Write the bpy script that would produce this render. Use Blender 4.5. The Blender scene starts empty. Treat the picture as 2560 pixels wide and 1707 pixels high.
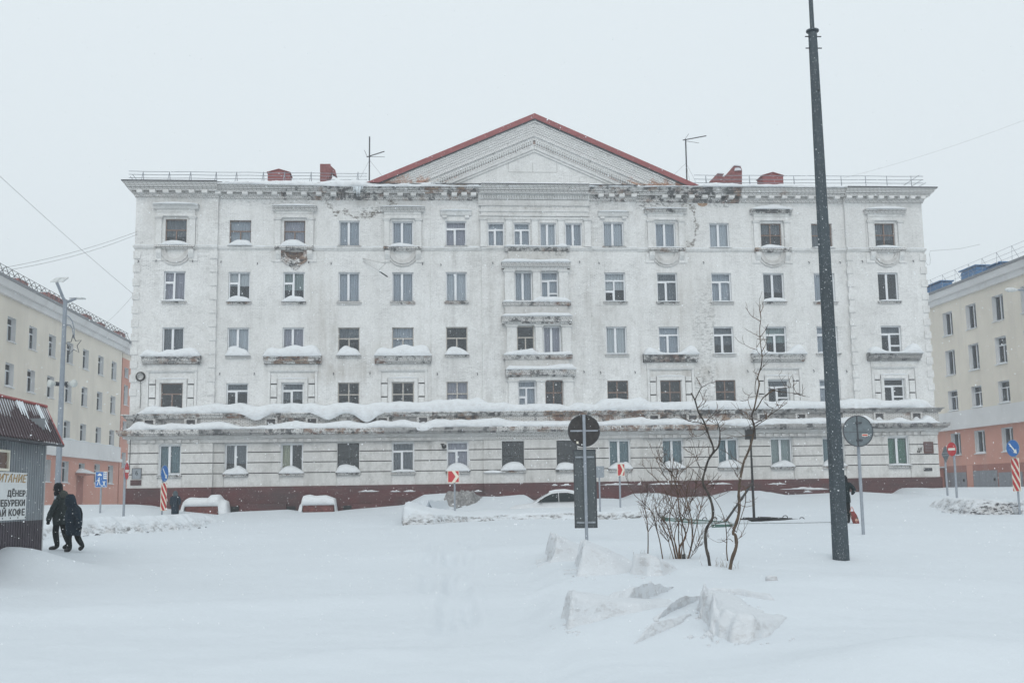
import bpy, math, random
import numpy as np
from mathutils import Vector, Matrix
random.seed(7); rng = np.random.default_rng(11)
SC = bpy.context.scene; COL = SC.collection
R_ = math.radians
# ------------------------------------------------------------------ camera
F_PX = 2750.0; PITCH = 0.135937; ROLL = -0.015005; YAW = 0.0862857
CAM = np.array([-5.5154, -63.7619, 1.6])
_fw = np.array([0, math.cos(PITCH), math.sin(PITCH)]); _up = np.array([0, -math.sin(PITCH), math.cos(PITCH)]); _ri = np.array([1.0, 0, 0])
_ri, _up = math.cos(ROLL)*_ri + math.sin(ROLL)*_up, -math.sin(ROLL)*_ri + math.cos(ROLL)*_up
_U = np.array([math.cos(YAW), math.sin(YAW), 0]); _N = np.array([-math.sin(YAW), math.cos(YAW), 0])
def _blk(v): return np.array([v @ _U, v @ _N, v[2]])
RI, UP, FW = _blk(_ri), _blk(_up), _blk(_fw)
cam_d = bpy.data.cameras.new('camera'); cam_o = bpy.data.objects.new('camera', cam_d); COL.objects.link(cam_o)
cam_d.sensor_width = 36.0; cam_d.lens = F_PX/2560*36; cam_d.clip_end = 3000; cam_d.clip_start = 0.1
cam_o.matrix_world = Matrix(((RI[0], UP[0], -FW[0], CAM[0]), (RI[1], UP[1], -FW[1], CAM[1]), (RI[2], UP[2], -FW[2], CAM[2]), (0, 0, 0, 1)))
SC.camera = cam_o
def ray(px, py): return FW + RI*(px-1280)/F_PX - UP*(py-853.5)/F_PX
def at(px, py, Y=None, X=None, Z=None, d=None):
    """survey helper: a measured image point carried onto a known plane of the street block"""
    v = ray(px, py)
    if d is not None: t = d
    elif X is not None: t = (X-CAM[0])/v[0]
    elif Z is not None: t = (Z-CAM[2])/v[2]
    else: t = (Y-CAM[1])/v[1]
    return CAM + v*t
RGT = Vector((FW[1], -FW[0], 0)).normalized(); FWD = Vector((FW[0], FW[1], 0)).normalized(); ZUP = Vector((0, 0, 1))
def F(px, py, Y=0.0):
    p = at(px, py, Y=Y); return p[0], p[2]
def FX(px, Y=0.0, py=800): return at(px, py, Y=Y)[0]
def FZ(py, px=1300, Y=0.0): return at(px, py, Y=Y)[2]
# ------------------------------------------------------------------ light
W = bpy.data.worlds.new('World'); SC.world = W; W.use_nodes = True
nt = W.node_tree; nt.nodes.clear()
SUN_EL, SUN_AZ = R_(34), R_(186)
sky = nt.nodes.new('ShaderNodeTexSky'); sky.sky_type = 'NISHITA'; sky.sun_disc = False; sky.sun_elevation = SUN_EL; sky.sun_rotation = SUN_AZ
mx = nt.nodes.new('ShaderNodeMixRGB'); mx.inputs[0].default_value = 0.96; mx.inputs[2].default_value = (8.35, 9.15, 9.6, 1)   # even cloud deck
bg = nt.nodes.new('ShaderNodeBackground'); bg.inputs[1].default_value = 0.1; ow = nt.nodes.new('ShaderNodeOutputWorld')
nt.links.new(sky.outputs[0], mx.inputs[1]); nt.links.new(mx.outputs[0], bg.inputs[0]); nt.links.new(bg.outputs[0], ow.inputs[0])
sl = bpy.data.lights.new('sun', 'SUN'); sl.energy = 0.95; sl.angle = R_(35); sl.color = (1.0, 0.97, 0.93)
so = bpy.data.objects.new('sun', sl); COL.objects.link(so); so.location = (8, -90, 60)
so.rotation_euler = (R_(90)-SUN_EL, 0, R_(-6))     # veiled sun high behind the camera
SC.view_settings.view_transform = 'Standard'; SC.view_settings.look = 'None'; SC.view_settings.exposure = 0.0; SC.view_settings.gamma = 1.0
SC.view_settings.use_curve_mapping = False
# ------------------------------------------------------------------ mesh helpers
class MB:
    def __init__(s): s.v = []; s.f = []; s.m = []; s.cur = 0
    def add(s, vs, fs):
        b = len(s.v); s.v += [tuple(map(float, p)) for p in vs]
        for f in fs: s.f.append([i+b for i in f]); s.m.append(s.cur)
        return s
    def box(s, x0, x1, y0, y1, z0, z1):
        if x0 > x1: x0, x1 = x1, x0
        if y0 > y1: y0, y1 = y1, y0
        if z0 > z1: z0, z1 = z1, z0
        return s.add([(x0,y0,z0),(x1,y0,z0),(x1,y1,z0),(x0,y1,z0),(x0,y0,z1),(x1,y0,z1),(x1,y1,z1),(x0,y1,z1)],
              [(0,3,2,1),(4,5,6,7),(0,1,5,4),(1,2,6,5),(2,3,7,6),(3,0,4,7)])
    def prism_xz(s, poly, y0, y1):          # poly (x,z) counter-clockwise seen from -Y
        n = len(poly); vs = [(x, y0, z) for x, z in poly] + [(x, y1, z) for x, z in poly]
        return s.add(vs, [tuple(range(n)), tuple(range(2*n-1, n-1, -1))] + [(i, i+n, (i+1) % n + n, (i+1) % n) for i in range(n)])
    def prism_yz(s, poly, x0, x1):
        n = len(poly); vs = [(x0, y, z) for y, z in poly] + [(x1, y, z) for y, z in poly]
        return s.add(vs, [tuple(range(n)), tuple(range(2*n-1, n-1, -1))] + [(i, i+n, (i+1) % n + n, (i+1) % n) for i in range(n)])
    def tube(s, pts, rad, n=6, cap=True):
        pts = [Vector(p) for p in pts]; k = len(pts)
        if not hasattr(rad, '__len__'): rad = [rad]*k
        b = []; side = None
        for i, p in enumerate(pts):
            t = (pts[min(i+1, k-1)] - pts[max(i-1, 0)]).normalized()
            if side is None:
                side = t.cross(Vector((0, 0, 1)))
                if side.length < 1e-3: side = t.cross(Vector((1, 0, 0)))
            side = (side - t*side.dot(t)).normalized(); bi = t.cross(side)
            b.append([p + (side*math.cos(2*math.pi*j/n) + bi*math.sin(2*math.pi*j/n))*rad[i] for j in range(n)])
        vs = [q for r in b for q in r]; fs = []
        for i in range(k-1):
            for j in range(n): fs.append((i*n+j, i*n+(j+1) % n, (i+1)*n+(j+1) % n, (i+1)*n+j))
        if cap: fs += [tuple(range(n-1, -1, -1)), tuple((k-1)*n+j for j in range(n))]
        return s.add(vs, fs)
    def grid(s, P):                          # P[i][j] points
        n, m = len(P), len(P[0]); vs = [p for r in P for p in r]
        return s.add(vs, [(i*m+j, i*m+j+1, (i+1)*m+j+1, (i+1)*m+j) for i in range(n-1) for j in range(m-1)])
    def disc(s, c, r, nrm, th, n=28):        # solid disc, nrm = facing
        c = Vector(c); nrm = Vector(nrm).normalized(); a = nrm.cross(Vector((0, 0, 1))).normalized(); b = a.cross(nrm)
        vs = [c + (a*math.cos(2*math.pi*i/n)+b*math.sin(2*math.pi*i/n))*r + nrm*o for o in (-th/2, th/2) for i in range(n)]
        return s.add(vs, [tuple(range(n)), tuple(range(2*n-1, n-1, -1))] + [(i, i+n, (i+1) % n+n, (i+1) % n) for i in range(n)])
    def mesh(s, name, mats, smooth=False):
        me = bpy.data.meshes.new(name); me.from_pydata(s.v, [], s.f)
        for m in mats: me.materials.append(m)
        if len(mats) > 1: me.polygons.foreach_set('material_index', s.m)
        if smooth: me.polygons.foreach_set('use_smooth', [True]*len(me.polygons))
        me.update(); return me
WT = {}                                    # world origin of every object, for parenting without moving
def obj(name, mb, mat, parent=None, smooth=False, local=False, **kw):
    mats = mat if isinstance(mat, (list, tuple)) else [mat]
    me = mb.mesh(name, mats, smooth) if isinstance(mb, MB) else mb
    o = bpy.data.objects.new(name, me); COL.objects.link(o); WT[o.name] = Vector((0, 0, 0))
    if parent is not None:
        o.parent = parent
        if not local: o.matrix_parent_inverse = Matrix.Translation(-WT[parent.name])
    for k, v in kw.items(): o[k] = v
    return o
def tag(o, label, cat, group=None):
    o['label'] = label; o['category'] = cat
    if group: o['group'] = group
    return o
def thing(name, label, cat, loc=(0, 0, 0), group=None):
    o = bpy.data.objects.new(name, None); COL.objects.link(o); o.location = Vector([float(c) for c in loc]); o.empty_display_size = 0.2; WT[o.name] = o.location.copy()
    return tag(o, label, cat, group)
def struct(name, mb, mat, smooth=False, **kw): return obj(name, mb, mat, None, smooth, kind='structure', **kw)
def put(name, me, parent, loc, rotz=0.0, scale=(1, 1, 1)):       # instance sharing mesh data, world placement under parent
    o = bpy.data.objects.new(name, me); COL.objects.link(o); o.parent = parent
    loc = Vector([float(c) for c in loc]); WT[o.name] = loc.copy()
    o.location = loc - WT[parent.name]; o.rotation_euler = (0, 0, rotz); o.scale = scale
    return o
# value noise (numpy)
_T = rng.random((256, 256))
def vnoise(x, y, seed=0):
    x = np.asarray(x, float) + seed*17.31; y = np.asarray(y, float) + seed*9.77
    xi = np.floor(x).astype(int); yi = np.floor(y).astype(int); fx = x-xi; fy = y-yi
    fx = fx*fx*fx*(fx*(fx*6-15)+10); fy = fy*fy*fy*(fy*(fy*6-15)+10)
    g = lambda a, b: _T[a % 256, b % 256]
    return (g(xi, yi)*(1-fx)+g(xi+1, yi)*fx)*(1-fy) + (g(xi, yi+1)*(1-fx)+g(xi+1, yi+1)*fx)*fy - 0.5
def fbm(x, y, oct=4, seed=0, gain=0.5):
    r = 0; a = 1.0
    for i in range(oct): r = r + a*vnoise(np.asarray(x)*2**i, np.asarray(y)*2**i, seed+i*3); a *= gain
    return r
def ss(a, b, x): t = np.clip((x-a)/(b-a), 0, 1); return t*t*(3-2*t)
# ------------------------------------------------------------------ materials
class NT:
    def __init__(s, name):
        s.m = bpy.data.materials.new(name); s.m.use_nodes = True; s.t = s.m.node_tree; s.b = s.t.nodes['Principled BSDF']; s.pos = None; s._p = None
    def n(s, t, **kw):
        nd = s.t.nodes.new(t)
        for k, v in kw.items(): setattr(nd, k, v)
        return nd
    def l(s, a, b): s.t.links.new(a, b)
    def P(s, scale=(1, 1, 1), obj=False):
        if obj: c = s.n('ShaderNodeTexCoord').outputs['Object']
        else: c = s.n('ShaderNodeNewGeometry').outputs['Position']
        if scale == (1, 1, 1): return c
        mp = s.n('ShaderNodeMapping'); mp.inputs['Scale'].default_value = scale; s.l(c, mp.inputs[0]); return mp.outputs[0]
    def noise(s, scale, detail=4, rough=0.6, vec=None, dist=0.0):
        nd = s.n('ShaderNodeTexNoise'); nd.inputs['Scale'].default_value = scale; nd.inputs['Detail'].default_value = detail; nd.inputs['Roughness'].default_value = rough; nd.inputs['Distortion'].default_value = dist
        if vec is not None: s.l(vec, nd.inputs['Vector'])
        return nd.outputs['Fac']
    def ramp(s, fac, a, b, ca=(0, 0, 0, 1), cb=(1, 1, 1, 1)):
        r = s.n('ShaderNodeValToRGB'); r.color_ramp.elements[0].position = a; r.color_ramp.elements[1].position = b
        r.color_ramp.elements[0].color = ca; r.color_ramp.elements[1].color = cb; s.l(fac, r.inputs[0]); return r.outputs[0]
    def mix(s, fac, a, b, mode='MIX'):
        m = s.n('ShaderNodeMixRGB', blend_type=mode)
        for i, x in ((0, fac), (1, a), (2, b)):
            if isinstance(x, (int, float)): m.inputs[i].default_value = x
            elif isinstance(x, tuple): m.inputs[i].default_value = (x+(1,))[:4]
            else: s.l(x, m.inputs[i])
        return m.outputs[0]
    def math(s, op, a, b=0.0, c=0.0):
        m = s.n('ShaderNodeMath', operation=op)
        for i, x in enumerate((a, b, c)):
            if isinstance(x, (int, float)): m.inputs[i].default_value = x
            else: s.l(x, m.inputs[i])
        return m.outputs[0]
    def bump(s, h, strength=0.3, dist=0.02):
        b = s.n('ShaderNodeBump'); b.inputs['Strength'].default_value = strength; b.inputs['Distance'].default_value = dist; s.l(h, b.inputs['Height']); s.l(b.outputs[0], s.b.inputs['Normal'])
    def col(s, c):
        if isinstance(c, tuple): s.b.inputs['Base Color'].default_value = (c+(1,))[:4]
        else: s.l(c, s.b.inputs['Base Color'])
    def set(s, rough=0.6, metal=0.0, spec=0.5):
        s.b.inputs['Roughness'].default_value = rough; s.b.inputs['Metallic'].default_value = metal; s.b.inputs['Specular IOR Level'].default_value = spec; return s
def simple(name, c, rough=0.6, metal=0.0, var=0.15, scale=6.0, spec=0.5, bump=0.0, obj=True):
    t = NT(name).set(rough, metal, spec); n = t.noise(scale, 4, 0.6, t.P(obj=obj))
    t.col(t.mix(t.ramp(n, 0.3, 0.7), tuple(x*(1-var) for x in c), tuple(min(1, x*(1+var)) for x in c)))
    if bump: t.bump(n, bump, 0.01)
    return t.m
def brickvec(t):   # facade (x, z) -> brick plane
    sp = t.n('ShaderNodeSeparateXYZ'); t.l(t.P(), sp.inputs[0]); cb = t.n('ShaderNodeCombineXYZ')
    t.l(t.math('ADD', sp.outputs[0], sp.outputs[1]), cb.inputs[0]); t.l(sp.outputs[2], cb.inputs[1]); return cb.outputs[0], sp
def bricks(t, vec, c1, c2, cm, mortar=0.012, w=0.25, h=0.075):
    b = t.n('ShaderNodeTexBrick'); t.l(vec, b.inputs['Vector']); b.inputs['Scale'].default_value = 1.0
    b.inputs['Color1'].default_value = c1+(1,); b.inputs['Color2'].default_value = c2+(1,); b.inputs['Mortar'].default_value = cm+(1,)
    b.inputs['Mortar Size'].default_value = mortar; b.inputs['Brick Width'].default_value = w; b.inputs['Row Height'].default_value = h; b.inputs['Mortar Smooth'].default_value = 0.3
    return b
def ellipse_mask(t, sp, cx, cz, rx, rz, wob):
    dx = t.math('DIVIDE', t.math('SUBTRACT', sp.outputs[0], cx), rx); dz = t.math('DIVIDE', t.math('SUBTRACT', sp.outputs[2], cz), rz)
    d = t.math('SQRT', t.math('ADD', t.math('MULTIPLY', dx, dx), t.math('MULTIPLY', dz, dz)))
    return t.math('ADD', d, t.math('MULTIPLY', t.math('SUBTRACT', wob, 0.5), 1.6))
def plaster(name, base, dirt=0.5, patches=(), brick_bump=0.5, grey=(0.30, 0.30, 0.30), lines=True):
    t = NT(name).set(0.85, 0, 0.25); vec, sp = brickvec(t)
    big = t.noise(0.22, 5, 0.62, t.P()); fine = t.noise(9.0, 4, 0.65, t.P()); streak = t.noise(1.0, 5, 0.7, t.P((1.6, 1.6, 0.16)))
    c = t.mix(t.ramp(big, 0.35, 0.68), base, tuple(x*0.86*k for x, k in zip(base, (1.0, 0.995, 0.985))))
    c = t.mix(t.math('MULTIPLY', t.ramp(streak, 0.50, 0.74), 0.55*dirt), c, (0.42, 0.415, 0.40))
    c = t.mix(t.math('MULTIPLY', t.ramp(fine, 0.36, 0.70), 0.42), c, (0.44, 0.44, 0.43)); c = t.mix(t.math('MULTIPLY', t.ramp(t.noise(26, 4, 0.8, t.P((0.8, 1, 1.3))), 0.56, 0.66), 0.40), c, (0.34, 0.34, 0.335)); mid = t.noise(2.2, 6, 0.72, t.P((1, 1, 0.8))); c = t.mix(t.math('MULTIPLY', t.ramp(mid, 0.50, 0.72), 0.45*dirt+0.10), c, (0.40, 0.395, 0.38))
    bk = bricks(t, vec, (1, 1, 1), (0.93, 0.93, 0.93), (0, 0, 0), 0.010)
    if lines:   # courses ghosting through the lime wash in worn areas
        wm = t.math('MULTIPLY', t.ramp(t.noise(0.5, 5, 0.65, t.P((1, 1, 1))), 0.45, 0.68), t.math('MULTIPLY', bk.outputs['Fac'], 0.95))
        wm = t.math('MULTIPLY', wm, t.ramp(t.noise(3.0, 4, 0.6, t.P((0.7, 1, 2.5))), 0.40, 0.60))
        c = t.mix(wm, c, (0.22, 0.22, 0.22))
    sp_n = t.noise(5.0, 6, 0.72, t.P((0.8, 1, 1.6))); wob = t.noise(1.3, 5, 0.65, t.P())
    for (cx, cz, rx, rz, k, mode) in patches:
        d = ellipse_mask(t, sp, cx, cz, rx, rz, wob)
        if mode == 'edge':       # ring of broken render
            r = t.math('ABSOLUTE', t.math('SUBTRACT', d, 0.8)); m = t.ramp(r, 0.03, 0.16, (1, 1, 1, 1), (0, 0, 0, 1))
            m = t.math('MULTIPLY', m, t.ramp(sp_n, 0.44, 0.52)); c = t.mix(t.math('MULTIPLY', m, k), c, (0.15, 0.135, 0.12))
        elif mode == 'speck':    # mould specks
            m = t.math('MULTIPLY', t.ramp(d, 0.3, 1.1, (1, 1, 1, 1), (0, 0, 0, 1)), t.ramp(sp_n, 0.50, 0.58)); c = t.mix(t.math('MULTIPLY', m, k), c, (0.07, 0.075, 0.08))
        elif mode == 'stain':
            m = t.math('MULTIPLY', t.ramp(d, 0.2, 1.2, (1, 1, 1, 1), (0, 0, 0, 1)), t.ramp(streak, 0.30, 0.65)); c = t.mix(t.math('MULTIPLY', m, k), c, (0.36, 0.33, 0.29))
        elif mode == 'brick':
            m = t.ramp(d, 0.75, 0.85, (1, 1, 1, 1), (0, 0, 0, 1)); bb = bricks(t, vec, (0.40, 0.20, 0.12), (0.55, 0.38, 0.25), (0.25, 0.22, 0.2)); c = t.mix(t.math('MULTIPLY', m, k), c, bb.outputs['Color'])
    t.col(c); h = t.math('ADD', t.math('MULTIPLY', fine, 0.6), t.math('MULTIPLY', t.math('SUBTRACT', 1.0, bk.outputs['Fac']), 0.35)); t.bump(h, brick_bump, 0.012)
    return t.m
def worn(name, white=0.4, dark=0.5, red=0.3, seed=0.0, scale=1.0, wc=(0.76, 0.755, 0.74), bc=1.0):
    """old brick ledge: lime wash, soot/mould and bare brick in patches"""
    t = NT(name).set(0.9, 0, 0.2); vec, sp = brickvec(t)
    mp = t.n('ShaderNodeMapping'); mp.inputs['Location'].default_value = (seed*7.3, 0, seed*3.1); t.l(t.P(), mp.inputs[0]); p = mp.outputs[0]
    bb = bricks(t, vec, (0.22*bc, 0.115*bc, 0.09*bc), (0.46*bc, 0.34*bc, 0.26*bc), (0.15*bc, 0.145*bc, 0.14*bc), 0.014); mj = 0.42 if white > 0.85 else 0.14; b2 = bricks(t, vec, (0.82, 0.815, 0.80), (0.72, 0.71, 0.70), (mj, mj, mj), 0.011)
    n1 = t.noise(0.55*scale, 5, 0.6, p); n2 = t.noise(1.1*scale, 5, 0.7, p); n3 = t.noise(2.4*scale, 6, 0.75, p)
    c = t.mix(t.ramp(n2, 0.62-white*0.3, 0.72-white*0.3, (0, 0, 0, 1), (1, 1, 1, 1)), bb.outputs['Color'], b2.outputs['Color'])
    if red < 0.5: c = t.mix(t.ramp(n1, 0.25+red*0.4, 0.36+red*0.4), c, t.mix(bb.outputs['Fac'], wc, (0.25, 0.24, 0.23)))
    c = t.mix(t.math('MULTIPLY', t.ramp(n3, 0.75-dark*0.30, 0.82-dark*0.30), 0.9), c, (0.085, 0.09, 0.095)); drip = t.noise(1.0, 5, 0.7, t.P((3.0, 3.0, 0.5))); c = t.mix(t.math('MULTIPLY', t.ramp(drip, 0.54, 0.68), 0.45), c, (0.52, 0.51, 0.50))
    t.col(c); t.bump(t.math('ADD', t.math('MULTIPLY', n3, 0.6), t.math('SUBTRACT', 1.0, bb.outputs['Fac'])), 0.5, 0.02)
    return t.m
def snow_mat(name, base=(0.66, 0.705, 0.745), dirt=0.0, dirtc=(0.20, 0.19, 0.18), crust=0.3, zdirt=None, layer=0.0):
    t = NT(name).set(0.75, 0, 0.25)
    n1 = t.noise(0.35, 5, 0.6, t.P()); n2 = t.noise(14.0, 5, 0.7, t.P()); n3 = t.noise(2.6, 6, 0.72, t.P())
    c = t.mix(t.ramp(n1, 0.3, 0.7), tuple(x*0.965 for x in base), base)
    if dirt > 0:
        g = t.n('ShaderNodeNewGeometry'); sp = t.n('ShaderNodeSeparateXYZ'); t.l(g.outputs['Normal'], sp.inputs[0])
        steep = t.ramp(sp.outputs[2], 0.35, 0.8, (1, 1, 1, 1), (0, 0, 0, 1)); m = t.math('MULTIPLY', steep, t.ramp(n3, 0.40, 0.62)); m2 = t.math('MULTIPLY', steep, t.ramp(t.noise(7, 5, 0.75, t.P((0.6, 0.6, 1.4))), 0.53-0.05*dirt, 0.60-0.03*dirt))
        if zdirt: zp = t.n('ShaderNodeSeparateXYZ'); t.l(t.P(), zp.inputs[0]); zr = t.n('ShaderNodeMapRange'); zr.inputs[1].default_value = zdirt[0]; zr.inputs[2].default_value = zdirt[1]; zr.inputs[3].default_value = 1.0; zr.inputs[4].default_value = 0.0; t.l(zp.outputs[2], zr.inputs[0]); m2 = t.math('MULTIPLY', m2, zr.outputs[0]); m = t.math('MULTIPLY', m, t.math('MULTIPLY_ADD', zr.outputs[0], 0.7, 0.3))
        c = t.mix(t.math('MULTIPLY', m, dirt), c, (0.50, 0.49, 0.485)); c = t.mix(t.math('MULTIPLY', m2, dirt), c, dirtc)
    lay = t.noise(1.0, 5, 0.7, t.P((0.8, 0.8, 11.0))); t.col(c); t.bump(t.math('ADD', t.math('ADD', t.math('MULTIPLY', n2, 0.35), t.math('MULTIPLY', n3, 0.8)), t.math('MULTIPLY', lay, layer)), crust, 0.03)
    t.b.inputs['Subsurface Weight'].default_value = 0.0
    return t.m
def glass_mat(name='window_glass', tint=(0.92, 0.94, 0.955)):
    t = NT(name); t.t.nodes.remove(t.b); tr = t.n('ShaderNodeBsdfTransparent'); tr.inputs[0].default_value = tint+(1,)
    gl = t.n('ShaderNodeBsdfGlossy'); gl.inputs['Roughness'].default_value = 0.04; gl.inputs[0].default_value = (0.9, 0.95, 1.0, 1)
    fr = t.n('ShaderNodeFresnel'); fr.inputs[0].default_value = 1.6
    bn = t.n('ShaderNodeBump'); bn.inputs['Strength'].default_value = 0.06; bn.inputs['Distance'].default_value = 0.05; t.l(t.noise(2.0, 2, 0.5, t.P()), bn.inputs['Height']); t.l(bn.outputs[0], gl.inputs['Normal'])
    f = t.math('MULTIPLY', fr.outputs[0], 1.0); ms = t.n('ShaderNodeMixShader'); t.l(f, ms.inputs[0]); t.l(tr.outputs[0], ms.inputs[1]); t.l(gl.outputs[0], ms.inputs[2])
    t.l(ms.outputs[0], t.t.nodes['Material Output'].inputs[0]); return t.m
def curtain_mat(name, c, folds=True):
    t = NT(name).set(0.9, 0, 0.1); w = t.n('ShaderNodeTexWave'); w.wave_type = 'BANDS'; w.bands_direction = 'X'; w.inputs['Scale'].default_value = 2.2; w.inputs['Distortion'].default_value = 3.0; w.inputs['Detail'].default_value = 2.0
    t.l(t.P((1, 1, 0.15)), w.inputs['Vector']); t.col(t.mix(w.outputs['Fac'], tuple(x*(0.86 if folds else 0.97) for x in c), c)); t.bump(w.outputs['Fac'], 0.3 if folds else 0.0, 0.03); return t.m
# ------------------------------------------------------------------ shared materials
M_GLASS = glass_mat()
M_SNOW = snow_mat('snow', crust=0.5); M_SNOWCAP = snow_mat('ledge_snow', (0.77, 0.80, 0.825), 0.25, (0.5, 0.49, 0.48), 0.7, layer=1.3)
M_PVC = simple('white_plastic', (0.74, 0.76, 0.78), 0.45, var=0.04)
M_BROWN = simple('old_brown_paint', (0.24, 0.18, 0.155), 0.8, var=0.45, scale=14); M_CREAM = simple('flaking_cream_paint', (0.50, 0.47, 0.43), 0.8, var=0.3, scale=18)
M_DARKF = simple('dark_window_paint', (0.045, 0.055, 0.06), 0.6, var=0.3)
M_STEEL = simple('galvanised_steel', (0.30, 0.33, 0.37), 0.5, 0.3, var=0.12, scale=10); M_IRON = simple('dark_iron', (0.06, 0.065, 0.075), 0.6, 0.3, var=0.3)
M_WIRE = simple('cable_rubber', (0.10, 0.11, 0.12), 0.7, var=0.2); M_BLACK = simple('black_metal', (0.018, 0.02, 0.022), 0.55, var=0.3)
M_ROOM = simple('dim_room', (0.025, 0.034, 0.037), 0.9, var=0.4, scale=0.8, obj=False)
# ------------------------------------------------------------------ main apartment building
ROWTOP = {1: 4.52, 2: 8.00, 3: 11.21, 4: 14.47, 5: 17.55}
PXL, PXR = 330, 2332
XL, XR = -21.72, 25.40
YE, YC, YP = -0.20, -0.10, -0.20      # end bays, centre, portal stand proud of the fields (Y = 0)
Z_PL = 2.12; Z_CORN = 18.95           # plinth top, underside of main cornice
segs = [(XL, FX(541), YE), (FX(541), FX(1078), 0.0), (FX(1078), FX(1205), YC), (FX(1205), FX(1476), YP), (FX(1476), FX(1597), YC), (FX(1597), FX(2124), 0.0), (FX(2124), XR, YE)]
def seg_y(x):
    for a, b, y in segs:
        if a <= x <= b: return y
    return 0.0
COLS = {'c1': [413, 468, 411.5, 467, 408.5, 463.6], }
colx = {'c1': (-20.03, -18.82), 'c2': (-16.42, -15.18), 'c3': (-13.29, -12.06), 'c4': (-10.11, -8.88), 'c5': (-7.00, -5.75), 'c6': (-3.86, -2.62),
        'd6': (5.57, 6.82), 'd5': (8.76, 10.0), 'd4': (12.08, 13.30), 'd3': (15.26, 16.55), 'd2': (18.42, 19.72), 'd1': (22.34, 23.60)}
ZB = {1: FZ(1174), 2: FZ(1015), 3: FZ(886), 4: FZ(754), 5: FZ(617)}
wins = []   # (x0,x1,z0,z1,row,key,type,tone)
def W_(row, key, typ, tone, x=None, top=None, bot=None):
    a, b = x if x else colx[key]
    wins.append((a, b, bot if bot else ZB[row], top if top else ROWTOP[row], row, key, typ, tone))
G = dict(n=None, dk=None, gb=(0.56, 0.60, 0.65), lc=(0.72, 0.75, 0.78), li=(0.50, 0.485, 0.55), pw=(0.80, 0.82, 0.82), ye=(0.55, 0.56, 0.40), gr=(0.09, 0.26, 0.17), te=(0.17, 0.28, 0.31), lg=(0.38, 0.46, 0.44), bl=(0.45, 0.55, 0.65), bk=(0.20, 0.22, 0.24))
for k, t, g in (('c1', 'C', 'bk'), ('c2', 'C', 'gb'), ('c3', 'C', 'li'), ('c4', 'A', 'gb'), ('c5', 'A', 'gb'), ('c6', 'B', 'li'), ('d6', 'A', 'lc'), ('d5', 'A', 'gb'), ('d4', 'A', 'lc'), ('d3', 'D', 'bk'), ('d2', 'D', 'bk'), ('d1', 'D', 'bk')): W_(5, k, t, g)
for i, (a, b) in enumerate(((1219, 1261), (1284.5, 1325.7), (1349.5, 1390.6), (1413, 1455.7))):
    W_(5, 'p%d' % i, 'BBAA'[i], ('gb', 'gb', 'lc', 'gb')[i], x=(FX(a, YP, 590), FX(b, YP, 590)), top=17.45, bot=FZ(617))
for k, t, g in (('c1', 'E', 'li'), ('c2', 'E', 'pw'), ('c3', 'E', 'lg'), ('c4', 'A', 'gb'), ('c5', 'A', 'gb'), ('c6', 'A', 'lc'), ('d6', 'V', 'pw'), ('d5', 'B', 'bk'), ('d4', 'B', 'gb'), ('d3', 'A', 'bk'), ('d2', 'A', 'gb'), ('d1', 'A', 'n')): W_(4, k, t, g)
for k, t, g in (('c1', 'A', 'bk'), ('c2', 'A', 'lc'), ('c3', 'A', 'li'), ('c4', 'K', 'bk'), ('c5', 'K', 'gb'), ('c6', 'K', 'n'), ('d6', 'A', 'pw'), ('d5', 'B', 'gb'), ('d4', 'B', 'bk'), ('d3', 'B', 'lg'), ('d2', 'B', 'gb'), ('d1', 'U', 'bk')): W_(3, k, t, g)
for k, t, g in (('c1', 'C', 'n'), ('c2', 'B', 'bk'), ('c3', 'B', 'bk'), ('c4', 'Q', 'n'), ('c5', 'Q', 'n'), ('c6', 'Q', 'li'), ('d6', 'D', 'n'), ('d5', 'D', 'n'), ('d4', 'D', 'n'), ('d3', 'U', 'bk'), ('d2', 'B', 'gb'), ('d1', 'U', 'n')): W_(2, k, t, g)
for k, t, g in (('c1', 'A', 'te'), ('c2', 'A', 'bk'), ('c3', 'A', 'ye'), ('c4', 'X', 'n'), ('c5', 'B', 'bk'), ('c6', 'B', 'li'), ('d6', 'A', 'te'), ('d5', 'A', 'te'), ('d4', 'A', 'te'), ('d3', 'A', 'lg'), ('d2', 'A', 'te'), ('d1', 'A', 'gr')): W_(1, k, t, g)
W_(1, 'b0', 'X', 'n', x=(FX(1254.8, YP, 1130), FX(1310, YP, 1130))); W_(1, 'b1', 'X', 'n', x=(FX(1391.6, YP, 1130), FX(1444, YP, 1130)))
for row, (a, b), (c, d), ta, tb in ((4, (1287, 1331), (1353, 1396), ('A', 'gb'), ('U', 'gb')), (3, (1291, 1333), (1356, 1400), ('K', 'n'), ('A', 'li')), (2, (1291.6, 1335.7), (1358.7, 1401.6), ('V', 'gb'), ('D', 'n'))):
    W_(row, 'b0', *ta, x=(FX(a, YP, 720), FX(b, YP, 720)), top=ROWTOP[row]+0.02); W_(row, 'b1', *tb, x=(FX(c, YP, 720), FX(d, YP, 720)), top=ROWTOP[row]+0.02)

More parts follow.
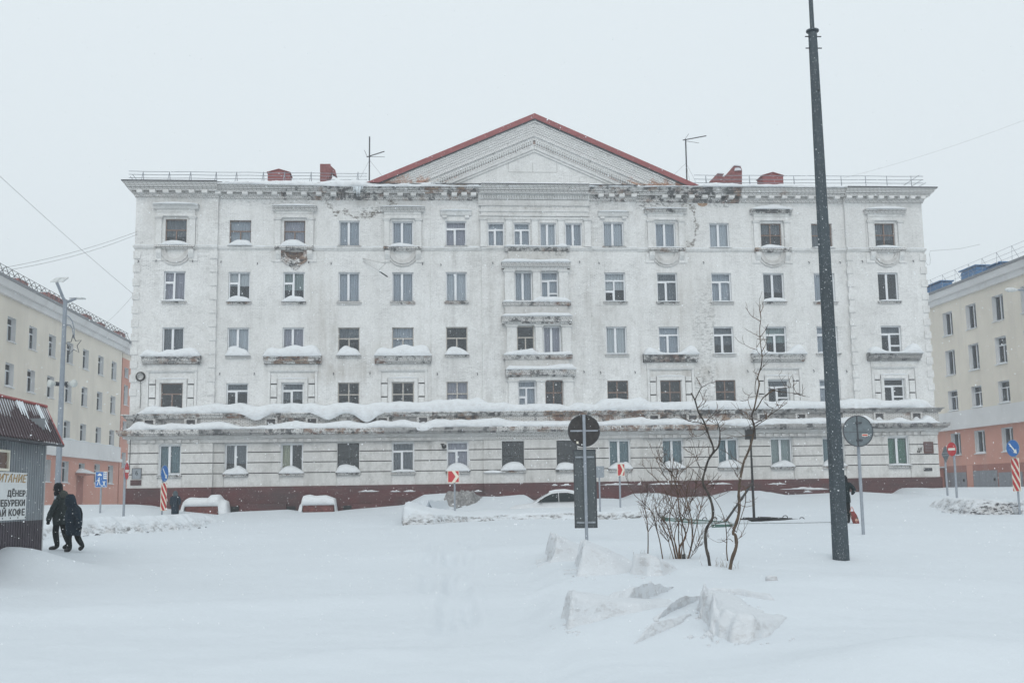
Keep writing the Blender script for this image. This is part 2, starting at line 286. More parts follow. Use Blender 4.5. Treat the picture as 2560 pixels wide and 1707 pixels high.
px2 = lambda x, y, Y=0.0: F(x, y, Y)
_tc = F(905, 510); _rc = F(1715, 500); _dk = F(1470+280, 640)
WALLC = (0.83, 0.835, 0.83)
M_PL_END = plaster('limewashed_plaster', WALLC, 0.45, [(F(478, 530)[0], F(478, 530)[1], 3, 1.5, 0.3, 'stain')])
M_PL_L = plaster('peeling_plaster_left', WALLC, 0.55, [
    (F(900, 503)[0], F(900, 503)[1], 2.3, 1.15, 1.0, 'edge'), (F(905, 492)[0], F(905, 492)[1], 1.7, 0.7, 0.8, 'stain'), (F(870, 480)[0], F(870, 480)[1], 2.3, 0.45, 0.95, 'speck'), (F(925, 525)[0], F(925, 525)[1], 1.2, 0.4, 0.6, 'speck'),
    (F(800, 780)[0], F(800, 780)[1], 1.4, 5, 0.45, 'stain'), (F(700, 505)[0], F(700, 505)[1], 4.0, 0.4, 0.35, 'speck'), (F(860, 930)[0], F(860, 930)[1], 3.0, 0.9, 0.5, 'stain'), (F(1000, 880)[0], F(1000, 880)[1], 2.4, 1.2, 0.5, 'stain'), (F(735, 640)[0], F(735, 640)[1], 1.2, 1.5, 0.3, 'stain')])
M_PL_C = plaster('limewashed_plaster_centre', WALLC, 0.8, [(F(1340, 510)[0], F(1340, 510)[1], 6.5, 0.55, 0.45, 'speck'), (F(1340, 720)[0], F(1340, 720)[1], 5.5, 5.0, 0.28, 'stain'), (F(1340, 500)[0], F(1340, 500)[1], 3.4, 1.2, 0.4, 'stain'), (F(1385, 632)[0], F(1385, 632)[1], 1.3, 0.5, 0.7, 'stain'), (F(1385, 632)[0], F(1385, 632)[1], 1.0, 0.4, 0.5, 'speck')])
M_PL_R = plaster('peeling_plaster_right', WALLC, 0.55, [
    (F(1640, 505)[0], F(1640, 505)[1], 1.9, 0.8, 0.95, 'speck'), (F(1800, 507)[0], F(1800, 507)[1], 0.9, 0.45, 0.95, 'speck'), (F(1720, 560)[0], F(1720, 560)[1], 0.6, 1.6, 0.9, 'edge'), (F(1755, 505)[0], F(1755, 505)[1], 0.42, 0.38, 1.0, 'brick'),
    (F(1765, 830)[0], F(1765, 830)[1], 1.0, 4.2, 0.42, 'speck'), (F(1757, 965)[0], F(1757, 965)[1], 1.3, 1.3, 0.5, 'speck'), (F(1920, 505)[0], F(1920, 505)[1], 1.0, 0.35, 0.6, 'speck'), (F(1700, 720)[0], F(1700, 720)[1], 2.5, 6, 0.3, 'stain'), (F(1740, 930)[0], F(1740, 930)[1], 5.0, 0.8, 0.5, 'stain'), (F(2010, 505)[0], F(2010, 505)[1], 3.5, 0.35, 0.3, 'speck')], brick_bump=0.4)
M_PL_G = plaster('ground_floor_render', (0.70, 0.695, 0.68), 1.5, lines=False, brick_bump=0.35)
M_STUCCO = plaster('stucco_mouldings', (0.81, 0.815, 0.81), 0.9, lines=False, brick_bump=0.2)
M_STUCCO_S = plaster('soiled_stucco', (0.67, 0.665, 0.655), 1.4, lines=False, brick_bump=0.4)
M_W_WHITE = worn('flaking_lime_brick', 0.95, 0.45, 0.15, 1.0); M_W_DARK = worn('sooty_brick', 0.40, 0.94, 0.35, 2.0); M_W_RED = worn('bare_red_brick', 0.55, 0.75, 0.9, 3.0, 1.3)
M_W_MIX = worn('mixed_worn_brick', 0.75, 0.76, 0.45, 4.0, 0.9); M_W_GREY = worn('soot_grey_ledge', 0.45, 0.80, 0.05, 5.0, 0.7, (0.42, 0.42, 0.42))
M_W_PALE = worn('pale_cracked_cornice', 0.9, 0.28, 0.06, 6.0)
M_GROOVE = simple('dark_groove', (0.10, 0.10, 0.105), 0.9, var=0.4, scale=3, obj=False)  # dark colour for the wall joints, panel slots and pedestal niches
_t = NT('maroon_plinth_paint').set(0.85, 0, 0.2); _n = _t.noise(0.7, 6, 0.7, _t.P((0.6, 1, 1.4))); _f = _t.noise(30, 3, 0.75, _t.P()); _g = _t.noise(1.6, 5, 0.7, _t.P((0.3, 1, 2.5)))
_c = _t.mix(_t.ramp(_n, 0.35, 0.65), (0.125, 0.050, 0.052), (0.085, 0.060, 0.062)); _c = _t.mix(_t.math('MULTIPLY', _t.ramp(_g, 0.55, 0.75), 0.45), _c, (0.20, 0.12, 0.115)); _c = _t.mix(_t.math('MULTIPLY', _t.ramp(_f, 0.58, 0.68), 0.35), _c, (0.50, 0.49, 0.50)); _t.col(_c); _t.bump(_g, 0.3, 0.02); M_MAROON = _t.m
M_REDROOF = simple('red_sheet_metal', (0.26, 0.075, 0.078), 0.55, var=0.18, scale=3, obj=False)
MATS_SEG = [M_PL_END, M_PL_L, M_PL_C, M_PL_C, M_PL_C, M_PL_R, M_PL_END]

bld = thing('apartment_building', 'long white five-storey building with red-edged gable and peeling walls', 'building', (1.8, 0.0, 0.5))
def holed_wall(x0, x1, z0, z1, yf, depth, holes):
    xs = sorted({x0, x1} | {h[i] for h in holes for i in (0, 1)}); zs = sorted({z0, z1} | {h[i] for h in holes for i in (2, 3)})
    mb = MB()
    for i in range(len(xs)-1):
        for j in range(len(zs)-1):
            cx, cz = (xs[i]+xs[i+1])/2, (zs[j]+zs[j+1])/2
            if any(h[0] < cx < h[1] and h[2] < cz < h[3] for h in holes): continue
            mb.add([(xs[i], yf, zs[j]), (xs[i+1], yf, zs[j]), (xs[i+1], yf, zs[j+1]), (xs[i], yf, zs[j+1])], [(0, 1, 2, 3)])
    for (a, b, c, d) in [h[:4] for h in holes]:
        y2 = yf+depth
        mb.add([(a, yf, c), (a, y2, c), (a, y2, d), (a, yf, d)], [(0, 1, 2, 3)]); mb.add([(b, yf, c), (b, yf, d), (b, y2, d), (b, y2, c)], [(0, 1, 2, 3)])
        mb.add([(a, yf, d), (a, y2, d), (b, y2, d), (b, yf, d)], [(0, 1, 2, 3)]); mb.add([(a, yf, c), (b, yf, c), (b, y2, c), (a, y2, c)], [(0, 1, 2, 3)])
    yb = 0.45
    mb.add([(x0, yf, z0), (x0, yf, z1), (x0, yb, z1), (x0, yb, z0)], [(0, 1, 2, 3)]); mb.add([(x1, yf, z0), (x1, yb, z0), (x1, yb, z1), (x1, yf, z1)], [(0, 1, 2, 3)])
    return mb
for (a, b, y), m in zip(segs, MATS_SEG):
    hs = [w[:4] for w in wins if a < (w[0]+w[1])/2 < b]
    obj('wall', holed_wall(a, b, 1.5, Z_CORN+0.6, y, 0.30, hs), m, bld)
# body behind: side and back walls, floors, dim rooms
DEP = 14.0
mb = MB(); mb.box(XL+0.01, XL+0.4, 0.451, DEP, 0, Z_CORN+0.55); obj('side_wall', mb, M_PL_END, bld)
mb = MB(); mb.box(XR-0.4, XR-0.01, 0.451, DEP, 0, Z_CORN+0.55); obj('side_wall', mb, M_PL_END, bld)
mb = MB(); mb.box(XL+0.4, XR-0.4, DEP-0.4, DEP, 0, Z_CORN+0.55); obj('back_wall', mb, M_PL_END, bld)
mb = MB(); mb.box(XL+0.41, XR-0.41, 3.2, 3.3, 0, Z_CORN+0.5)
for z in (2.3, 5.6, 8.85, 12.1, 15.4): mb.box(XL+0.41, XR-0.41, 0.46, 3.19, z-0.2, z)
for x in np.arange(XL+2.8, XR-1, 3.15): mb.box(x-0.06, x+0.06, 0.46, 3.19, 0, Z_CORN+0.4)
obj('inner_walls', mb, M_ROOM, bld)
# plinth
mb = MB()
for a, b, y in segs: mb.box(a - (0.10 if a == XL else 0.0), b + (0.10 if b == XR else 0.0), y-0.14, 0.46, -0.5, Z_PL-0.001)
obj('plinth', mb, M_MAROON, bld)
for a, b in ((300, 372), (595, 716), (880, 1000)):
    mb = MB(); mb.box(FX(a, -0.4, 1260), FX(b, -0.4, 1260), -0.5, -0.16, 0.0, at(a, 1260, Y=-0.4)[2]); obj('plinth_step', mb, M_MAROON, bld)
mb = MB()                                     # thin snow lying on the plinth's ledge line
for a, b, y in ((895, 950, 1229), (975, 1003, 1229), (1007, 1040, 1228.5), (1185, 1206, 1228.5), (1378, 1394, 1213.5), (1400, 1428, 1213.5), (1500, 1588, 1212), (1592, 1604, 1211.5), (1620, 1708, 1211), (1768, 1832, 1210.5), (1919, 1968, 1210.5), (1950, 2072, 1223), (2008, 2032, 1230), (2010, 2075, 1224)):
    p = at(a, y, Y=-0.16); q = at(b, y, Y=-0.16); n = 14; yf = seg_y((p[0]+q[0])/2)-0.14
    mb.grid([[(p[0]+(q[0]-p[0])*i/n, yf - d*(0.4+0.6*math.sin(math.pi*i/n)), p[2]+h*(0.5+random.random()*0.8)*math.sin(math.pi*min(1, max(0, (i+.3)/n)))) for d, h in ((0, 0.10), (0.05, 0.085), (0.07, 0.03), (0.0, -0.02))] for i in range(n+1)])
obj('snow_streak', mb, M_SNOWCAP, bld, True, kind='stuff')
# ground-floor rusticated courses between the windows
GY = 0.07
grv = [FZ(1209, 560), FZ(1183.5, 560), FZ(1157, 560), FZ(1131, 560), FZ(1106, 560)]     # joint heights from below
zt_g = FZ(1094, 560)
g1 = sorted([w for w in wins if w[4] == 1], key=lambda w: w[0])
for a, b, y in segs:
    edges = [a] + [e for w in g1 if a < w[0] < b for e in (w[0]-0.02, w[1]+0.02)] + [b]
    for k in range(5):
        zb = grv[k]+(0.028 if k else 0.0); zt = grv[k+1]-0.028 if k < 4 else zt_g
        if k == 0: zb = Z_PL
        spans = [(a, b)] if zt < ZB[1]-0.05 else [(edges[i], edges[i+1]) for i in range(0, len(edges), 2)]
        for (p, q) in spans:
            if q-p < 0.1: continue
            mb = MB(); mb.box(p+(0.0 if p in (a,) else 0.03), q-(0.0 if q in (b,) else 0.03), y-GY, y-0.002, zb, zt)
            obj('rustication_course', mb, M_PL_G, bld)
    mb = MB(); mb.box(a+0.001, b-0.001, y-0.004, y-0.0025, Z_PL, zt_g)
for w in g1: pass
mb = MB()
for a, b, y in segs:
    edges = [a] + [e for w in g1 if a < w[0] < b for e in (w[0]-0.02, w[1]+0.02)] + [b]
    for k in (1, 2, 3, 4):
        spans = [(a, b)] if grv[k] < ZB[1]-0.05 else [(edges[i], edges[i+1]) for i in range(0, len(edges), 2)]
        for p, q in spans: mb = MB(); mb.box(p, q, y-0.012, y-0.003, grv[k]-0.027, grv[k]+0.027); obj('rustication_joint', mb, M_GROOVE, bld)
# ---- windows
CURT = {k: curtain_mat('curtain_'+k, v) for k, v in G.items() if v}
def frame_rects(typ):
    """returns list of light rectangles (u0,u1,v0,v1) in unit window space and bar thickness in m"""
    return {'A': [(0, .475, 0, 1), (.475, 1, 0, 1)], 'X': [(0, .5, 0, .48), (.5, 1, 0, .48), (0, 1, .48, 1)],
            'B': [(0, .46, 0, .70), (.46, 1, 0, .70), (0, 1, .70, 1)], 'C': [(0, .5, 0, .58), (.5, 1, 0, .58), (0, 1, .58, 1)], 'K': [(0, .5, 0, .60), (.5, 1, 0, .60), (0, 1, .60, 1)],
            'D': [(0, .48, 0, .52), (.48, 1, 0, .52), (0, .48, .52, 1), (.48, 1, .52, 1)], 'Q': [(0, .5, 0, .52), (.5, 1, 0, .52), (0, .5, .52, 1), (.5, 1, .52, 1)],
            'E': [(0, .475, 0, .64), (0, .475, .64, 1), (.475, 1, 0, 1)], 'V': [(0, .46, 0, .36), (0, .46, .36, .72), (.46, 1, 0, .72), (0, 1, .72, 1)], 'U': [(0, .45, 0, .70), (.45, 1, 0, .26), (.45, 1, .26, .70), (0, 1, .70, 1)]}[typ]
def window(par, x0, x1, z0, z1, yf, typ, tone, inset=0.15):
    fm = {'C': M_BROWN, 'D': M_BROWN, 'K': M_CREAM, 'Q': M_CREAM, 'X': M_DARKF}.get(typ, M_PVC)
    w, h = x1-x0, z1-z0; t = 0.072 if fm is M_PVC else 0.05; y0 = yf+inset; y1 = y0+0.07
    mb = MB(); mb.box(x0+.001, x0+t, y0, y1, z0+.001, z1-.001); mb.box(x1-t, x1-.001, y0, y1, z0+.001, z1-.001); mb.box(x0+t, x1-t, y0, y1, z1-t, z1-.001); mb.box(x0+t, x1-t, y0, y1, z0+.001, z0+t)
    R = frame_rects(typ); panes = []
    for i, (a, b, c, d) in enumerate(R):
        X0, X1, Z0, Z1 = x0+a*w, x0+b*w, z0+c*h, z0+d*h
        s = 0.046 if fm is M_PVC else 0.034
        if fm is M_PVC and i == 0: s = 0.082       # opening sash is heavier
        l = X0+s if a > 0 else X0+t+(0.028 if (i == 0 and fm is M_PVC) else 0); r = X1-s if b < 1 else X1-t; bo = Z0+s if c > 0 else Z0+t+(0.02 if i == 0 else 0); tp = Z1-s if d < 1 else Z1-t-(0.02 if i == 0 else 0)
        # bars round this light (a touch proud so nothing is coplanar)
        yb = y0-0.006*(i+1)
        if a > 0: mb.box(X0-0.001*i, l, yb, y1-0.003*(i+1), max(bo, Z0), min(tp, Z1))
        if b < 1: mb.box(r, X1, yb, y1-0.003*(i+1), bo, tp)
        if c > 0: mb.box(x0+t if a == 0 else X0, x1-t if b == 1 else X1, yb, y1-0.003*(i+1), Z0, bo)
        if d < 1: mb.box(x0+t if a == 0 else X0, x1-t if b == 1 else X1, yb-0.001, y1-0.003*(i+1)-0.001, tp, Z1)
        panes.append((l, r, bo, tp))
    f = obj('window', mb, fm, par)
    for (l, r, bo, tp) in panes:
        p = MB(); p.box(l-0.01, r+0.01, y0+0.028, y0+0.034, bo-0.01, tp+0.01); obj('pane', p, M_GLASS, f)
    if G.get(tone):
        p = MB(); n = 24; half = tone in ('pw', 'ye', 'lg') and random.random() < 0.75
        zb = z0 + h*(random.choice((0.42, 0.55, 0.7)) if half else 0.0)
        xe = x0 + w*(0.5 if tone == 'ye' else 1.0)
        if tone == 'bk': zb = z0 + h*random.choice((0.35, 0.6, 0.0))
        if tone == 'ye': zb = z0
        p.grid([[(x0+0.02+(xe-x0-0.04)*i/n, y0+0.2+0.02*math.sin(i*1.7+x0), zb), (x0+0.02+(xe-x0-0.04)*i/n, y0+0.2+0.02*math.sin(i*1.7+x0), z1)] for i in range(n+1)])
        obj('curtain', p, CURT[tone], f)
    return f
def sag(n, seed):
    return [vnoise(i*0.35, seed*3.7, 5) for i in range(n)]
def heap(x0, x1, z0, h, yb, yf, skew=0.0, seed=0, n=22, m=9, flat=0.55, ends=0.25):
    """rounded heap of snow on a ledge: back edge yb against the wall, front edge yf"""
    mb = MB(); rows = []
    for i in range(n+1):
        u = i/n; e = (max(0.0, 1-abs(2*u-1)**3.0))**flat
        uu = min(1, max(0, u+skew*u*(1-u))); prof = h*(max(0.0, 1-abs(2*uu-1)**2.1)**0.85*0.9+0.10)*(1+0.30*vnoise(u*4, seed*1.3, 2))*min(1, e*1.4)
        row = []
        for j in range(m+1):
            t = j/m; a = t*math.pi*0.62
            yy = yb + (yf-yb)*(math.sin(a)/1.0)*(0.72+0.28*e)*1.02; zz = z0 + prof*max(0, math.cos(a))**0.75 if a < math.pi/2 else z0 - 0.035*math.sin((a-math.pi/2)*3)*e
            row.append((x0+(x1-x0)*u, yy, zz))
        rows.append(row)
    mb.grid(rows); return mb
win_obj = {}
for w in wins:
    win_obj[(w[4], w[5])] = (window(bld, w[0], w[1], w[2], w[3], seg_y((w[0]+w[1])/2), w[6], w[7]), w)
# sills and snow on them: row -> key -> heap height
SILLS = {5: {'c4': 0, 'c6': 0, 'd6': 0, 'd4': .06, 'c2': .40, 'd2': .12}, 4: {'c1': .14, 'c2': .38, 'c3': .38, 'c4': 0, 'c5': 0, 'c6': 0, 'd6': .06, 'd5': .06, 'd4': .07, 'd3': .28, 'd2': .10, 'd1': .12},
         3: {'c2': .60, 'c4': .55, 'c6': .50, 'd6': .06, 'd4': .08, 'd2': .12}, 1: {'c1': .07, 'c2': .42, 'c3': .42, 'c4': .48, 'c5': .14, 'c6': .46, 'b0': .50, 'b1': .46, 'd6': .42, 'd5': .44, 'd4': .42, 'd3': .36, 'd2': .40, 'd1': .10}}
for row, dd in SILLS.items():
    for k, h in dd.items():
        f, w = win_obj[(row, k)]; y = seg_y((w[0]+w[1])/2) - (GY if row == 1 else 0); zs = w[2]
        low = {1: 0.06, 3: 0.02}.get(row, 0.0)
        mb = MB(); mb.box(w[0]-0.10, w[1]+0.10, y-0.17, y+0.148, zs-0.075, zs-0.006); mb.box(w[0]-0.07, w[1]+0.07, y-0.11, y+0.1, zs-0.16, zs-0.0755)
        obj('sill', mb, M_W_MIX if random.random() < 0.4 or row == 1 else M_STUCCO_S, f)
        if h > 0:
            off = random.uniform(-0.03, 0.03)
            obj('snow_cap', heap(w[0]-0.11+off*0, w[1]+0.11, zs-0.01, h, y+0.145, y-0.24 - h*0.12, skew=random.uniform(-0.5, 0.5), seed=w[0]+row*3, n=22), M_SNOWCAP, f, True)
        else:
            mb = MB(); mb.box(w[0]-0.04, w[1]+0.04, y-0.19, y+0.147, zs-0.0055, zs+0.006); obj('drip_flashing', mb, M_IRON, f)
# ---- sweep of a moulding profile along X (o = projection from the wall, z)
def moulding(name, x0, x1, y, prof, mat, par=bld, endl=True, endr=True, corner=None):
    """prof ordered from bottom to top; corner 'l'/'r' mitres and returns round the building's end"""
    mb = MB(); rows = []; KC = 0.66
    for o, z in prof:
        r = [(x0, y-o, z), (x1, y-o, z)]
        if corner == 'l': r = [(x0-o*KC, DEP, z), (x0-o*KC, y-o, z), (x1, y-o, z)]
        if corner == 'r': r = [(x0, y-o, z), (x1+o*KC, y-o, z), (x1+o*KC, DEP, z)]
        rows.append(r)
    mb.grid(rows)
    n = len(prof)
    if corner != 'l': mb.add([(x0, y-o, z) for o, z in prof] + [(x0, y+0.02, prof[-1][1]), (x0, y+0.02, prof[0][1])], [tuple(range(n+2))])
    if corner != 'r': mb.add([(x1, y-o, z) for o, z in prof] + [(x1, y+0.02, prof[-1][1]), (x1, y+0.02, prof[0][1])], [tuple(range(n+1, -1, -1))])
    return obj(name, mb, mat, par)
def snow_run(name, pts, base, yb, yf, par=bld, droops=(), step=0.12, seed=1, Yref=None, mat=None, rnd=0.7, lip=0.03, m=12):
    """long drift on a ledge; pts = (image x, image y of the crest), base = list of (image x, image y) of its underside"""
    Yr = (yb+yf)/2 if Yref is None else Yref
    P = [at(a, b, Y=Yr) for a, b in pts]; B = [at(a, b, Y=yf) for a, b in base]
    xs = np.arange(P[0][0], P[-1][0]+step, step); tz = np.interp(xs, [p[0] for p in P], [p[2] for p in P]); bz = np.interp(xs, [p[0] for p in B], [p[2] for p in B])
    k = np.hanning(7); k /= k.sum(); tz = np.convolve(np.pad(tz, 3, mode='edge'), k, 'valid')
    tz = np.maximum(tz + 0.05*fbm(xs*1.7, xs*0+seed, 3, seed), bz+0.03)
    e = np.minimum(1, np.minimum(xs-xs[0], xs[-1]-xs)/0.5+0.05); tz = bz + (tz-bz)*e
    rows = []
    for i, x in enumerate(xs):
        h = tz[i]-bz[i]; dr = sum(d*math.exp(-((x-c)/w)**2) for c, w, d in droops); row = []
        bul = 0.10*fbm(x*0.9, seed*2.2, 3, seed+4)
        for j in range(m+1):
            t = j/m
            if t < 0.35: u = t/0.35; yy = yb + (yf-yb)*0.55*u; zz = tz[i] - h*0.05*u*u + 0.02*vnoise(x*2, yy*3, seed)
            elif t < 0.8:
                a = (t-0.35)/0.45*math.pi/2; yy = yb + (yf-yb)*(0.55+0.45*math.sin(a)) - (bul+0.08*dr)*math.sin(a); zz = bz[i] + 0.12*h + (h*0.83)*math.cos(a)**rnd
                zz -= dr*math.sin(a)**3*0.6
            else: u = (t-0.8)/0.2; yy = yf - (bul+0.08*dr)*(1-u) + lip*u*2.2; zz = bz[i] + 0.12*h*(1-u) - dr*(0.6+0.4*math.sin(math.pi*u*0.5)) - lip*(u-0.3)
            row.append((x, yy + 0.02*vnoise(x*5, j*0.7, seed), zz))
        rows.append(row)
    for i, r in enumerate(rows):
        for j, (x, y, z) in enumerate(r):
            k = 0.055*vnoise(x*3.1, z*3+j*0.45, seed+8)+0.03*vnoise(x*7.3, j*0.9, seed+11); r[j] = (x, y-k*(0 if j == 0 else 1), z+k*0.7*(1 if 0 < j < m-1 else 0))
    mb = MB().grid(rows); return obj(name, mb, mat or M_SNOWCAP, par, True)
# ---- main cornice
cprof = [(0.0, 18.78), (0.10, 18.82), (0.13, 18.93), (0.18, 18.98), (0.20, 19.13), (0.50, 19.15), (0.56, 19.26), (0.70, 19.31), (0.80, 19.44), (0.90, 19.49), (0.91, 19.545)]
cparts = [(None, 541, YE, M_W_PALE, 'l'), (541, 700, 0, M_W_PALE, None), (700, 838, 0, M_W_MIX, None), (838, 925, 0, M_W_DARK, None), (925, 1078, 0, M_W_MIX, None), (1078, 1205, YC, M_W_MIX, None), (1205, 1476, YP, M_W_WHITE, None), (1476, 1597, YC, M_W_MIX, None),
          (1597, 1668, 0, M_W_MIX, None), (1668, 1860, 0, M_W_DARK, None), (1860, 2124, 0, M_W_PALE, None), (2124, None, YE, M_W_PALE, 'r')]
for a, b, y, m, c in cparts:
    xa = XL if a is None else FX(a, y); xb = XR if b is None else FX(b, y)
    moulding('cornice', xa, xb, y, cprof, m, corner=c)
    if xb-xa > 0.5:                      # sheet-metal drip edge, ragged with snow
        if c is None:
            mb = MB(); mb.box(xa, xb, y-0.96, y+0.3, 19.546, 19.585)
        else:
            mb = MB(); mb.box(xa-(0.64 if c == 'l' else 0), xb+(0.64 if c == 'r' else 0), y-0.97, DEP, 19.546, 19.60)
        obj('drip_edge', mb, M_IRON, bld)
mod = MB(); mod.box(-0.16, 0.16, -0.44, 0, -0.08, 0.095); mod_me = mod.mesh('modillion', [M_STUCCO])
xs_mod = list(np.arange(FX(346), FX(545), 0.735)) + list(np.arange(FX(572), FX(835), 0.85)) + [FX(x) for x in (966, 1001, 1034, 1083+28, 1137, 1162, 1186)] + [FX(x) for x in (1507, 1533, 1559, 1590)] + list(np.arange(FX(1668), FX(2115), 0.82)) + list(np.arange(FX(2130), FX(2325), 0.66))
for x in xs_mod: put('modillion', mod_me, bld, (x, seg_y(x)-0.12, 19.06 + random.uniform(-0.01, 0.01)), random.uniform(-0.03, 0.03))
# portal entablature
xa, xb = FX(1199, -0.3), FX(1481, -0.3)
z1, z2 = FZ(500, 1340, -0.3), FZ(513, 1340, -0.3)
moulding('entablature', xa, xb, YP-0.002, [(0, z2-0.04), (0.06, z2-0.03), (0.06, z1), (0.14, z1+0.05), (0.2, z1+0.28), (0.3, z1+0.36), (0.3, z1+0.5)], M_STUCCO)
mb = MB(); n = 60
for i in range(n): x = xa+0.05+(xb-xa-0.1)*i/(n-1); mb.box(x-0.028, x+0.028, YP-0.13, YP-0.061, z2-0.02, z2+0.15)
obj('dentil', mb, M_STUCCO, bld, kind='stuff')
mb = MB(); n = 44
for i in range(n):
    x = xa+0.08+(xb-xa-0.16)*i/(n-1)
    mb.tube([(x, YP-0.17, z1+0.03), (x, YP-0.215, z1+0.12), (x, YP-0.21, z1+0.26)], [0.03, 0.06, 0.04], 5)
obj('egg_moulding', mb, M_STUCCO, bld, kind='stuff')
for (y0, y1, o) in ((524, 529, 0.07), (537, 541, 0.11), (542, 548, 0.04)):
    moulding('architrave', FX(1201, -0.3), FX(1479, -0.3), YP-0.002, [(0, FZ(y1, 1340, -0.3)), (o, FZ(y1, 1340, -0.3)+0.01), (o+0.02, FZ(y0, 1340, -0.3)-0.01), (0, FZ(y0, 1340, -0.3))], M_STUCCO)
def pilaster(x0, x1, z0, z1, y, par, proj=0.14, cap=0.12):
    mb = MB(); mb.box(x0, x1, y-proj, y-0.003, z0, z1-cap); mb.box(x0-0.05, x1+0.05, y-proj-0.06, y-0.003, z1-cap+0.001, z1-cap*0.45); mb.box(x0-0.08, x1+0.08, y-proj-0.09, y-0.003, z1-cap*0.45+0.001, z1)
    mb.box(x0-0.03, x1+0.03, y-proj-0.03, y-0.003, z0-0.0005, z0+0.1); return obj('pilaster', mb, M_STUCCO, par)
zp0, zp1 = FZ(617, 1340, -0.3), FZ(546, 1340, -0.3)
for a, b in ((1201, 1216), (1265, 1280), (1330, 1345), (1396, 1410), (1461, 1477)): pilaster(FX(a, -0.3, 580), FX(b, -0.3, 580), zp0, zp1, YP, bld)
# small hoods over the outer centre windows
for k in ('c6', 'd6'):
    xc = sum(colx[k])/2; zt, zb = FZ(529, 1140), FZ(541, 1140)
    moulding('window_hood', xc-0.92, xc+0.92, YC-0.002, [(0, zb), (0.12, zb+0.02), (0.2, zt-0.1), (0.3, zt-0.02), (0.3, zt)], M_STUCCO)
    for s in (-0.66, 0.66): mb = MB(); mb.box(xc+s-0.13, xc+s+0.13, YC-0.15, YC-0.003, zb-0.14, zb-0.001); obj('hood_bracket', mb, M_STUCCO, bld)
    obj('snow_cap', heap(xc-0.95, xc+0.95, zt, 0.10, YC+0.0, YC-0.33, seed=xc, flat=0.3), M_SNOWCAP, bld, True)
    for a, b, c, d in ((-0.76, -0.66, -0.1, 0.32), (0.66, 0.76, -0.1, 0.32), (-0.66, 0.66, 0.24, 0.32)): pass
# string course under the top floor
zs1, zs0 = FZ(617.5, 600), FZ(626, 600)
sprof = [(0, zs0), (0.05, zs0+0.02), (0.06, zs0+0.08), (0.12, zs0+0.10), (0.14, zs1-0.01), (0.0, zs1)]
for i, (a, b, y) in enumerate(segs):
    moulding('string_course', a+0.001, b-0.001, y-0.002, sprof, M_STUCCO, corner={0: 'l', len(segs)-1: 'r'}.get(i))
    mb = MB(); n = max(4, int((b-a)/0.3))
    if i not in (3,): mb.grid([[(a+(b-a)*j/n, y-d, zs1+h*(0.7+1.2*max(0, vnoise(a+j*0.4, i, 3)))) for d, h in ((0, .08), (0.08, .07), (0.15, .03), (0.14, -0.01))] for j in range(n+1)]); obj('snow_cap', mb, M_SNOWCAP, bld, True)
# ---- decorated surrounds: top floor and second floor of six columns
def arc_steps(xc, z, y, par, mat, hole=False):
    mb = MB(); n = 16
    for ring, (r, o) in enumerate(((0.98, 0.09), (0.84, 0.16), (0.70, 0.11))):
        if hole and ring == 0: continue
        for i in range(n):
            a0 = math.pi + math.pi*i/n; a1 = math.pi + math.pi*(i+1)/n; ri = r-0.13
            q = lambda a, rr: (xc+math.cos(a)*rr*0.95, z+math.sin(a)*rr*0.92)
            am = (a0+a1)/2; jit = 0.02*((i+ring) % 2)
            mb.prism_xz([q(a0, ri), q(a0, r+jit), q(a1, r+jit), q(a1, ri)], y-o, y-0.002)
    return obj('swag_ornament', mb, mat, par)
HOODMAT5 = {'c1': M_STUCCO, 'c3': M_W_PALE, 'c5': M_W_WHITE, 'd5': M_W_MIX, 'd3': M_W_DARK, 'd1': M_W_WHITE}
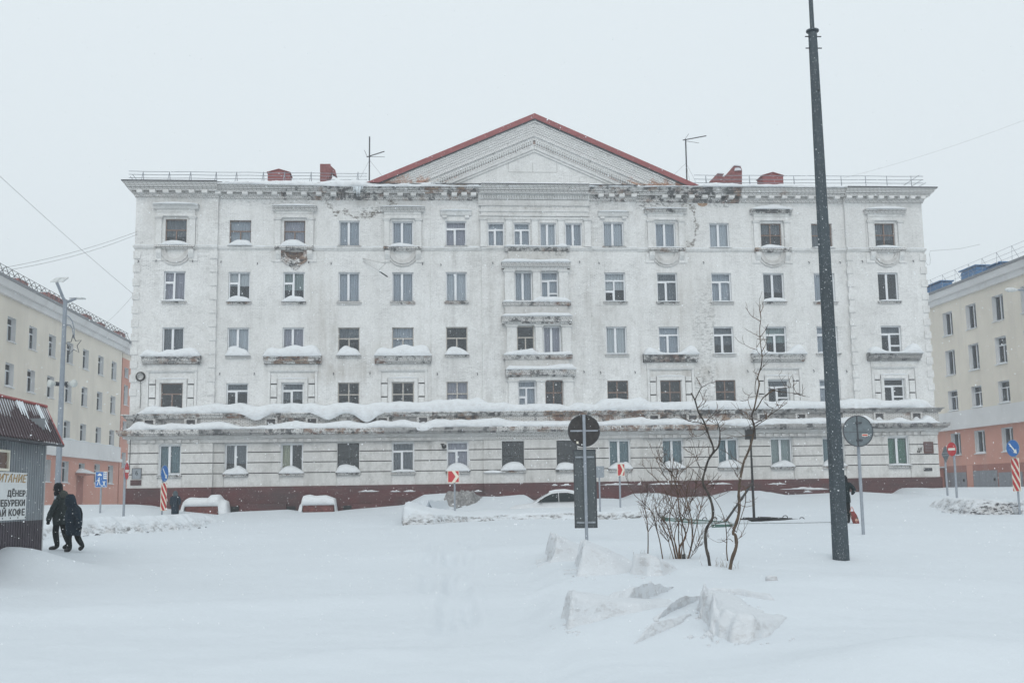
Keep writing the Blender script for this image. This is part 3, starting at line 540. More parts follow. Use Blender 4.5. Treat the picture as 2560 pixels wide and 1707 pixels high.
for k in ('c1', 'c3', 'c5', 'd5', 'd3', 'd1'):
    f, w = win_obj[(5, k)]; xc = (w[0]+w[1])/2; y = seg_y(xc); refx = 435
    zt = FZ(511, refx, -0.5); zm = FZ(522, refx, -0.4); zl = FZ(531, refx, -0.3); zk = FZ(541, refx, -0.25); zb = FZ(614, refx, -0.2)
    moulding('window_hood', xc-1.08, xc+1.08, y-0.002, [(0, zk), (0.16, zk+0.005), (0.16, zl-0.04), (0.2, zl), (0.0, zl+0.001)], M_STUCCO)
    moulding('window_hood', xc-1.08, xc+1.08, y-0.002, [(0, zl+0.002), (0.14, zl+0.003), (0.16, zm-0.05), (0.26, zm), (0, zm+.001)], M_STUCCO)
    moulding('window_hood', xc-1.27, xc+1.27, y-0.002, [(0, zm+0.002), (0.24, zm+0.004), (0.32, zm+0.12), (0.46, zt-0.06), (0.48, zt), (0, zt+0.01)], HOODMAT5[k])
    obj('snow_cap', heap(xc-1.32, xc+1.32, zt, {'d3': .34, 'd1': .24, 'd5': .12, 'c5': .11}.get(k, 0.17), y, y-0.56, seed=xc+2, flat=0.3, n=30), M_SNOWCAP, bld, True)
    for s in (-1, 1):
        pilaster(xc+s*0.95-0.16, xc+s*0.95+0.16, zb, zk, y, bld, 0.15, 0.13)
        mb = MB(); mb.box(xc+s*1.17-0.03, xc+s*1.17+0.05, y-0.05, y-0.003, zb, zk-0.12); obj('pilaster_strip', mb, M_STUCCO, bld)
        mb = MB(); mb.prism_yz([(y-0.003, zs0-0.02), (y-0.30, zs0-0.03), (y-0.26, zs0-0.25), (y-0.10, zs0-0.50), (y-0.003, zs0-0.55)], xc+s*0.90-0.15, xc+s*0.90+0.15); obj('sill_bracket', mb, M_STUCCO, bld)
        mb = MB(); mb.box(xc+s*1.02-0.26, xc+s*1.02+0.26, y-0.06, y-0.003, zs0-0.68, zs0-0.05); obj('bracket_plate', mb, M_STUCCO, bld)
    moulding('window_ledge', xc-1.12, xc+1.12, y-0.002, [(0, zs0-0.03), (0.2, zs0-0.01), (0.26, zs0+0.06), (0.36, zs0+0.09), (0.38, zs1+0.01), (0, zs1+0.02)], M_W_MIX if k in ('c3', 'd3', 'c5', 'd5') else M_W_WHITE)
    hh = {'c1': .34, 'c3': .42, 'c5': .28, 'd5': .07, 'd3': .26, 'd1': .22}[k]
    obj('snow_cap', heap(xc-0.85, xc+0.85, zs1+0.01, hh, y+0.10, y-0.42, seed=xc+4, skew=0.2, n=30), M_SNOWCAP, bld, True)
    obj('snow_cap', heap(xc-1.14, xc+1.14, zs1+0.012, 0.09, y, y-0.40, seed=xc+5, flat=0.3, n=30), M_SNOWCAP, bld, True)
    arc_steps(xc, zs0-0.02, y, bld, M_W_RED if k == 'c3' else M_STUCCO_S)
    if k == 'c3':
        mb = MB(); n = 14; mb.prism_xz([(xc+math.cos(math.pi+math.pi*i/n)*0.64+random.uniform(-.03, .03), zs0-0.08+math.sin(math.pi+math.pi*i/n)*0.66+random.uniform(-.03, .03)) for i in range(n+1)], y-0.02, y-0.003)
        obj('bare_brick_patch', mb, worn('crumbled_brick', 0.0, 0.8, 0.9, 9.0, 2.0, bc=0.55), bld)
        mb = MB(); mb.prism_xz([(xc-0.5, zs0-0.75), (xc-0.1, zs0-1.1), (xc+0.1, zs0-1.2), (xc+0.3, zs0-1.0), (xc+0.55, zs0-0.65), (xc+0.2, zs0-0.8)], y-0.03, y-0.003); obj('bare_brick_patch', mb, M_W_RED, bld)
HOODMAT3 = {'c1': M_W_MIX, 'c3': M_W_RED, 'c5': M_W_MIX, 'd5': M_W_DARK, 'd3': M_W_MIX, 'd1': M_W_GREY}
LP = {'L': [(0, 0), (.03, .30), (.10, .40), (.20, .30), (.30, .20), (.42, .36), (.55, .30), (.68, .38), (.82, .44), (.94, .34), (1, 0)], 'F': [(0, 0), (.04, .36), (.14, .48), (.28, .36), (.40, .50), (.55, .60), (.68, .46), (.80, .58), (.93, .50), (1, 0)],
      'R': [(0, 0), (.05, .34), (.13, .40), (.22, .28), (.30, .12), (.5, .08), (.68, .12), (.76, .34), (.86, .56), (.95, .42), (1, 0)]}
for k in ('c1', 'c3', 'c5', 'd5', 'd3', 'd1'):
    f, w = win_obj[(2, k)]; xc = (w[0]+w[1])/2; y = seg_y(xc); rx = 435
    za, zb2, zc, zd = FZ(890, rx, -0.7), FZ(903, rx, -0.6), FZ(925, rx, -0.25), FZ(950, rx, -0.2); zbot = FZ(1022, rx, -0.2)
    hw = 1.62
    moulding('window_hood', xc-hw, xc+hw, y-0.002, [(0, zb2-0.13), (0.22, zb2-0.12), (0.24, zb2-0.02), (0.42, zb2), (0.46, zb2+0.14), (0.62, za-0.05), (0.64, za), (0, za+0.01)], HOODMAT3[k])
    moulding('hood_frieze', xc-1.42, xc+1.42, y-0.002, [(0, zc-0.12), (0.10, zc-0.115), (0.16, zc-0.02), (0.16, zc), (0.08, zc+0.02), (0.08, zb2-0.135), (0, zb2-0.134)], M_STUCCO)
    prof = LP['L' if k == 'c1' else ('F' if k in ('c3', 'c5') else 'R')]
    n = 44; mb = MB(); rows = []; hk_ = np.hanning(9)/np.hanning(9).sum(); HA = np.convolve(np.pad(np.interp(np.linspace(0, 1, n+1), [p[0] for p in prof], [p[1] for p in prof])*1.12, 4, mode='edge'), hk_, 'valid')*np.minimum(1, np.minimum(np.arange(n+1), np.arange(n+1)[::-1])/2.0+.15)**.6
    for i in range(n+1):
        u = i/n; h = float(HA[i])*(1+0.2*vnoise(u*4, xc, 3))+0.01; x = xc-hw-0.04+(2*hw+0.08)*u; b = 0.06*vnoise(u*4, xc*2, 6)
        rows.append([(x, y+0.0, za+h*0.97), (x, y-0.25, za+h), (x, y-0.45, za+h*0.93), (x, y-0.60-b, za+h*0.72), (x, y-0.70-b, za+h*0.40), (x, y-0.71-b, za+h*0.12), (x, y-0.655, za-0.03)])
    mb.grid(rows); obj('snow_cap', mb, M_SNOWCAP, bld, True)
    for s in (-1, 1):
        mb = MB(); a, b = sorted((xc+s*1.27, xc+s*1.40)); mb.box(a, b, y-0.13, y-0.003, zbot, zc-0.121); obj('pilaster_strip', mb, M_STUCCO, bld)
        a, b = sorted((xc+s*0.90, xc+s*1.24)); zk1, zk0 = FZ(962, rx), FZ(996, rx)
        mb = MB(); mb.box(a, b, y-0.10, y-0.003, zk0+0.04, zk1-0.04); obj('panel_block', mb, M_STUCCO, bld)
        mb = MB(); mb.box(a, b, y-0.10, y-0.003, zbot, zk0-0.04); obj('panel_block', mb, M_STUCCO, bld)
        mb = MB(); mb.box(a, b, y-0.10, y-0.003, zk1+0.04, zd+0.05); obj('panel_block', mb, M_STUCCO, bld)
        mb = MB(); mb.box(a-0.01, b+0.01, y-0.012, y-0.0035, zk0-0.045, zk0+0.045); mb.box(a-0.01, b+0.01, y-0.012, y-0.0035, zk1-0.045, zk1+0.045); obj('panel_slot', mb, M_GROOVE, bld)
        a, b = sorted((xc+s*0.66, xc+s*0.85)); mb = MB(); mb.box(a, b, y-0.09, y-0.003, zbot, zd); obj('window_moulding', mb, M_STUCCO, f)
    mb = MB(); mb.box(xc-0.85, xc+0.85, y-0.092, y-0.003, ROWTOP[2]+0.02, zd+0.08); obj('window_moulding', mb, M_STUCCO, f)
    obj('snow_cap', heap(xc-0.87, xc+0.87, zd+0.08, 0.07, y, y-0.12, seed=xc, flat=0.3), M_SNOWCAP, f, True)
# ---- two-window bay of the centre, three floors
def snow_strip(x0, x1, z, h0, h1, y, dep, seed):
    n = 36; rows = []; mb = MB()
    for i in range(n+1):
        u = i/n; e = min(1, min(u, 1-u)/0.05+0.02); h = (h0+(h1-h0)*(0.5+1.2*vnoise(u*3.3, seed*2.1, 4)))*e+0.01; x = x0+(x1-x0)*u
        rows.append([(x, y, z+h), (x, y-dep*0.6, z+h), (x, y-dep*0.92, z+h*0.8), (x, y-dep-0.05, z+h*0.4), (x, y-dep-0.04, z), (x, y-dep+0.02, z-0.02)])
    mb.grid(rows); obj('snow_cap', mb, M_SNOWCAP, bld, True)
yb_ = YP
for row, hx, hood, cap, led, pil, wbot in ((4, (1255, 1427), (655, 664), 676, (755, 763), ((1262, 1286), (1333, 1351), (1398, 1421)), 779), (3, (1254, 1428), (790, 803), 813, (887, 897), ((1266, 1290), (1337, 1354), (1403, 1425)), 912), (2, (1262, 1434), (923, 936), 950, None, ((1268, 1291), (1338, 1358), (1404, 1428)), 1018)):
    x0, x1 = FX(hx[0], -0.6, 720), FX(hx[1], -0.6, 720); rx = 1340
    ht, hb = FZ(hood[0], rx, -0.8), FZ(hood[1], rx, -0.7); zc = FZ(cap, rx, -0.4)
    m = M_W_WHITE if row == 4 else M_W_MIX
    moulding('bay_hood', x0, x1, yb_-0.002, [(0, hb-0.12), (0.34, hb-0.11), (0.38, hb-0.02), (0.52, hb), (0.55, hb+0.1), (0.64, ht-0.02), (0.64, ht), (0, ht+0.01)], m)
    moulding('bay_entablature', x0+0.16, x1-0.16, yb_-0.002, [(0, zc+0.002), (0.26, zc+0.003), (0.28, zc+0.12), (0.31, zc+0.14), (0.31, hb-0.125), (0, hb-0.122)], M_STUCCO)
    snow_strip(x0-0.03, x1+0.03, ht, 0.10, 0.36 if row == 2 else 0.26, yb_, 0.66, row)
    zbot = FZ(wbot, rx, -0.4) if row != 2 else FZ(1030, rx)
    zled = FZ(led[0], rx, -0.5) if led else zbot
    for a, b in pil: pilaster(FX(a, -0.4, 720), FX(b, -0.4, 720), zled, zc, yb_, bld, 0.22, 0.10)
    if led:
        zl0 = FZ(led[1], rx, -0.5)
        moulding('bay_ledge', x0+0.05, x1, yb_-0.002, [(0, zl0), (0.3, zl0+0.005), (0.34, zl0+0.1), (0.44, zled-0.03), (0.45, zled), (0, zled+0.01)], M_W_MIX)
        mb = MB(); mb.box(x0+0.18, x1-0.2, yb_-0.20, yb_-0.003, FZ(wbot, rx, -0.4)-0.2, zl0-0.001); obj('bay_panel', mb, M_STUCCO_S, bld)
        n = 40; mb = MB(); rows = []
        for i in range(n+1):
            u = i/n
            if row == 4: h = float(np.interp(u, (0, .03, .12, .16, .42, .47, .55, .75, .93, 1), (0, .12, .16, .03, .02, .18, .34, .32, .26, 0)))
            else: h = float(np.interp(u, (0, .04, .2, .32, .42, .46, .5, .6, .75, .96, 1), (0, .14, .28, .34, .40, .22, .14, .14, .16, .20, 0)))
            x = x0+0.03+(x1-x0)*u; h = h*(1+0.3*vnoise(u*7, row, 2))+0.008
            rows.append([(x, yb_+0.1, zled+h), (x, yb_-0.25, zled+h), (x, yb_-0.40, zled+h*0.85), (x, yb_-0.50, zled+h*0.4), (x, yb_-0.48, zled), (x, yb_-0.43, zled-0.02)])
        mb.grid(rows); obj('snow_cap', mb, M_SNOWCAP, bld, True)
x0, x1 = FX(1262, -0.4, 620), FX(1424, -0.4, 620); zt, zb = FZ(618, 1340, -0.4), FZ(627, 1340, -0.4)
moulding('bay_ledge', x0, x1, yb_-0.002, [(0, zb-0.02), (0.2, zb), (0.24, zb+0.1), (0.36, zt-0.02), (0.36, zt), (0, zt+0.01)], M_W_DARK)
snow_strip(x0-0.05, x1+0.02, zt, 0.04, 0.16, yb_+0.1, 0.50, 9); obj('snow_cap', heap(FX(1392, -0.4, 610), FX(1420, -0.4, 610), zt, 0.28, yb_+0.1, yb_-0.42, seed=3), M_SNOWCAP, bld, True)
mb = MB(); mb.box(x0+0.2, x1-0.2, yb_-0.16, yb_-0.003, FZ(648, 1340, -0.4), zb-0.021); obj('bay_panel', mb, plaster('stained_panel', (0.66, 0.65, 0.63), 1.8, [(F(1385, 634)[0], F(1385, 634)[1], 0.9, 0.35, 0.8, 'speck')], lines=False), bld)
# ---- quoins
qz = [FZ(639+34.2*i, 350) for i in range(11)]
q = MB(); q.prism_xz([(-0.2, -0.2), (0.2, -0.2), (0.2, 0.2), (-0.2, 0.2)], -0.055, 0.0); q_me = q.mesh('quoin', [M_STUCCO])
q2 = MB(); q2.box(-0.205, 0.20, -0.055, 0.45, -0.21, 0.21); q2_me = q2.mesh('quoin', [M_STUCCO])
for z in qz:
    put('quoin', q2_me, bld, (XL+0.15, YE-0.002, z)); put('quoin', q_me, bld, (FX(541, YE)-0.205, YE-0.002, z))
    put('quoin', q2_me, bld, (XR-0.15, YE-0.002, z), 0, (-1, 1, 1)); put('quoin', q_me, bld, (FX(2124, YE)+0.205, YE-0.002, z))
    mb = MB()
# ---- ledges between ground floor and first floor
up_base = [(330, 1034), (600, 1031), (900, 1030), (1100, 1029), (1350, 1026), (1600, 1025), (1850, 1022), (2340, 1017)]
lo_base = [(300, 1074), (600, 1072), (850, 1070), (1100, 1067), (1400, 1065), (1650, 1062), (1850, 1060), (2360, 1057)]
YU, YLO = -0.75, -0.98
zu = at(1000, 1029.5, Y=YU)[2]; zlo = at(1000, 1068.5, Y=YLO)[2]
def pieces(lst, fn):
    for a, b, m in lst:
        xa = XL if a is None else FX(a, -0.5, 1050); xb = XR if b is None else FX(b, -0.5, 1050)
        fn(xa, xb, m, 'l' if a is None else ('r' if b is None else None))
zu0 = zu-0.22
pieces([(None, 500, M_W_MIX), (500, 540, M_W_WHITE), (540, 660, M_W_RED), (660, 800, M_W_MIX), (800, 920, M_W_DARK), (920, 1080, M_W_MIX), (1080, 1250, M_W_DARK), (1250, 1420, M_W_MIX), (1420, 1660, M_W_RED), (1660, 1880, M_W_DARK), (1880, 2110, M_W_GREY), (2110, None, M_W_GREY)],
       lambda a, b, m, c: moulding('upper_ledge', a, b, -0.2, [(0, zu0-0.03), (0.28, zu0-0.025), (0.32, zu0+0.04), (0.40, zu-0.08), (0.52, zu-0.05), (0.53, zu), (0, zu+0.01)], m, corner=c))
zf0 = zlo; zf1 = zu0-0.031
def frz(a, b, m, c):
    mb = MB(); mb.box(a-(0.12 if c == 'l' else 0)+0.001, b+(0.12 if c == 'r' else 0)-0.001, -0.34, 0.44, zf0+0.011, zf1); obj('frieze', mb, m, bld)
pieces([(None, 500, M_W_GREY), (500, 580, M_W_PALE), (580, 680, M_W_MIX), (680, 790, M_W_DARK), (790, 910, M_W_MIX), (910, 1050, M_W_GREY), (1050, 1200, M_W_DARK), (1200, 1330, M_W_PALE), (1330, 1500, M_W_MIX), (1500, 1640, M_W_RED), (1640, 1770, M_W_DARK), (1770, 1860, M_W_RED), (1860, 2110, M_W_GREY), (2110, None, M_W_PALE)], frz)
for k in ('c1', 'c3', 'c5', 'd5', 'd3', 'd1'):
    xc = sum(colx[k])/2
    for s in (-1, 1):
        x = xc+s*1.15; mb = MB(); y0, y1 = -0.46, -0.341
        for r in ((x-0.36, x-0.24, zf0+.012, zf1-.001), (x+0.24, x+0.36, zf0+.012, zf1-.001), (x-0.24, x+0.24, zf1-0.07, zf1-.002), (x-0.24, x+0.24, zf0+.012, zf0+0.22)): mb.box(r[0], r[1], y0, y1, r[2], r[3])
        obj('frieze_pedestal', mb, M_W_WHITE, bld)
        mb = MB(); mb.box(x-0.24, x+0.24, -0.352, -0.343, zf0+0.23, zf1-0.07); obj('pedestal_niche', mb, M_GROOVE, bld)
        obj('snow_cap', heap(x-0.23, x+0.23, zf0+0.20, 0.17, -0.35, -0.47, seed=x), M_SNOWCAP, bld, True)
zl1 = zlo-0.30
pieces([(None, 500, M_W_MIX), (500, 560, M_W_GREY), (560, 660, M_W_GREY), (660, 760, M_W_DARK), (760, 960, M_W_RED), (960, 1240, M_W_GREY), (1240, 1440, M_W_MIX), (1440, 1640, M_W_RED), (1640, 1790, M_W_RED), (1790, 2110, M_W_GREY), (2110, None, M_W_GREY)],
       lambda a, b, m, c: moulding('lower_ledge', a, b, -0.2, [(0.42, zl1-0.02), (0.62, zl1), (0.66, zl1+0.08), (0.74, zl1+0.1), (0.78, zlo-0.05), (0.78, zlo), (0, zlo+0.01)], m, corner=c))
pieces([(None, 1240, M_STUCCO_S), (1240, 1440, M_W_PALE), (1440, None, M_STUCCO_S)],
       lambda a, b, m, c: moulding('bed_moulding', a, b, -0.2, [(0, zl1-0.42), (0.08, zl1-0.40), (0.10, zl1-0.22), (0.22, zl1-0.18), (0.24, zl1-0.10), (0.40, zl1-0.06), (0.41, zl1-0.021)], m, corner=c))
den = MB(); den.box(-0.115, 0.115, -0.16, 0, -0.09, 0.09); den_me = den.mesh('dentil', [M_STUCCO_S])
for k in ('c1', 'c3', 'c5', 'd5', 'd3', 'd1'):
    xc = sum(colx[k])/2
    for i in range(7): put('dentil', den_me, bld, (xc+(i-3)*0.475+0.05, -0.26, zl1-0.31))
UP_SNOW = [(345,1021.7),(385,1012),(404,1018),(426,1014),(455,1020),(489,1013),(518,1012),(545,1006),(569,1012),(593,1005.5),(620,1009.6),(634,1014),(650,1016),(678,1007.6),(709,1009.6),(736,1005),(758,1009.6),(775,1004.7),(809,1014),(820,1013),(840,1007),(871,1005.6),(913,1011),(942,1003.6),(971,1005),(1010,1002.4),(1046,1006),(1097,996),(1114,999),(1145,995),(1172,997.6),(1203.5,990),(1208,1003.6),(1237,1007),(1266.5,1002),(1278.6,1011),(1344,1008.5),(1400,1009.7),(1422,1017),(1432,1007),(1468,1007),(1485,1012),(1505,996),(1546,995),(1572.6,997.6),(1602,988),(1626,1006),(1640.5,1003.6),(1657,1007),(1679,1003.6),(1703.5,1003.6),(1752,1001),(1788,1002),(1815,998.8),(1839,1002),(1897,996),(1920.6,1003.6),(1967,1000),(2059,1003.6),(2102,1000),(2129,995),(2151,999),(2170,994),(2209,1001),(2252.5,999),(2282,995),(2311,1000),(2332.5,1015.7)]
LO_SNOW = [(312,1070),(327,1065),(346,1049.5),(356,1055.6),(385,1063),(436,1057),(470,1060.5),(494,1060),(508,1054),(552,1052),(581,1060),(615,1066.5),(659,1064),(700,1058),(736,1050.8),(775,1055.6),(799,1059),(840,1053),(871,1049.7),(913,1058),(956,1047.7),(976,1053),(1005,1046),(1034,1053),(1056,1058),(1090,1045),(1131,1048.4),(1179,1048.4),(1218,1044),(1257,1045),(1276,1052),(1400,1051),(1507,1053),(1558,1045),(1609,1040),(1626,1048.4),(1689,1043.6),(1718,1051),(1762,1045),(1800,1052),(1844,1045),(1904,1052),(1933,1044),(1996,1047),(2044,1042.4),(2102,1043.6),(2160.5,1037.5),(2185,1052),(2223.5,1051),(2248,1041),(2272,1051),(2303,1049.6),(2315.5,1034),(2346,1055)]
dX = lambda p: FX(p, YU, 1040)
snow_run('ledge_snow', UP_SNOW, up_base, -0.05, YU-0.03, Yref=-0.35, droops=((dX(640), 0.62, 0.42), (dX(820), 0.62, 0.40), (dX(917), 0.62, 0.55)), seed=2)
snow_run('ledge_snow', LO_SNOW, lo_base, -0.33, YLO-0.03, Yref=-0.6, droops=((FX(1056, YLO, 1070), 0.5, 0.20), (FX(1868, YLO, 1065), 1.2, 0.12)), seed=6)
# ---- gable
YG = -0.95; ZBASE = 19.60
gl, gap, gr = at(918, 455, Y=YG), at(1336, 285, Y=YG), at(1746, 465, Y=YG)
xa, za = gap[0], gap[2]; ml = (za-ZBASE)/(xa-gl[0]); mr = (za-ZBASE)/(gr[0]-xa)
def chev(s0, s1, y0, y1, name, mats, side, par=bld, u0=None, u1=None):
    m = ml if side < 0 else mr
    f = lambda s: (za-s-ZBASE)/m
    if u0 is None: pts = [(f(s0), ZBASE), (f(s1), ZBASE), (0, za-s1), (0, za-s0)]
    else: pts = [(u1, za-s0-m*u1), (u1, za-s1-m*u1), (u0, za-s1-m*u0), (u0, za-s0-m*u0)]
    poly = [(xa+side*u, z) for u, z in pts]
    if side > 0: poly = poly[::-1]
    mb = MB().prism_xz(poly, y0, y1); return obj(name, mb, mats, par)
def rake_mat(side, name):
    m = ml if side < 0 else mr; ang = math.atan(m)*(1 if side < 0 else -1)
    t = NT(name).set(0.9, 0, 0.2); vec, sp = brickvec(t)
    mp = t.n('ShaderNodeMapping'); mp.inputs['Rotation'].default_value = (0, 0, -ang); t.l(vec, mp.inputs[0])
    b = bricks(t, mp.outputs[0], (0.80, 0.80, 0.79), (0.70, 0.70, 0.69), (0.30, 0.30, 0.30), 0.010); bb = bricks(t, mp.outputs[0], (0.40, 0.17, 0.12), (0.55, 0.33, 0.22), (0.3, 0.28, 0.26))
    low = t.ramp(sp.outputs[2], 0.0, 1.0)
    hz = t.math('SUBTRACT', 1.0, t.math('MULTIPLY', t.math('SUBTRACT', sp.outputs[2], 19.4), 0.62)); n2 = t.noise(1.2, 6, 0.7, t.P())
    c = t.mix(t.ramp(t.math('ADD', t.math('MULTIPLY', hz, 0.55), n2), 0.84, 0.95), b.outputs['Color'], bb.outputs['Color'])
    c = t.mix(t.math('MULTIPLY', t.ramp(t.noise(2.6, 6, 0.75, t.P()), 0.60, 0.68), 0.6), c, (0.12, 0.115, 0.11))
    t.col(c); t.bump(t.math('SUBTRACT', 1.0, b.outputs['Fac']), 0.5, 0.015); return t.m
M_TYMP = plaster('painted_brick_tympanum', (0.82, 0.825, 0.82), 0.5, brick_bump=0.6)
M_EGGBACK = simple('reddish_weathered_band', (0.46, 0.37, 0.34), 0.9, var=0.25, obj=False)
RB = [0.36, 0.50, 0.63, 0.76, 0.90, 1.05, 1.28, 1.50]
RY = [-0.88, -0.84, -0.80, -0.765, -0.73, -0.70, -0.60, -0.46]
for side in (-1, 1):
    rm = rake_mat(side, 'rake_brick_left' if side < 0 else 'rake_brick_right'); m = ml if side < 0 else mr
    chev(-0.02, 0.30, -1.02, DEP, 'gable_roof', M_REDROOF, side); chev(0.301, 0.355, -0.985, 0.3, 'fascia_shadow_board', M_IRON, side)  # second piece: dark iron-coloured strip below the red roof edge
    chev(-0.12, -0.021, -0.55, DEP, 'snow_cap', M_SNOW, side)
    L = (za-0.36-ZBASE)/m
    for k in range(2):                     # two visible courses of big header blocks, one by one
        u = 0.02 + 0.25*k
        while u < L-0.9:
            wd = random.uniform(0.42, 0.60)
            chev(RB[k]+0.004, RB[k+1]-0.006, RY[k]+random.uniform(-0.015, 0.01), -0.3, 'rake_block', rm, side, u0=u, u1=u+wd-0.014); u += wd
        chev(RB[k]+0.002, RB[k+1]-0.001, RY[k]+0.03, -0.31, 'rake_backing', rm, side)
    for k in range(2, 7): chev(RB[k], RB[k+1]-0.004, RY[k], -0.3, 'rake_course', rm, side)
    mb = MB(); n = 46; u1 = (za-1.55-ZBASE)/m
    for i in range(n):
        u = 0.12+(u1-0.1)*i/n; z = za-1.5-m*u; x = xa+side*u
        mb.tube([(x, -0.47, z-0.22), (x+side*0.02, -0.54, z-0.10), (x, -0.52, z+0.02)], [0.045, 0.075, 0.05], 6)
    obj('egg_moulding', mb, M_TYMP, bld, kind='stuff'); chev(1.74, 1.80, -0.52, -0.3, 'rake_course', rm, side); chev(2.02, 2.16, -0.42, -0.2, 'rake_course', M_TYMP, side)
    chev(1.50, 1.735, -0.46, -0.3, 'rake_course', M_EGGBACK, side)
    mb = MB(); n = 40; u1 = (za-2.0-ZBASE)/m
    for i in range(n):
        u = 0.08+(u1-0.05)*i/n; z = za-1.805-m*u; x = xa+side*u; mb.prism_xz([(x-0.07, z-0.21-side*m*(-0.07)*1), (x+0.07, z-0.21-side*m*0.07), (x+0.07, z-side*m*0.07), (x-0.07, z+side*m*0.07)], -0.50, -0.35)
    obj('dentil', mb, M_TYMP, bld, kind='stuff')
hw0, hw1 = (za-0.4-ZBASE)/ml, (za-0.4-ZBASE)/mr
mb = MB().prism_xz([(xa-hw0, ZBASE-0.3), (xa+hw1, ZBASE-0.3), (xa+hw1, ZBASE), (xa, za-0.45), (xa-hw0, ZBASE)], -0.33, 0.2); obj('tympanum', mb, M_TYMP, bld)
for a, b, c, d in ((1271, 1392, 408, 430),):   # shallow bricked-up panel
    mb = MB(); p0 = F(a, d, -0.35); p1 = F(b, c, -0.35)
    for r in ((p0[0], p1[0], p0[1]-0.02, p0[1]+0.01), (p0[0]-0.02, p0[0]+0.01, p0[1], p1[1]), (p1[0]-0.01, p1[0]+0.02, p0[1], p1[1]), ((p0[0]+p1[0])/2-0.012, (p0[0]+p1[0])/2+0.012, p0[1], p1[1])): mb.box(r[0], r[1], -0.342, -0.331, r[2], r[3])
    obj('panel_joint', mb, simple('pale_joint', (0.42, 0.42, 0.41), 0.9, obj=False), bld)
# main roof and its snow
mb = MB(); mb.prism_yz([(0.3, 19.3), (0.3, 19.545), (7, 20.4), (DEP, 19.545), (DEP, 19.3)], XL, XR); obj('roof', mb, M_REDROOF, bld)
rs_base = [(311, 456), (560, 458), (860, 465), (1340, 466), (1600, 466), (1860, 466), (2331, 470)]
snow_run('roof_snow', [(345, 453), (480, 453), (560, 456), (640, 455), (660, 452), (760, 451), (800, 455), (843, 448), (920, 449), (945, 459), (980, 462), (1030, 458), (1060, 456), (1100, 456), (1110, 462), (1150, 466), (1185, 464), (1200, 456), (1290, 455), (1420, 457), (1500, 460), (1520, 466), (1570, 468), (1590, 463), (1640, 468), (1700, 466), (1725, 463), (1745, 462), (1780, 457), (1850, 461), (1930, 462), (1950, 459), (2010, 462), (2100, 466), (2250, 467)], rs_base, 0.3, -1.03, Yref=-0.6, seed=3, lip=0.02)
def house_box(name, px0, px1, pyb, pye, pya, Y, mat, dep=1.1):
    a, b = F(px0, pyb, Y), F(px1, pyb, Y); ze, zz = F(px0, pye, Y)[1], F((px0+px1)/2, pya, Y)[1]
    c = thing(name, '', 'x', ((a[0]+b[0])/2, Y, a[1])) if False else None
    mb = MB().prism_xz([(a[0], 19.4), (b[0], 19.4), (b[0], ze), ((a[0]+b[0])/2, zz), (a[0], ze)], Y, Y+dep); o = obj(name, mb, mat, bld)
    h = MB(); h.prism_xz([(a[0]-0.05, ze), ((a[0]+b[0])/2, zz), (b[0]+0.05, ze), (b[0]+0.05, ze+0.04), ((a[0]+b[0])/2, zz+0.04), (a[0]-0.05, ze+0.04)], Y-0.06, Y+dep+0.05); obj('dormer_roof', h, M_REDROOF, o); return o
M_RUST = simple('snow_flecked_rust', (0.24, 0.10, 0.10), 0.85, var=0.4, scale=7, obj=False)
house_box('roof_dormer', 669, 724, 455, 432, 424, 2.0, M_REDROOF); house_box('roof_dormer', 1907, 1959, 465, 440, 432, 2.0, M_REDROOF)
def poly_px(name, pts, Y, dep, mat): return obj(name, MB().prism_xz([F(a, b, Y) for a, b in pts][::-1], Y, Y+dep), mat, bld)
ch = poly_px('chimney', [(800, 410), (826, 410), (828, 434), (814, 458), (800, 458)], 3.0, 0.9, M_RUST)
c2 = poly_px('chimney_cowl', [(824, 412), (838, 425), (842, 440), (834, 436), (829, 432)], 3.1, 0.5, M_RUST)
poly_px('chimney', [(1776, 452), (1794, 434), (1810, 434), (1806, 442), (1812, 441), (1836, 414), (1852, 414), (1852, 418), (1855, 424), (1855, 462), (1780, 462)], 3.0, 0.9, M_RUST)
poly_px('snow_cap', [(1836, 427), (1838, 420), (1846, 419), (1852, 421), (1854, 426)], 2.9, 0.6, M_SNOW); poly_px('snow_cap', [(1835, 414), (1838, 412), (1853, 414), (1852, 416)], 2.9, 0.8, M_SNOW); poly_px('snow_cap', [(1793, 434), (1796, 432), (1809, 433), (1808, 435)], 2.9, 0.8, M_SNOW)
# roof railing
YR = 0.5
for (a, b, wires) in ((322, 918, ((428, 434), (436, 441), (444.5, 449))), (1735, 2308, ((438, 441), (448, 450), (457, 458)))):
    for (l, r) in wires:
        p, q = at(a, l, Y=YR), at(b, r, Y=YR); n = 12; obj('rail_wire', MB().tube([(p[0]+(q[0]-p[0])*i/n, YR, p[2]+(q[2]-p[2])*i/n - 0.02*math.sin(math.pi*(i % 3)/3)) for i in range(n+1)], 0.017, 4), M_STEEL, bld)
for x in (358, 424, 477, 541, 592, 659, 712, 778, 895): 
    p = at(x, 430, Y=YR); mb = MB(); mb.tube([(p[0], YR, p[2]), (p[0]-0.16, YR-0.1, 19.5)], 0.02, 4); mb.tube([(p[0], YR, p[2]), (p[0]+0.02, YR+0.35, 19.5)], 0.02, 4); obj('rail_post', mb, M_STEEL, bld)
for x in (1764, 1873, 1984, 2102, 2163, 2216, 2277):
    p = at(x, 440, Y=YR); mb = MB(); mb.tube([(p[0], YR, p[2]), (p[0]-0.02, YR-0.1, 19.5)], 0.02, 4); mb.tube([(p[0], YR, p[2]), (p[0]+0.2, YR+0.35, 19.5)], 0.02, 4); obj('rail_post', mb, M_STEEL, bld)
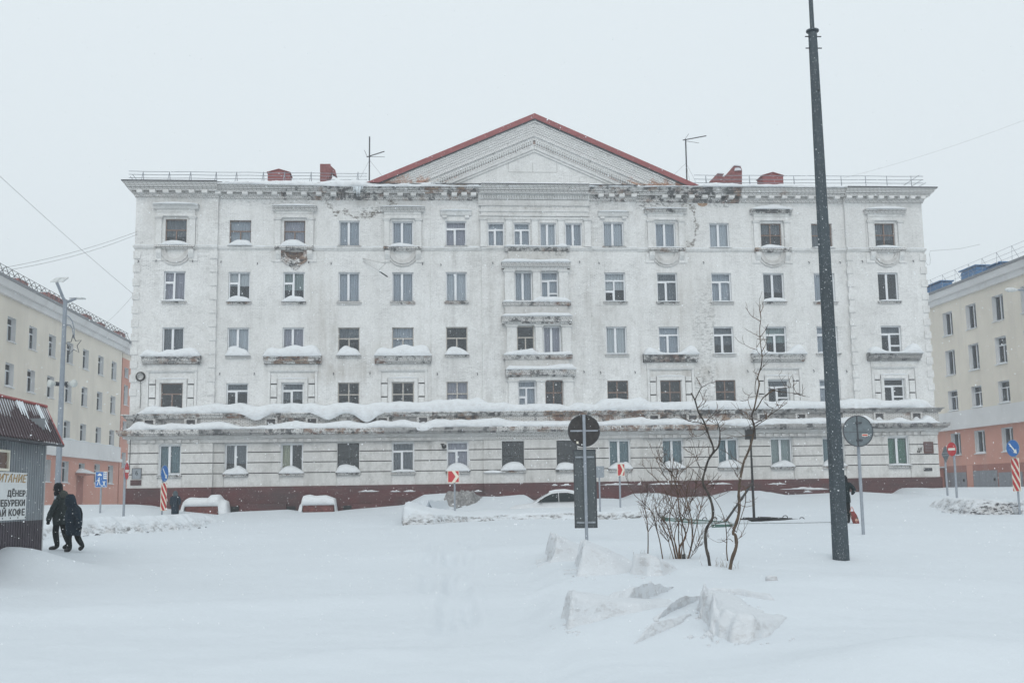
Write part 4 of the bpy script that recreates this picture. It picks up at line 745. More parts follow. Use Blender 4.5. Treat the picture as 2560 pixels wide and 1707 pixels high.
for a, b in (((2259, 464), (2298, 438)), ((2279, 466), (2306, 449)), ((2298, 466), (2315, 457)), ((331, 436), (342, 450)), ((326, 441), (334, 452))):
    obj('rail_wire', MB().tube([at(*a, Y=YR), at(*b, Y=YR)], 0.017, 4), M_STEEL, bld)
def antenna(mast, dirs, stays, Y=2.5):
    p, q = at(*mast[0], Y=Y), at(*mast[1], Y=Y); q = (q[0], Y, 19.7) if q[2] > 19.7 else q
    t = thing('antenna', ANT.pop(0), 'antenna', (p[0], Y, 19.7), 'aerials on the roof')
    obj('mast', MB().tube([q, p], 0.045, 6), M_IRON, t); obj('boom', MB().tube([at(*dirs[0][0], Y=Y), at(*dirs[0][1], Y=Y-0.3)], 0.035, 5), M_IRON, t)
    for a, b in dirs[1:]: obj('element', MB().tube([at(*a, Y=Y), at(*b, Y=Y+0.6)], 0.014, 4), M_IRON, t)
    for a, b in stays: obj('guy_wire', MB().tube([at(*a, Y=Y), at(*b, Y=Y)], 0.007, 3), M_WIRE, t)
ANT = ['taller thin roof aerial with two crossed booms just left of the red-edged gable', 'roof aerial with a single tilted boom at its tip right of the red-edged gable']
antenna(((924, 342), (923, 448)), [((917, 393), (961, 379)), ((918, 392), (962, 393)), ((911, 376), (918, 392))], [((923, 402), (900, 446)), ((925, 402), (955, 440))])
antenna(((1714, 348), (1717, 455)), [((1707, 351), (1766, 340)), ((1711, 350), (1722, 335)), ((1715, 353), (1747, 358))], [((1715, 408), (1686, 436)), ((1715, 408), (1740, 456)), ((1715, 408), (1725, 456))])
M_ICE = simple('icicle_ice', (0.72, 0.78, 0.82), 0.2, var=0.05)
for x, l in ((885, 22), (889, 16), (892, 30), (895, 28), (899, 30), (902, 18), (906, 12)):
    p = at(x, 462, Y=-0.95); obj('icicle', MB().tube([p, (p[0], p[1], p[2]-l*0.024*0.5), (p[0]+0.01, p[1], p[2]-l*0.024)], [0.05, 0.03, 0.005], 6), M_ICE, bld, True)
# small fittings on the facade
hk = MB(); hk.tube([(0, 0, 0.06), (0, -0.1, 0.03), (0.02, -0.13, -0.05), (-0.02, -0.12, -0.08)], 0.022, 5); hk_me = hk.mesh('wall_hook', [M_IRON])
for x, y in ((349, 656), (393, 654), (484, 655), (553, 655), (644, 659), (828, 659), (1056, 660), (1102, 663), (1231, 660), (1447, 657), (1496, 659), (1758, 657), (2021, 657), (2099, 657), (2151, 656), (2278, 655), (550, 934), (636, 934), (834, 934), (1093, 935), (1193, 935), (1458, 930), (1500, 932), (1586, 931), (1771, 930), (1868, 928), (2033, 927), (2115, 928), (925, 933), (772, 656)):
    X = FX(x, 0, y); put('wall_hook', hk_me, bld, (X, seg_y(X)-0.005, FZ(y, x)))
mb = MB(); pts = [at(a, b, Y=-0.35 if i else -0.05) for i, (a, b) in enumerate(((906, 645), (962, 658)))]
obj('bracket_arm', MB().tube([at(907, 646, Y=-0.05), at(965, 659, Y=-0.9)], 0.03, 5), M_STUCCO_S, bld); obj('bracket_arm', MB().tube([at(908, 652, Y=-0.05), at(945, 676, Y=-0.7)], 0.025, 5), M_STUCCO_S, bld)
obj('bracket_arm', MB().tube([at(946, 676, Y=-0.7), at(963, 660, Y=-0.85)], 0.025, 5), M_STUCCO_S, bld); obj('bracket_arm', MB().tube([at(948, 678, Y=-0.7), at(969, 692, Y=-0.9)], 0.04, 5), M_IRON, bld)
p = at(351, 941, Y=YE-0.12); mb = MB()
for k in range(3): mb.tube([(p[0]+math.cos(a)*(0.25-0.02*k), p[1]-0.04*k, p[2]+math.sin(a)*(0.25-0.015*k)) for a in np.linspace(0, 2*math.pi, 25)], 0.028, 5)
mb.tube([at(351, 952, Y=YE-0.1), at(352, 985, Y=YE-0.06), at(350, 1020, Y=YE-0.08)], 0.018, 4)
o = obj('cable_coil', mb, M_BLACK, bld)
mb = MB(); mb.tube([at(326, 1090, Y=-0.36), at(325, 1130, Y=-0.34), at(323, 1180, Y=-0.34)], 0.018, 4); mb.tube([at(344, 1034, Y=-0.9), at(338, 1050, Y=-0.5), at(332, 1058, Y=-0.6)], 0.018, 4); obj('cable', mb, M_BLACK, bld)
mb = MB(); p = at(1109, 1115, Y=-0.35); mb.tube([(p[0]-0.15, -0.18, p[2]+0.15), (p[0], -0.3, p[2])], 0.03, 5); mb.tube([(p[0]-0.06, -0.3, p[2]+0.09), (p[0]+0.02, -0.42, p[2]), (p[0]+0.05, -0.46, p[2]-0.08)], [0.08, 0.14, 0.12], 8); obj('floodlight', mb, M_BLACK, bld)
M_PLATE = simple('grey_steel_plate', (0.26, 0.29, 0.32), 0.5, var=0.25, scale=20); M_PLAQUE = simple('brown_plaque', (0.10, 0.045, 0.04), 0.6, var=0.25)
def text_obj(txt, size, mat, name, origin, xdir, zdir, par, ext=0.004, align='CENTER', shear=0.0, bold=0.0, xs=1.0):
    cu = bpy.data.curves.new(name, 'FONT'); cu.body = txt; cu.size = size; cu.extrude = ext; cu.align_x = align; cu.shear = shear; cu.offset = bold; cu.space_character = 1.08
    tmp = bpy.data.objects.new(name, cu); COL.objects.link(tmp); bpy.context.view_layer.update()
    me = bpy.data.meshes.new_from_object(tmp.evaluated_get(bpy.context.evaluated_depsgraph_get())); bpy.data.objects.remove(tmp); bpy.data.curves.remove(cu)
    x = Vector(xdir).normalized(); z = Vector(zdir).normalized(); y = x.cross(z)      # glyph plane: x right, z up, facing -y
    M = Matrix(((x[0]*xs, z[0], y[0], origin[0]), (x[1]*xs, z[1], y[1], origin[1]), (x[2]*xs, z[2], y[2], origin[2]), (0, 0, 0, 1)))
    me.transform(M); me.materials.clear(); me.materials.append(mat); me.name = name
    return obj(name, me, mat, par)
YGW = YE-GY-0.01
a, b = F(331, 1197, YGW), F(353, 1171, YGW); mb = MB(); mb.box(a[0], b[0], YGW-0.04, YGW, a[1], b[1]); pl = obj('address_plate', mb, M_PLATE, bld)
mb = MB(); a, b = F(326, 1213, YGW), F(353.5, 1198, YGW); mb.box(a[0], b[0], YGW-0.05, YGW, a[1], b[1]-0.03); obj('wall_patch', mb, M_MAROON, bld)
mb = MB(); a2, b2 = F(331, 1197, YGW), F(353, 1171, YGW)
for r in ((a2[0]-0.03, b2[0]+0.03, b2[1], b2[1]+0.03), (a2[0]-0.03, a2[0], a2[1], b2[1]), (b2[0], b2[0]+0.03, a2[1], b2[1])): mb.box(r[0], r[1], YGW-0.05, YGW, r[2], r[3])
obj('plate_rim', mb, M_IRON, pl); c = F(342, 1187, YGW); text_obj('6', 0.36, M_DARKF, 'house_number', (c[0], YGW-0.045, c[1]), (1, 0, 0), (0, 0, 1), pl)
a, b = F(2310, 1133, YGW), F(2332, 1104, YGW); mb = MB(); mb.box(a[0], b[0], YGW-0.04, YGW, a[1], b[1]); plq = obj('plaque', mb, M_PLAQUE, bld)
mb = MB()
for i in range(6): z = b[1]-0.1-0.09*i; mb.box(a[0]+0.06, b[0]-0.06-0.1*random.random(), YGW-0.044, YGW-0.041, z-0.015, z)
obj('engraved_lines', mb, M_PLATE, plq)
a, b = F(2310, 1177, YGW), F(2330, 1169, YGW); mb = MB(); mb.box(a[0], b[0], YGW-0.03, YGW, a[1], b[1]); obj('vent_grille', mb, M_IRON, bld)
mb = MB()
for x, y0, y1 in ((2295, 1131, 1119), (2299, 1131, 1119), (2303, 1129, 1117)): mb.tube([at(x-1, y0, Y=YGW-0.012), at(x+2, y1, Y=YGW-0.012)], 0.02, 4)
mb.tube([at(2293, 1127, Y=YGW-0.012), at(2300, 1131, Y=YGW-0.012)], 0.018, 4); obj('painted_scrawl', mb, M_BLACK, bld)
p = at(1234, 1178, Y=-0.3); obj('snow_cap', heap(p[0]-0.6, p[0]+0.6, p[2]-0.06, 0.14, -0.2, -0.42, seed=5), M_SNOWCAP, bld, True)
a, b = F(1878, 1050, -0.5), F(1860, 1090, -0.5)
# ---- entrance light-wells half buried against the plinth
M_MAR2 = simple('well_maroon_paint', (0.15, 0.06, 0.055), 0.85, var=0.4, scale=4, bump=0.3, obj=False)
def light_well(x0, x1, ytop, ybot, slope, lab, snowpts, Yf=-1.5):
    a, b = at(x0, ybot, Y=Yf), at(x1, ybot, Y=Yf); zt = at((x0+x1)/2, ytop, Y=Yf)[2]; zb = min(a[2], b[2])-0.6
    t = thing('light_well', lab, 'basement well', ((a[0]+b[0])/2, Yf+0.6, zb), 'basement wells along the plinth')
    mb = MB(); mb.box(a[0], b[0], Yf, Yf+0.2, zb, zt); mb.box(a[0], a[0]+0.2, Yf+0.201, -0.35, zb, zt-0.01); mb.box(b[0]-0.2, b[0], Yf+0.201, -0.35, zb, zt-0.01); obj('well_wall', mb, M_MAR2, t)
    P = [at(x, y, Y=Yf+0.3) for x, y in snowpts]; n = 36; rows = []; mb = MB()
    for i in range(n+1):
        x = P[0][0]+(P[-1][0]-P[0][0])*i/n; h = float(np.interp(x, [p[0] for p in P], [p[2] for p in P])); e = min(1, min(i, n-i)/3+0.05)
        base = zt-0.02 if a[0]-0.05 < x < b[0]+0.05 else zb+0.2
        h = max(h + 0.05*vnoise(x*3, 2.0, 3), base+0.03)
        rows.append([(x, -0.36, base+(h-base)*e), (x, -0.7, base+(h-base)*e*1.02), (x, Yf+0.3, base+(h-base)*e), (x, Yf, base+(h-base)*0.85*e), (x, Yf-0.16*e, base+(h-base)*0.5*e), (x, Yf-0.15*e, base+0.02), (x, Yf+0.02, base-0.04)])
    mb.grid(rows); obj('snow_cap', mb, M_SNOWCAP, t, True)
light_well(463, 544, 1263, 1285, 0, 'wider maroon basement well under a long snow hump near the left corner of the facade', [(446, 1268), (463, 1250), (474, 1243), (520, 1244), (527, 1236), (546, 1236), (555, 1248), (570, 1254), (577, 1262)])
light_well(757, 834, 1260, 1281, 0, 'small maroon basement well capped with a lumpy snow block below the third ground-floor window', [(740, 1272), (752, 1258), (757, 1239), (775, 1237), (790, 1239), (815, 1237), (838, 1246), (846, 1262)])
M_HOLE = simple('dark_opening', (0.015, 0.02, 0.022), 0.8, obj=False)
for a, b, c, d in ((577, 597, 1265, 1282), (717, 738, 1265, 1277), (858, 878, 1263, 1275), (995, 1007, 1261, 1270)):
    p, q = F(a, d, -0.6), F(b, c, -0.6); mb = MB(); mb.box(p[0], q[0], -0.62, -0.36, p[1]-0.4, q[1]); obj('basement_opening', mb, M_HOLE, bld)
# ------------------------------------------------------------------ ground
def camd(x, y): return (x-CAM[0])*FW[0]/math.hypot(FW[0], FW[1]) + (y-CAM[1])*FW[1]/math.hypot(FW[0], FW[1])
def caml(x, y): r = np.array([FW[1], -FW[0]])/math.hypot(FW[0], FW[1]); return (x-CAM[0])*r[0] + (y-CAM[1])*r[1]
BANKPX = [(150, 1262), (318, 1261), (360, 1264), (400, 1272), (440, 1277), (463, 1279), (544, 1287), (580, 1281), (600, 1279), (715, 1274), (757, 1281), (834, 1279), (862, 1275), (990, 1264), (1010, 1262), (1060, 1236), (1120, 1232), (1180, 1240), (1250, 1241), (1310, 1236), (1330, 1250), (1440, 1256), (1500, 1246), (1530, 1246), (1556, 1249), (1575, 1243), (1600, 1233), (1640, 1232), (1665, 1238), (1700, 1247), (1740, 1242), (1800, 1239), (1850, 1226), (1900, 1226), (1955, 1239), (2010, 1236), (2080, 1233), (2160, 1229), (2230, 1234), (2262, 1235), (2275, 1226), (2290, 1218), (2345, 1221), (2420, 1217), (2560, 1217)]
_b = [at(x, y, Y=-2.2) for x, y in BANKPX]; BX = np.array([p[0] for p in _b]); BZ = np.array([p[2] for p in _b])
# drifts in the foreground: crest polylines in plan with a steep windward (left) face
def gpt(px, py, z): p = at(px, py, Z=z); return p[0], p[1]
MOUNDS = []
def mound(px, py, z, h, sx, sy, rot=0.0, steep=0.0): x, y = gpt(px, py, z); MOUNDS.append((x, y, h, sx, sy, rot, steep))
mound(1560, 1560, .1, .10, 1.8, 1.4, .5, .3); mound(1820, 1560, .12, .10, 1.6, 1.4, -.3, .0); mound(1480, 1420, .26, .08, 2.4, 1.4, .2, .2)
mound(1960, 1480, .18, .14, 2.2, 1.4, .2, 0); mound(2250, 1500, .15, .18, 3.0, 2.0, .1, 0); mound(2085, 1397, .25, .07, .7, .5, 0, 0); mound(2380, 1690, .05, .30, 1.6, .8, .1, 0); mound(40, 1395, .45, .42, 1.2, .9, 0, 0)
mound(1500, 1365, .33, .10, 3.5, 1.6, .1, 0); mound(1780, 1425, .24, .06, .6, .5, 0, 0); mound(1860, 1275, .5, .12, 3.0, 2.0, 0, 0); mound(2350, 1270, .55, .30, 2.4, 1.4, .1, 0)
mound(300, 1500, .12, .10, 3.0, .8, .15, .3); mound(900, 1480, .15, .07, 4.0, 1.0, -.1, .3); mound(700, 1620, .05, .06, 1.8, .5, .2, .3); mound(2200, 1620, .08, .10, 2.2, .9, .25, .4); mound(1150, 1380, .25, .06, 4, .8, .1, .2)
def ground_z(x, y):
    x = np.asarray(x, float); y = np.asarray(y, float); d = camd(x, y); l = caml(x, y)
    z = np.interp(d, [-50, 5, 10, 14, 20, 28, 40, 50, 57, 66, 100, 400], [0, 0, .05, .10, .20, .30, .36, .50, .60, .75, .85, .85])
    z = z + ss(6, 16, l)*ss(36, 52, d)*0.30
    z = z + 0.15*fbm(x*0.16, y*0.16, 3, 2)*ss(6, 20, d)*(1-0.5*ss(30, 50, d)) + 0.030*fbm(x*0.7+y*0.3, y*0.9, 4, 5) + 0.010*fbm(x*3+y*1.5, y*3.5, 4, 9) + 0.030*np.abs(fbm(x*0.9-y*0.5, y*2.6+x*0.8, 3, 12))
    bz = np.interp(x, BX, BZ); t = ss(-7.5, -2.6, y)*(1-ss(0.5, 6.0, y)); wob = 0.10*fbm(x*0.8, y*0.8, 3, 7)*(1-ss(-3.2, -2.2, y))
    z = z*(1-t) + (bz+wob)*t
    for (mx_, my_, h, sx, sy, rot, st) in MOUNDS:
        dx, dy = x-mx_, y-my_; c, s = math.cos(rot), math.sin(rot); u, v = (dx*c+dy*s)/sx, (-dx*s+dy*c)/sy
        if st > 0: u = np.where(u < 0, u*(1+3*st), u*(1-0.35*st))
        z = z + h*np.exp(-(u*u+v*v))
    bn = 0.35*fbm(d*0.35, d*0+4.0, 3, 21)+0.10*fbm(d*1.7, l*1.7, 3, 22)
    z = z - 0.17*(1-ss(0.10, 0.75, l+bn))*ss(-11, -5, l)*ss(4, 8, d)*(1-ss(21, 29, d))
    # filled-in wheel ruts from the camera towards the building
    for tx, wd, dp in ((1088, .10, .06), (1122, .12, .11), (1150, .08, .06), (1182, .11, .10)):
        p0 = np.array(at(tx-4, 1400, Z=.15)[:2]); p1 = np.array(at(tx-28, 1690, Z=-.1)[:2]); q = p1-p0; L = np.hypot(*q); q = q/L
        s_ = (x-p0[0])*q[0]+(y-p0[1])*q[1]; e_ = -(x-p0[0])*q[1]+(y-p0[1])*q[0]+0.10*np.sin(s_*0.25+tx)+0.04*fbm(s_*0.8, s_*0+tx, 2, 4)
        brk = np.clip(0.55+1.3*vnoise(s_*0.55, s_*0+tx, 3), 0.0, 1.2)*ss(-14, -4, s_)*(1-ss(9, 13, s_))
        z = z - dp*np.exp(-(e_/wd)**2)*brk + 0.4*dp*np.exp(-((np.abs(e_)-wd*2)/(wd*.8))**2)*brk + 0.012*np.exp(-(e_/(wd*3))**2)*fbm(x*5, y*3, 2, 6)*brk
    return z
th0 = math.atan2(FW[1], FW[0])
ths = np.concatenate([np.radians(np.arange(-32, 32.01, 0.16)), np.radians(np.arange(36, 328, 4.0))]) + th0
rs = [0.6]
while rs[-1] < 85: rs.append(rs[-1]*1.0115)
while rs[-1] < 1500: rs.append(rs[-1]*1.12)
rs = np.array(rs); TT, RR = np.meshgrid(ths, rs); GXX = CAM[0]+np.cos(TT)*RR; GYY = CAM[1]+np.sin(TT)*RR; GZZ = ground_z(GXX, GYY)
nr, na = GXX.shape; V = np.stack([GXX, GYY, GZZ], -1).reshape(-1, 3); V = np.vstack([V, [[CAM[0], CAM[1], 0.0]]])
I, J = np.meshgrid(np.arange(nr-1), np.arange(na), indexing='ij'); J2 = (J+1) % na
Q = np.stack([I*na+J, (I+1)*na+J, (I+1)*na+J2, I*na+J2], -1).reshape(-1, 4); TRI = [[len(V)-1, j, (j+1) % na] for j in range(na)]
me = bpy.data.meshes.new('snow_ground'); me.from_pydata(V.tolist(), [], Q.tolist()+TRI); me.materials.append(M_SNOW); me.polygons.foreach_set('use_smooth', [True]*len(me.polygons)); me.update()
struct('snow_ground', me, None)
def gz(x, y): return float(ground_z(np.array([x]), np.array([y]))[0])
def base_at(px, py, d):   # foot of a thing: measured image point at a depth, dropped into the snow there
    p = at(px, py, d=d); return (p[0], p[1], min(p[2], gz(p[0], p[1])) - 0.15), p
# ---- ploughed banks with cut, dirty faces
M_BANK = snow_mat('ploughed_snow', (0.68, 0.72, 0.755), 0.95, (0.10, 0.095, 0.09), 0.7, (0.50, 0.85))
M_KERB = simple('soiled_kerb_ice', (0.16, 0.16, 0.165), 0.9, var=0.8, scale=3.0, bump=0.8, obj=False)
def bank(foot, crest, depth, seed, d0=None, rough=0.14, back=0.25, name='snow_bank'):
    """foot: image points of the lower edge with depth; crest: image points of the upper front edge (same depth)"""
    Fp = [at(x, y, d=d) for x, y, d in foot]; Cp = [at(x, y, d=d) for x, y, d in crest]
    fs = np.linspace(0, 1, len(Fp)); cs = np.linspace(0, 1, len(Cp)); n = int(np.hypot(Fp[-1][0]-Fp[0][0], Fp[-1][1]-Fp[0][1])/0.10)+8
    rows = []; m = 26
    for i in range(n+1):
        u = i/n; f = np.array([np.interp(u, fs, [p[k] for p in Fp]) for k in range(3)]); c = np.array([np.interp(u, cs, [p[k] for p in Cp]) for k in range(3)])
        e = min(1, min(u, 1-u)/0.06+0.02); row = []; g0 = gz(f[0], f[1]); f[2] = min(f[2], g0)-0.12
        for j in range(m+1):
            t = j/m
            if t < 0.45:
                s = t/0.45; p = f + (c-f)*np.array([s*0.25, s*0.25, s**0.9*e]); nz = rough*fbm(p[0]*2.2+seed, p[2]*3.5+p[1], 4, seed)*math.sin(math.pi*min(1, s*0.9)); p = p + np.array([0, -nz, nz*0.2])
            else:
                s = (t-0.45)/0.55; q = c.copy(); q[2] = f[2]+(c[2]-f[2])*e; p = q + np.array([0, -0.10*(1-s)+s*depth, 0.10*math.sin(min(1, s*3)*math.pi/2)*e - back*s*s*s - 0.02]) + np.array([0, 0, 0.12*fbm(q[0]*0.9, s*depth*0.9, 3, seed+2)*math.sin(math.pi*s)])
                if t == 1: p[2] = min(p[2], gz(p[0], p[1])-0.1)
            row.append(tuple(p))
        rows.append(row)
    return struct(name, MB().grid(rows), M_BANK, True)
bank([(1003, 1306, 44), (1006, 1318, 42), (1080, 1316, 42), (1170, 1300, 44), (1300, 1292, 45.5), (1440, 1290, 46), (1560, 1296, 45), (1640, 1290, 46), (1720, 1284, 48)], [(1003, 1268, 45), (1020, 1262, 43.5), (1080, 1280, 43), (1180, 1288, 45), (1320, 1280, 47), (1440, 1278, 47), (1540, 1277, 46), (1640, 1272, 47), (1720, 1272, 49)], 6.0, 8, back=0.0)
def lump(name, px, py, d, w, h, dep, seed, mat, top=None, rough=0.22, sub=4, flatface=True, kind=None, lean=0.0):
    """irregular block of hard snow, foot at an image point"""
    import bmesh
    bm = bmesh.new(); bmesh.ops.create_icosphere(bm, subdivisions=sub, radius=1.0)
    p = at(px, py, d=d); z0 = gz(p[0], p[1]+dep*0.3)
    for v in bm.verts:
        c = v.co.copy(); q = [abs(k)**0.62*(1 if k > 0 else -1) for k in c]
        nz = rough*(fbm(q[0]*1.8+seed, q[1]*1.8+q[2]*1.3, 4, seed)); nz2 = 0.05*fbm(q[0]*7+seed*2, q[2]*7+q[1]*5, 3, seed+1)
        s = 1+float(nz)+float(nz2); zz = q[2]*s
        if zz > 0.55: zz = 0.55+(zz-0.55)*0.45
        v.co = (q[0]*s*w/2 + lean*zz*h, q[1]*s*dep/2, zz*h)
    me = bpy.data.meshes.new(name); bm.to_mesh(me); bm.free(); me.materials.append(mat); me.polygons.foreach_set('use_smooth', [True]*len(me.polygons))
    o = bpy.data.objects.new(name, me); COL.objects.link(o); o.location = (p[0], p[1]+dep*0.4, z0); WT[o.name] = o.location.copy(); return o
M_BLOCK = snow_mat('crusted_snow', (0.65, 0.68, 0.71), 0.36, (0.33, 0.31, 0.30), 1.3)
M_DUG = snow_mat('dug_grey_snow', (0.20, 0.20, 0.20), 0.9, (0.15, 0.145, 0.14), 1.0)  # dark grey base over the whole dug hollow
BG = 'hard snow blocks thrown beside the plot'
def hit(px, py):
    ds = 4.0*1.003**np.arange(1000); v = ray(px, py); P_ = CAM[None]+v[None]*ds[:, None]; below = P_[:, 2] < ground_z(P_[:, 0], P_[:, 1]); i = int(np.argmax(below)); return P_[i]
def chunk(lab, foot, H, L, seed, mat=None, rise=0.07, rough=0.10, res=0.03, decay=1.4, ang=None, wob=0.06, kind=None, ends=0.12, lip=0.0):
    """wind-cut block: steep rough face along a foot line (image points on the snow), long drift tapering away behind it"""
    P_ = [hit(*q) for q in foot]; P_ = np.array([p[:2] for p in P_]); seg = np.r_[0, np.cumsum(np.hypot(*(np.diff(P_, axis=0).T)))]; Wd = seg[-1]; dv = P_[-1]-P_[0]; nv = np.array([-dv[1], dv[0]])/np.hypot(*dv)
    if nv @ np.array([FWD[0], FWD[1]]) < 0: nv = -nv
    if ang is not None: nv = np.array([RGT[0], RGT[1]])*math.cos(R_(ang))+np.array([FWD[0], FWD[1]])*math.sin(R_(ang))
    tt = np.arange(-0.15, Wd+0.15+res, res); sv = np.r_[np.arange(-0.25, rise*2+0.15, res*0.8), np.arange(rise*2+0.15, L+0.15, res*2.5)]; T, S = np.meshgrid(tt, sv, indexing='ij'); Tc = np.clip(T, 0, Wd)
    X = np.interp(Tc, seg, P_[:, 0])+(T-Tc)*dv[0]/np.hypot(*dv)+nv[0]*S; Y = np.interp(Tc, seg, P_[:, 1])+(T-Tc)*dv[1]/np.hypot(*dv)+nv[1]*S; G_ = ground_z(X, Y)
    Hh = np.interp(Tc, np.linspace(0, Wd, len(H)), H); s2 = S - wob*2*fbm(T*2.2+seed, S*0+seed, 3, seed) - 0.4*wob*fbm(T*9+seed, S*9, 3, seed+2)
    e = ss(-0.02, ends*max(0.35, min(1.5, Wd)), T+0.12*vnoise(S*3, T*0+seed, 3))*ss(-0.02, ends*max(0.35, min(1.5, Wd)), Wd-T+0.12*vnoise(S*3, T*0+seed, 4)); r_ = np.clip(s2/rise, 0, 1); r_ = r_**0.75
    dec = (1-np.clip((s2-rise)/(L-rise), 0, 1)**0.9); dec = np.where(dec > 0, dec, 0)**decay
    B = Hh*e*r_*dec; face = np.exp(-((s2-rise*0.55)/(rise*0.9))**2)*e; B = B + face*Hh*rough*(1.6*fbm(T*5+seed, S*7, 4, seed+5)) + 0.10*Hh*e*dec*fbm(T*2.5, S*1.5+seed, 3, seed+7); Z = G_+np.where(B > 0.012, B, -0.03)
    rows = np.stack([X, Y, Z], -1).tolist(); mb = MB().grid(rows)
    if kind: return obj('snow_bank', mb, mat or M_BANK, None, True, kind=kind)
    return tag(obj('snow_block', mb, mat or M_BLOCK, None, True), lab, 'snow block', BG)
chunk('pointed snow slab left of the tall panel post, furthest left of the cut blocks', [(1364, 1380), (1374, 1409)], [.46, .50], 1.0, 1, ang=22, rise=.12, ends=.28, decay=.8)
chunk('upright snow slab with a concave cut face below the tall grey panel', [(1434, 1405), (1448, 1443)], [.42, .50], 1.1, 2, ang=20, rise=.13, ends=.28, decay=.8)
chunk('small rough snow lump between the concave slab and the square block', [(1508, 1412), (1516, 1432)], [.30, .30], .7, 3, ang=24, rise=.09, rough=.2, ends=.28, decay=.8)
chunk('square snow block with a yellowish cut face left of the shrub', [(1578, 1437), (1615, 1441), (1652, 1440)], [.34, .36, .26], .75, 4, ang=60, rise=.05, decay=.6)
chunk('dirt-flecked cut face at the left end of the longest foreground drift', [(1402, 1545), (1410, 1562), (1424, 1572)], [.28, .32, .28], 1.6, 5, ang=30, rise=.06, rough=.16)
chunk('long low drift trailing to the right from the dirt-flecked face', [(1440, 1574), (1500, 1552), (1560, 1528), (1640, 1490)], [.22, .19, .18, .10], 1.6, 6, ang=70, rise=.6, rough=.03, wob=.08, ends=.3)
chunk('thin wind-cut edge between the long drift and the slanting ridge', [(1606, 1557), (1650, 1546), (1735, 1505)], [.11, .11, .07], 1.0, 7, ang=60, rise=.2, rough=.12, ends=.35, wob=.09)
chunk('lower thin wind-cut edge nearest the bottom of the picture', [(1560, 1622), (1600, 1604), (1690, 1570)], [.10, .11, .04], 1.0, 8, ang=60, rise=.24, rough=.12, ends=.4, wob=.09)
chunk('slanting broken snow ridge with a rough dirty face in the right foreground', [(1735, 1520), (1752, 1556), (1790, 1598), (1830, 1609), (1870, 1611), (1915, 1598)], [.18, .24, .26, .24, .22, .10], 1.7, 9, ang=64, rise=.2, rough=.42, wob=.13, ends=.2)
chunk('shallow snow edge running right behind the slanting ridge', [(1762, 1484), (1830, 1487), (1935, 1503)], [.06, .07, .05], .8, 10, ang=80, rise=.06, rough=.1)
chunk('dug-out grey snow hollow behind the left red chevron sign', [(1096, 1266), (1140, 1271), (1190, 1258)], [.55, .70, .55], 2.6, 21, M_DUG, rise=.55, rough=.14, res=.05, wob=.12, ang=80, ends=.25)
chunk('rounded white snow heap at the left end of the ploughed bank', [(1016, 1286), (1060, 1292), (1100, 1280)], [.6, .8, .6], 3.0, 22, M_SNOW, rise=.8, rough=.06, res=.05, wob=.12, ends=.35, ang=80)
M_HEDGE = snow_mat('frozen_hedge_and_snow', (0.66, 0.69, 0.72), 1.0, (0.045, 0.045, 0.05), 1.0)
chunk('', [(20, 1356), (110, 1346), (250, 1336), (360, 1331), (440, 1327), (500, 1319), (548, 1300)], [.50, .55, .62, .58, .5, .42, .2], 7.5, 31, M_BANK, rise=.55, rough=.06, res=.07, wob=.12, kind='structure', decay=.8)
chunk('', [(2322, 1266), (2370, 1280), (2420, 1287), (2482, 1287)], [.30, .48, .55, .5], 6.0, 32, M_HEDGE, rise=.40, rough=.15, res=.06, wob=.15, kind='structure', decay=.6)
chunk('', [(2476, 1287), (2520, 1284), (2580, 1286), (2700, 1287)], [.5, .55, .55, .5], 6.0, 33, M_BANK, rise=.50, rough=.08, res=.07, wob=.15, kind='structure', decay=.6)
cl = MB(); rc = random.Random(31)
for (cx, cy, sx, sy, nn_) in ((1820, 1600, 60, 10, 34), (1425, 1575, 26, 6, 14), (1600, 1442, 40, 5, 12), (1450, 1446, 26, 5, 10), (1660, 1560, 50, 20, 12), (1790, 1540, 40, 22, 22)):
    for k in range(nn_):
        p_ = hit(cx+rc.gauss(0, sx), cy+rc.gauss(0, sy)); r_ = rc.uniform(.008, .035)*(0.6 if rc.random() < .6 else 1); z_ = p_[2]+r_*.2
        if p_[2] < -1 or abs(p_[1]-CAM[1]) < 6: continue
        ring = [[(p_[0]+math.cos(a)*r_*w_*rc.uniform(.75, 1.25), p_[1]+math.sin(a)*r_*w_*rc.uniform(.75, 1.25), z_+h_*r_) for a in np.linspace(0, 5.24, 6)] for w_, h_ in ((.9, -.6), (1, .1), (.55, .65))]
        cl.add([q for g in ring for q in g], [(i*6+j, i*6+(j+1) % 6, (i+1)*6+(j+1) % 6, (i+1)*6+j) for i in range(2) for j in range(6)]+[(12, 13, 14, 15, 16, 17)])
obj('snow_clods', cl, M_BLOCK, None, True, kind='stuff')
o = lump('snow_block', 1934, 1496, 14.6, .15, .09, .12, 9, M_BLOCK); tag(o, 'tiny snow lump alone on the smooth snow right of the slanting ridge', 'snow block', BG)
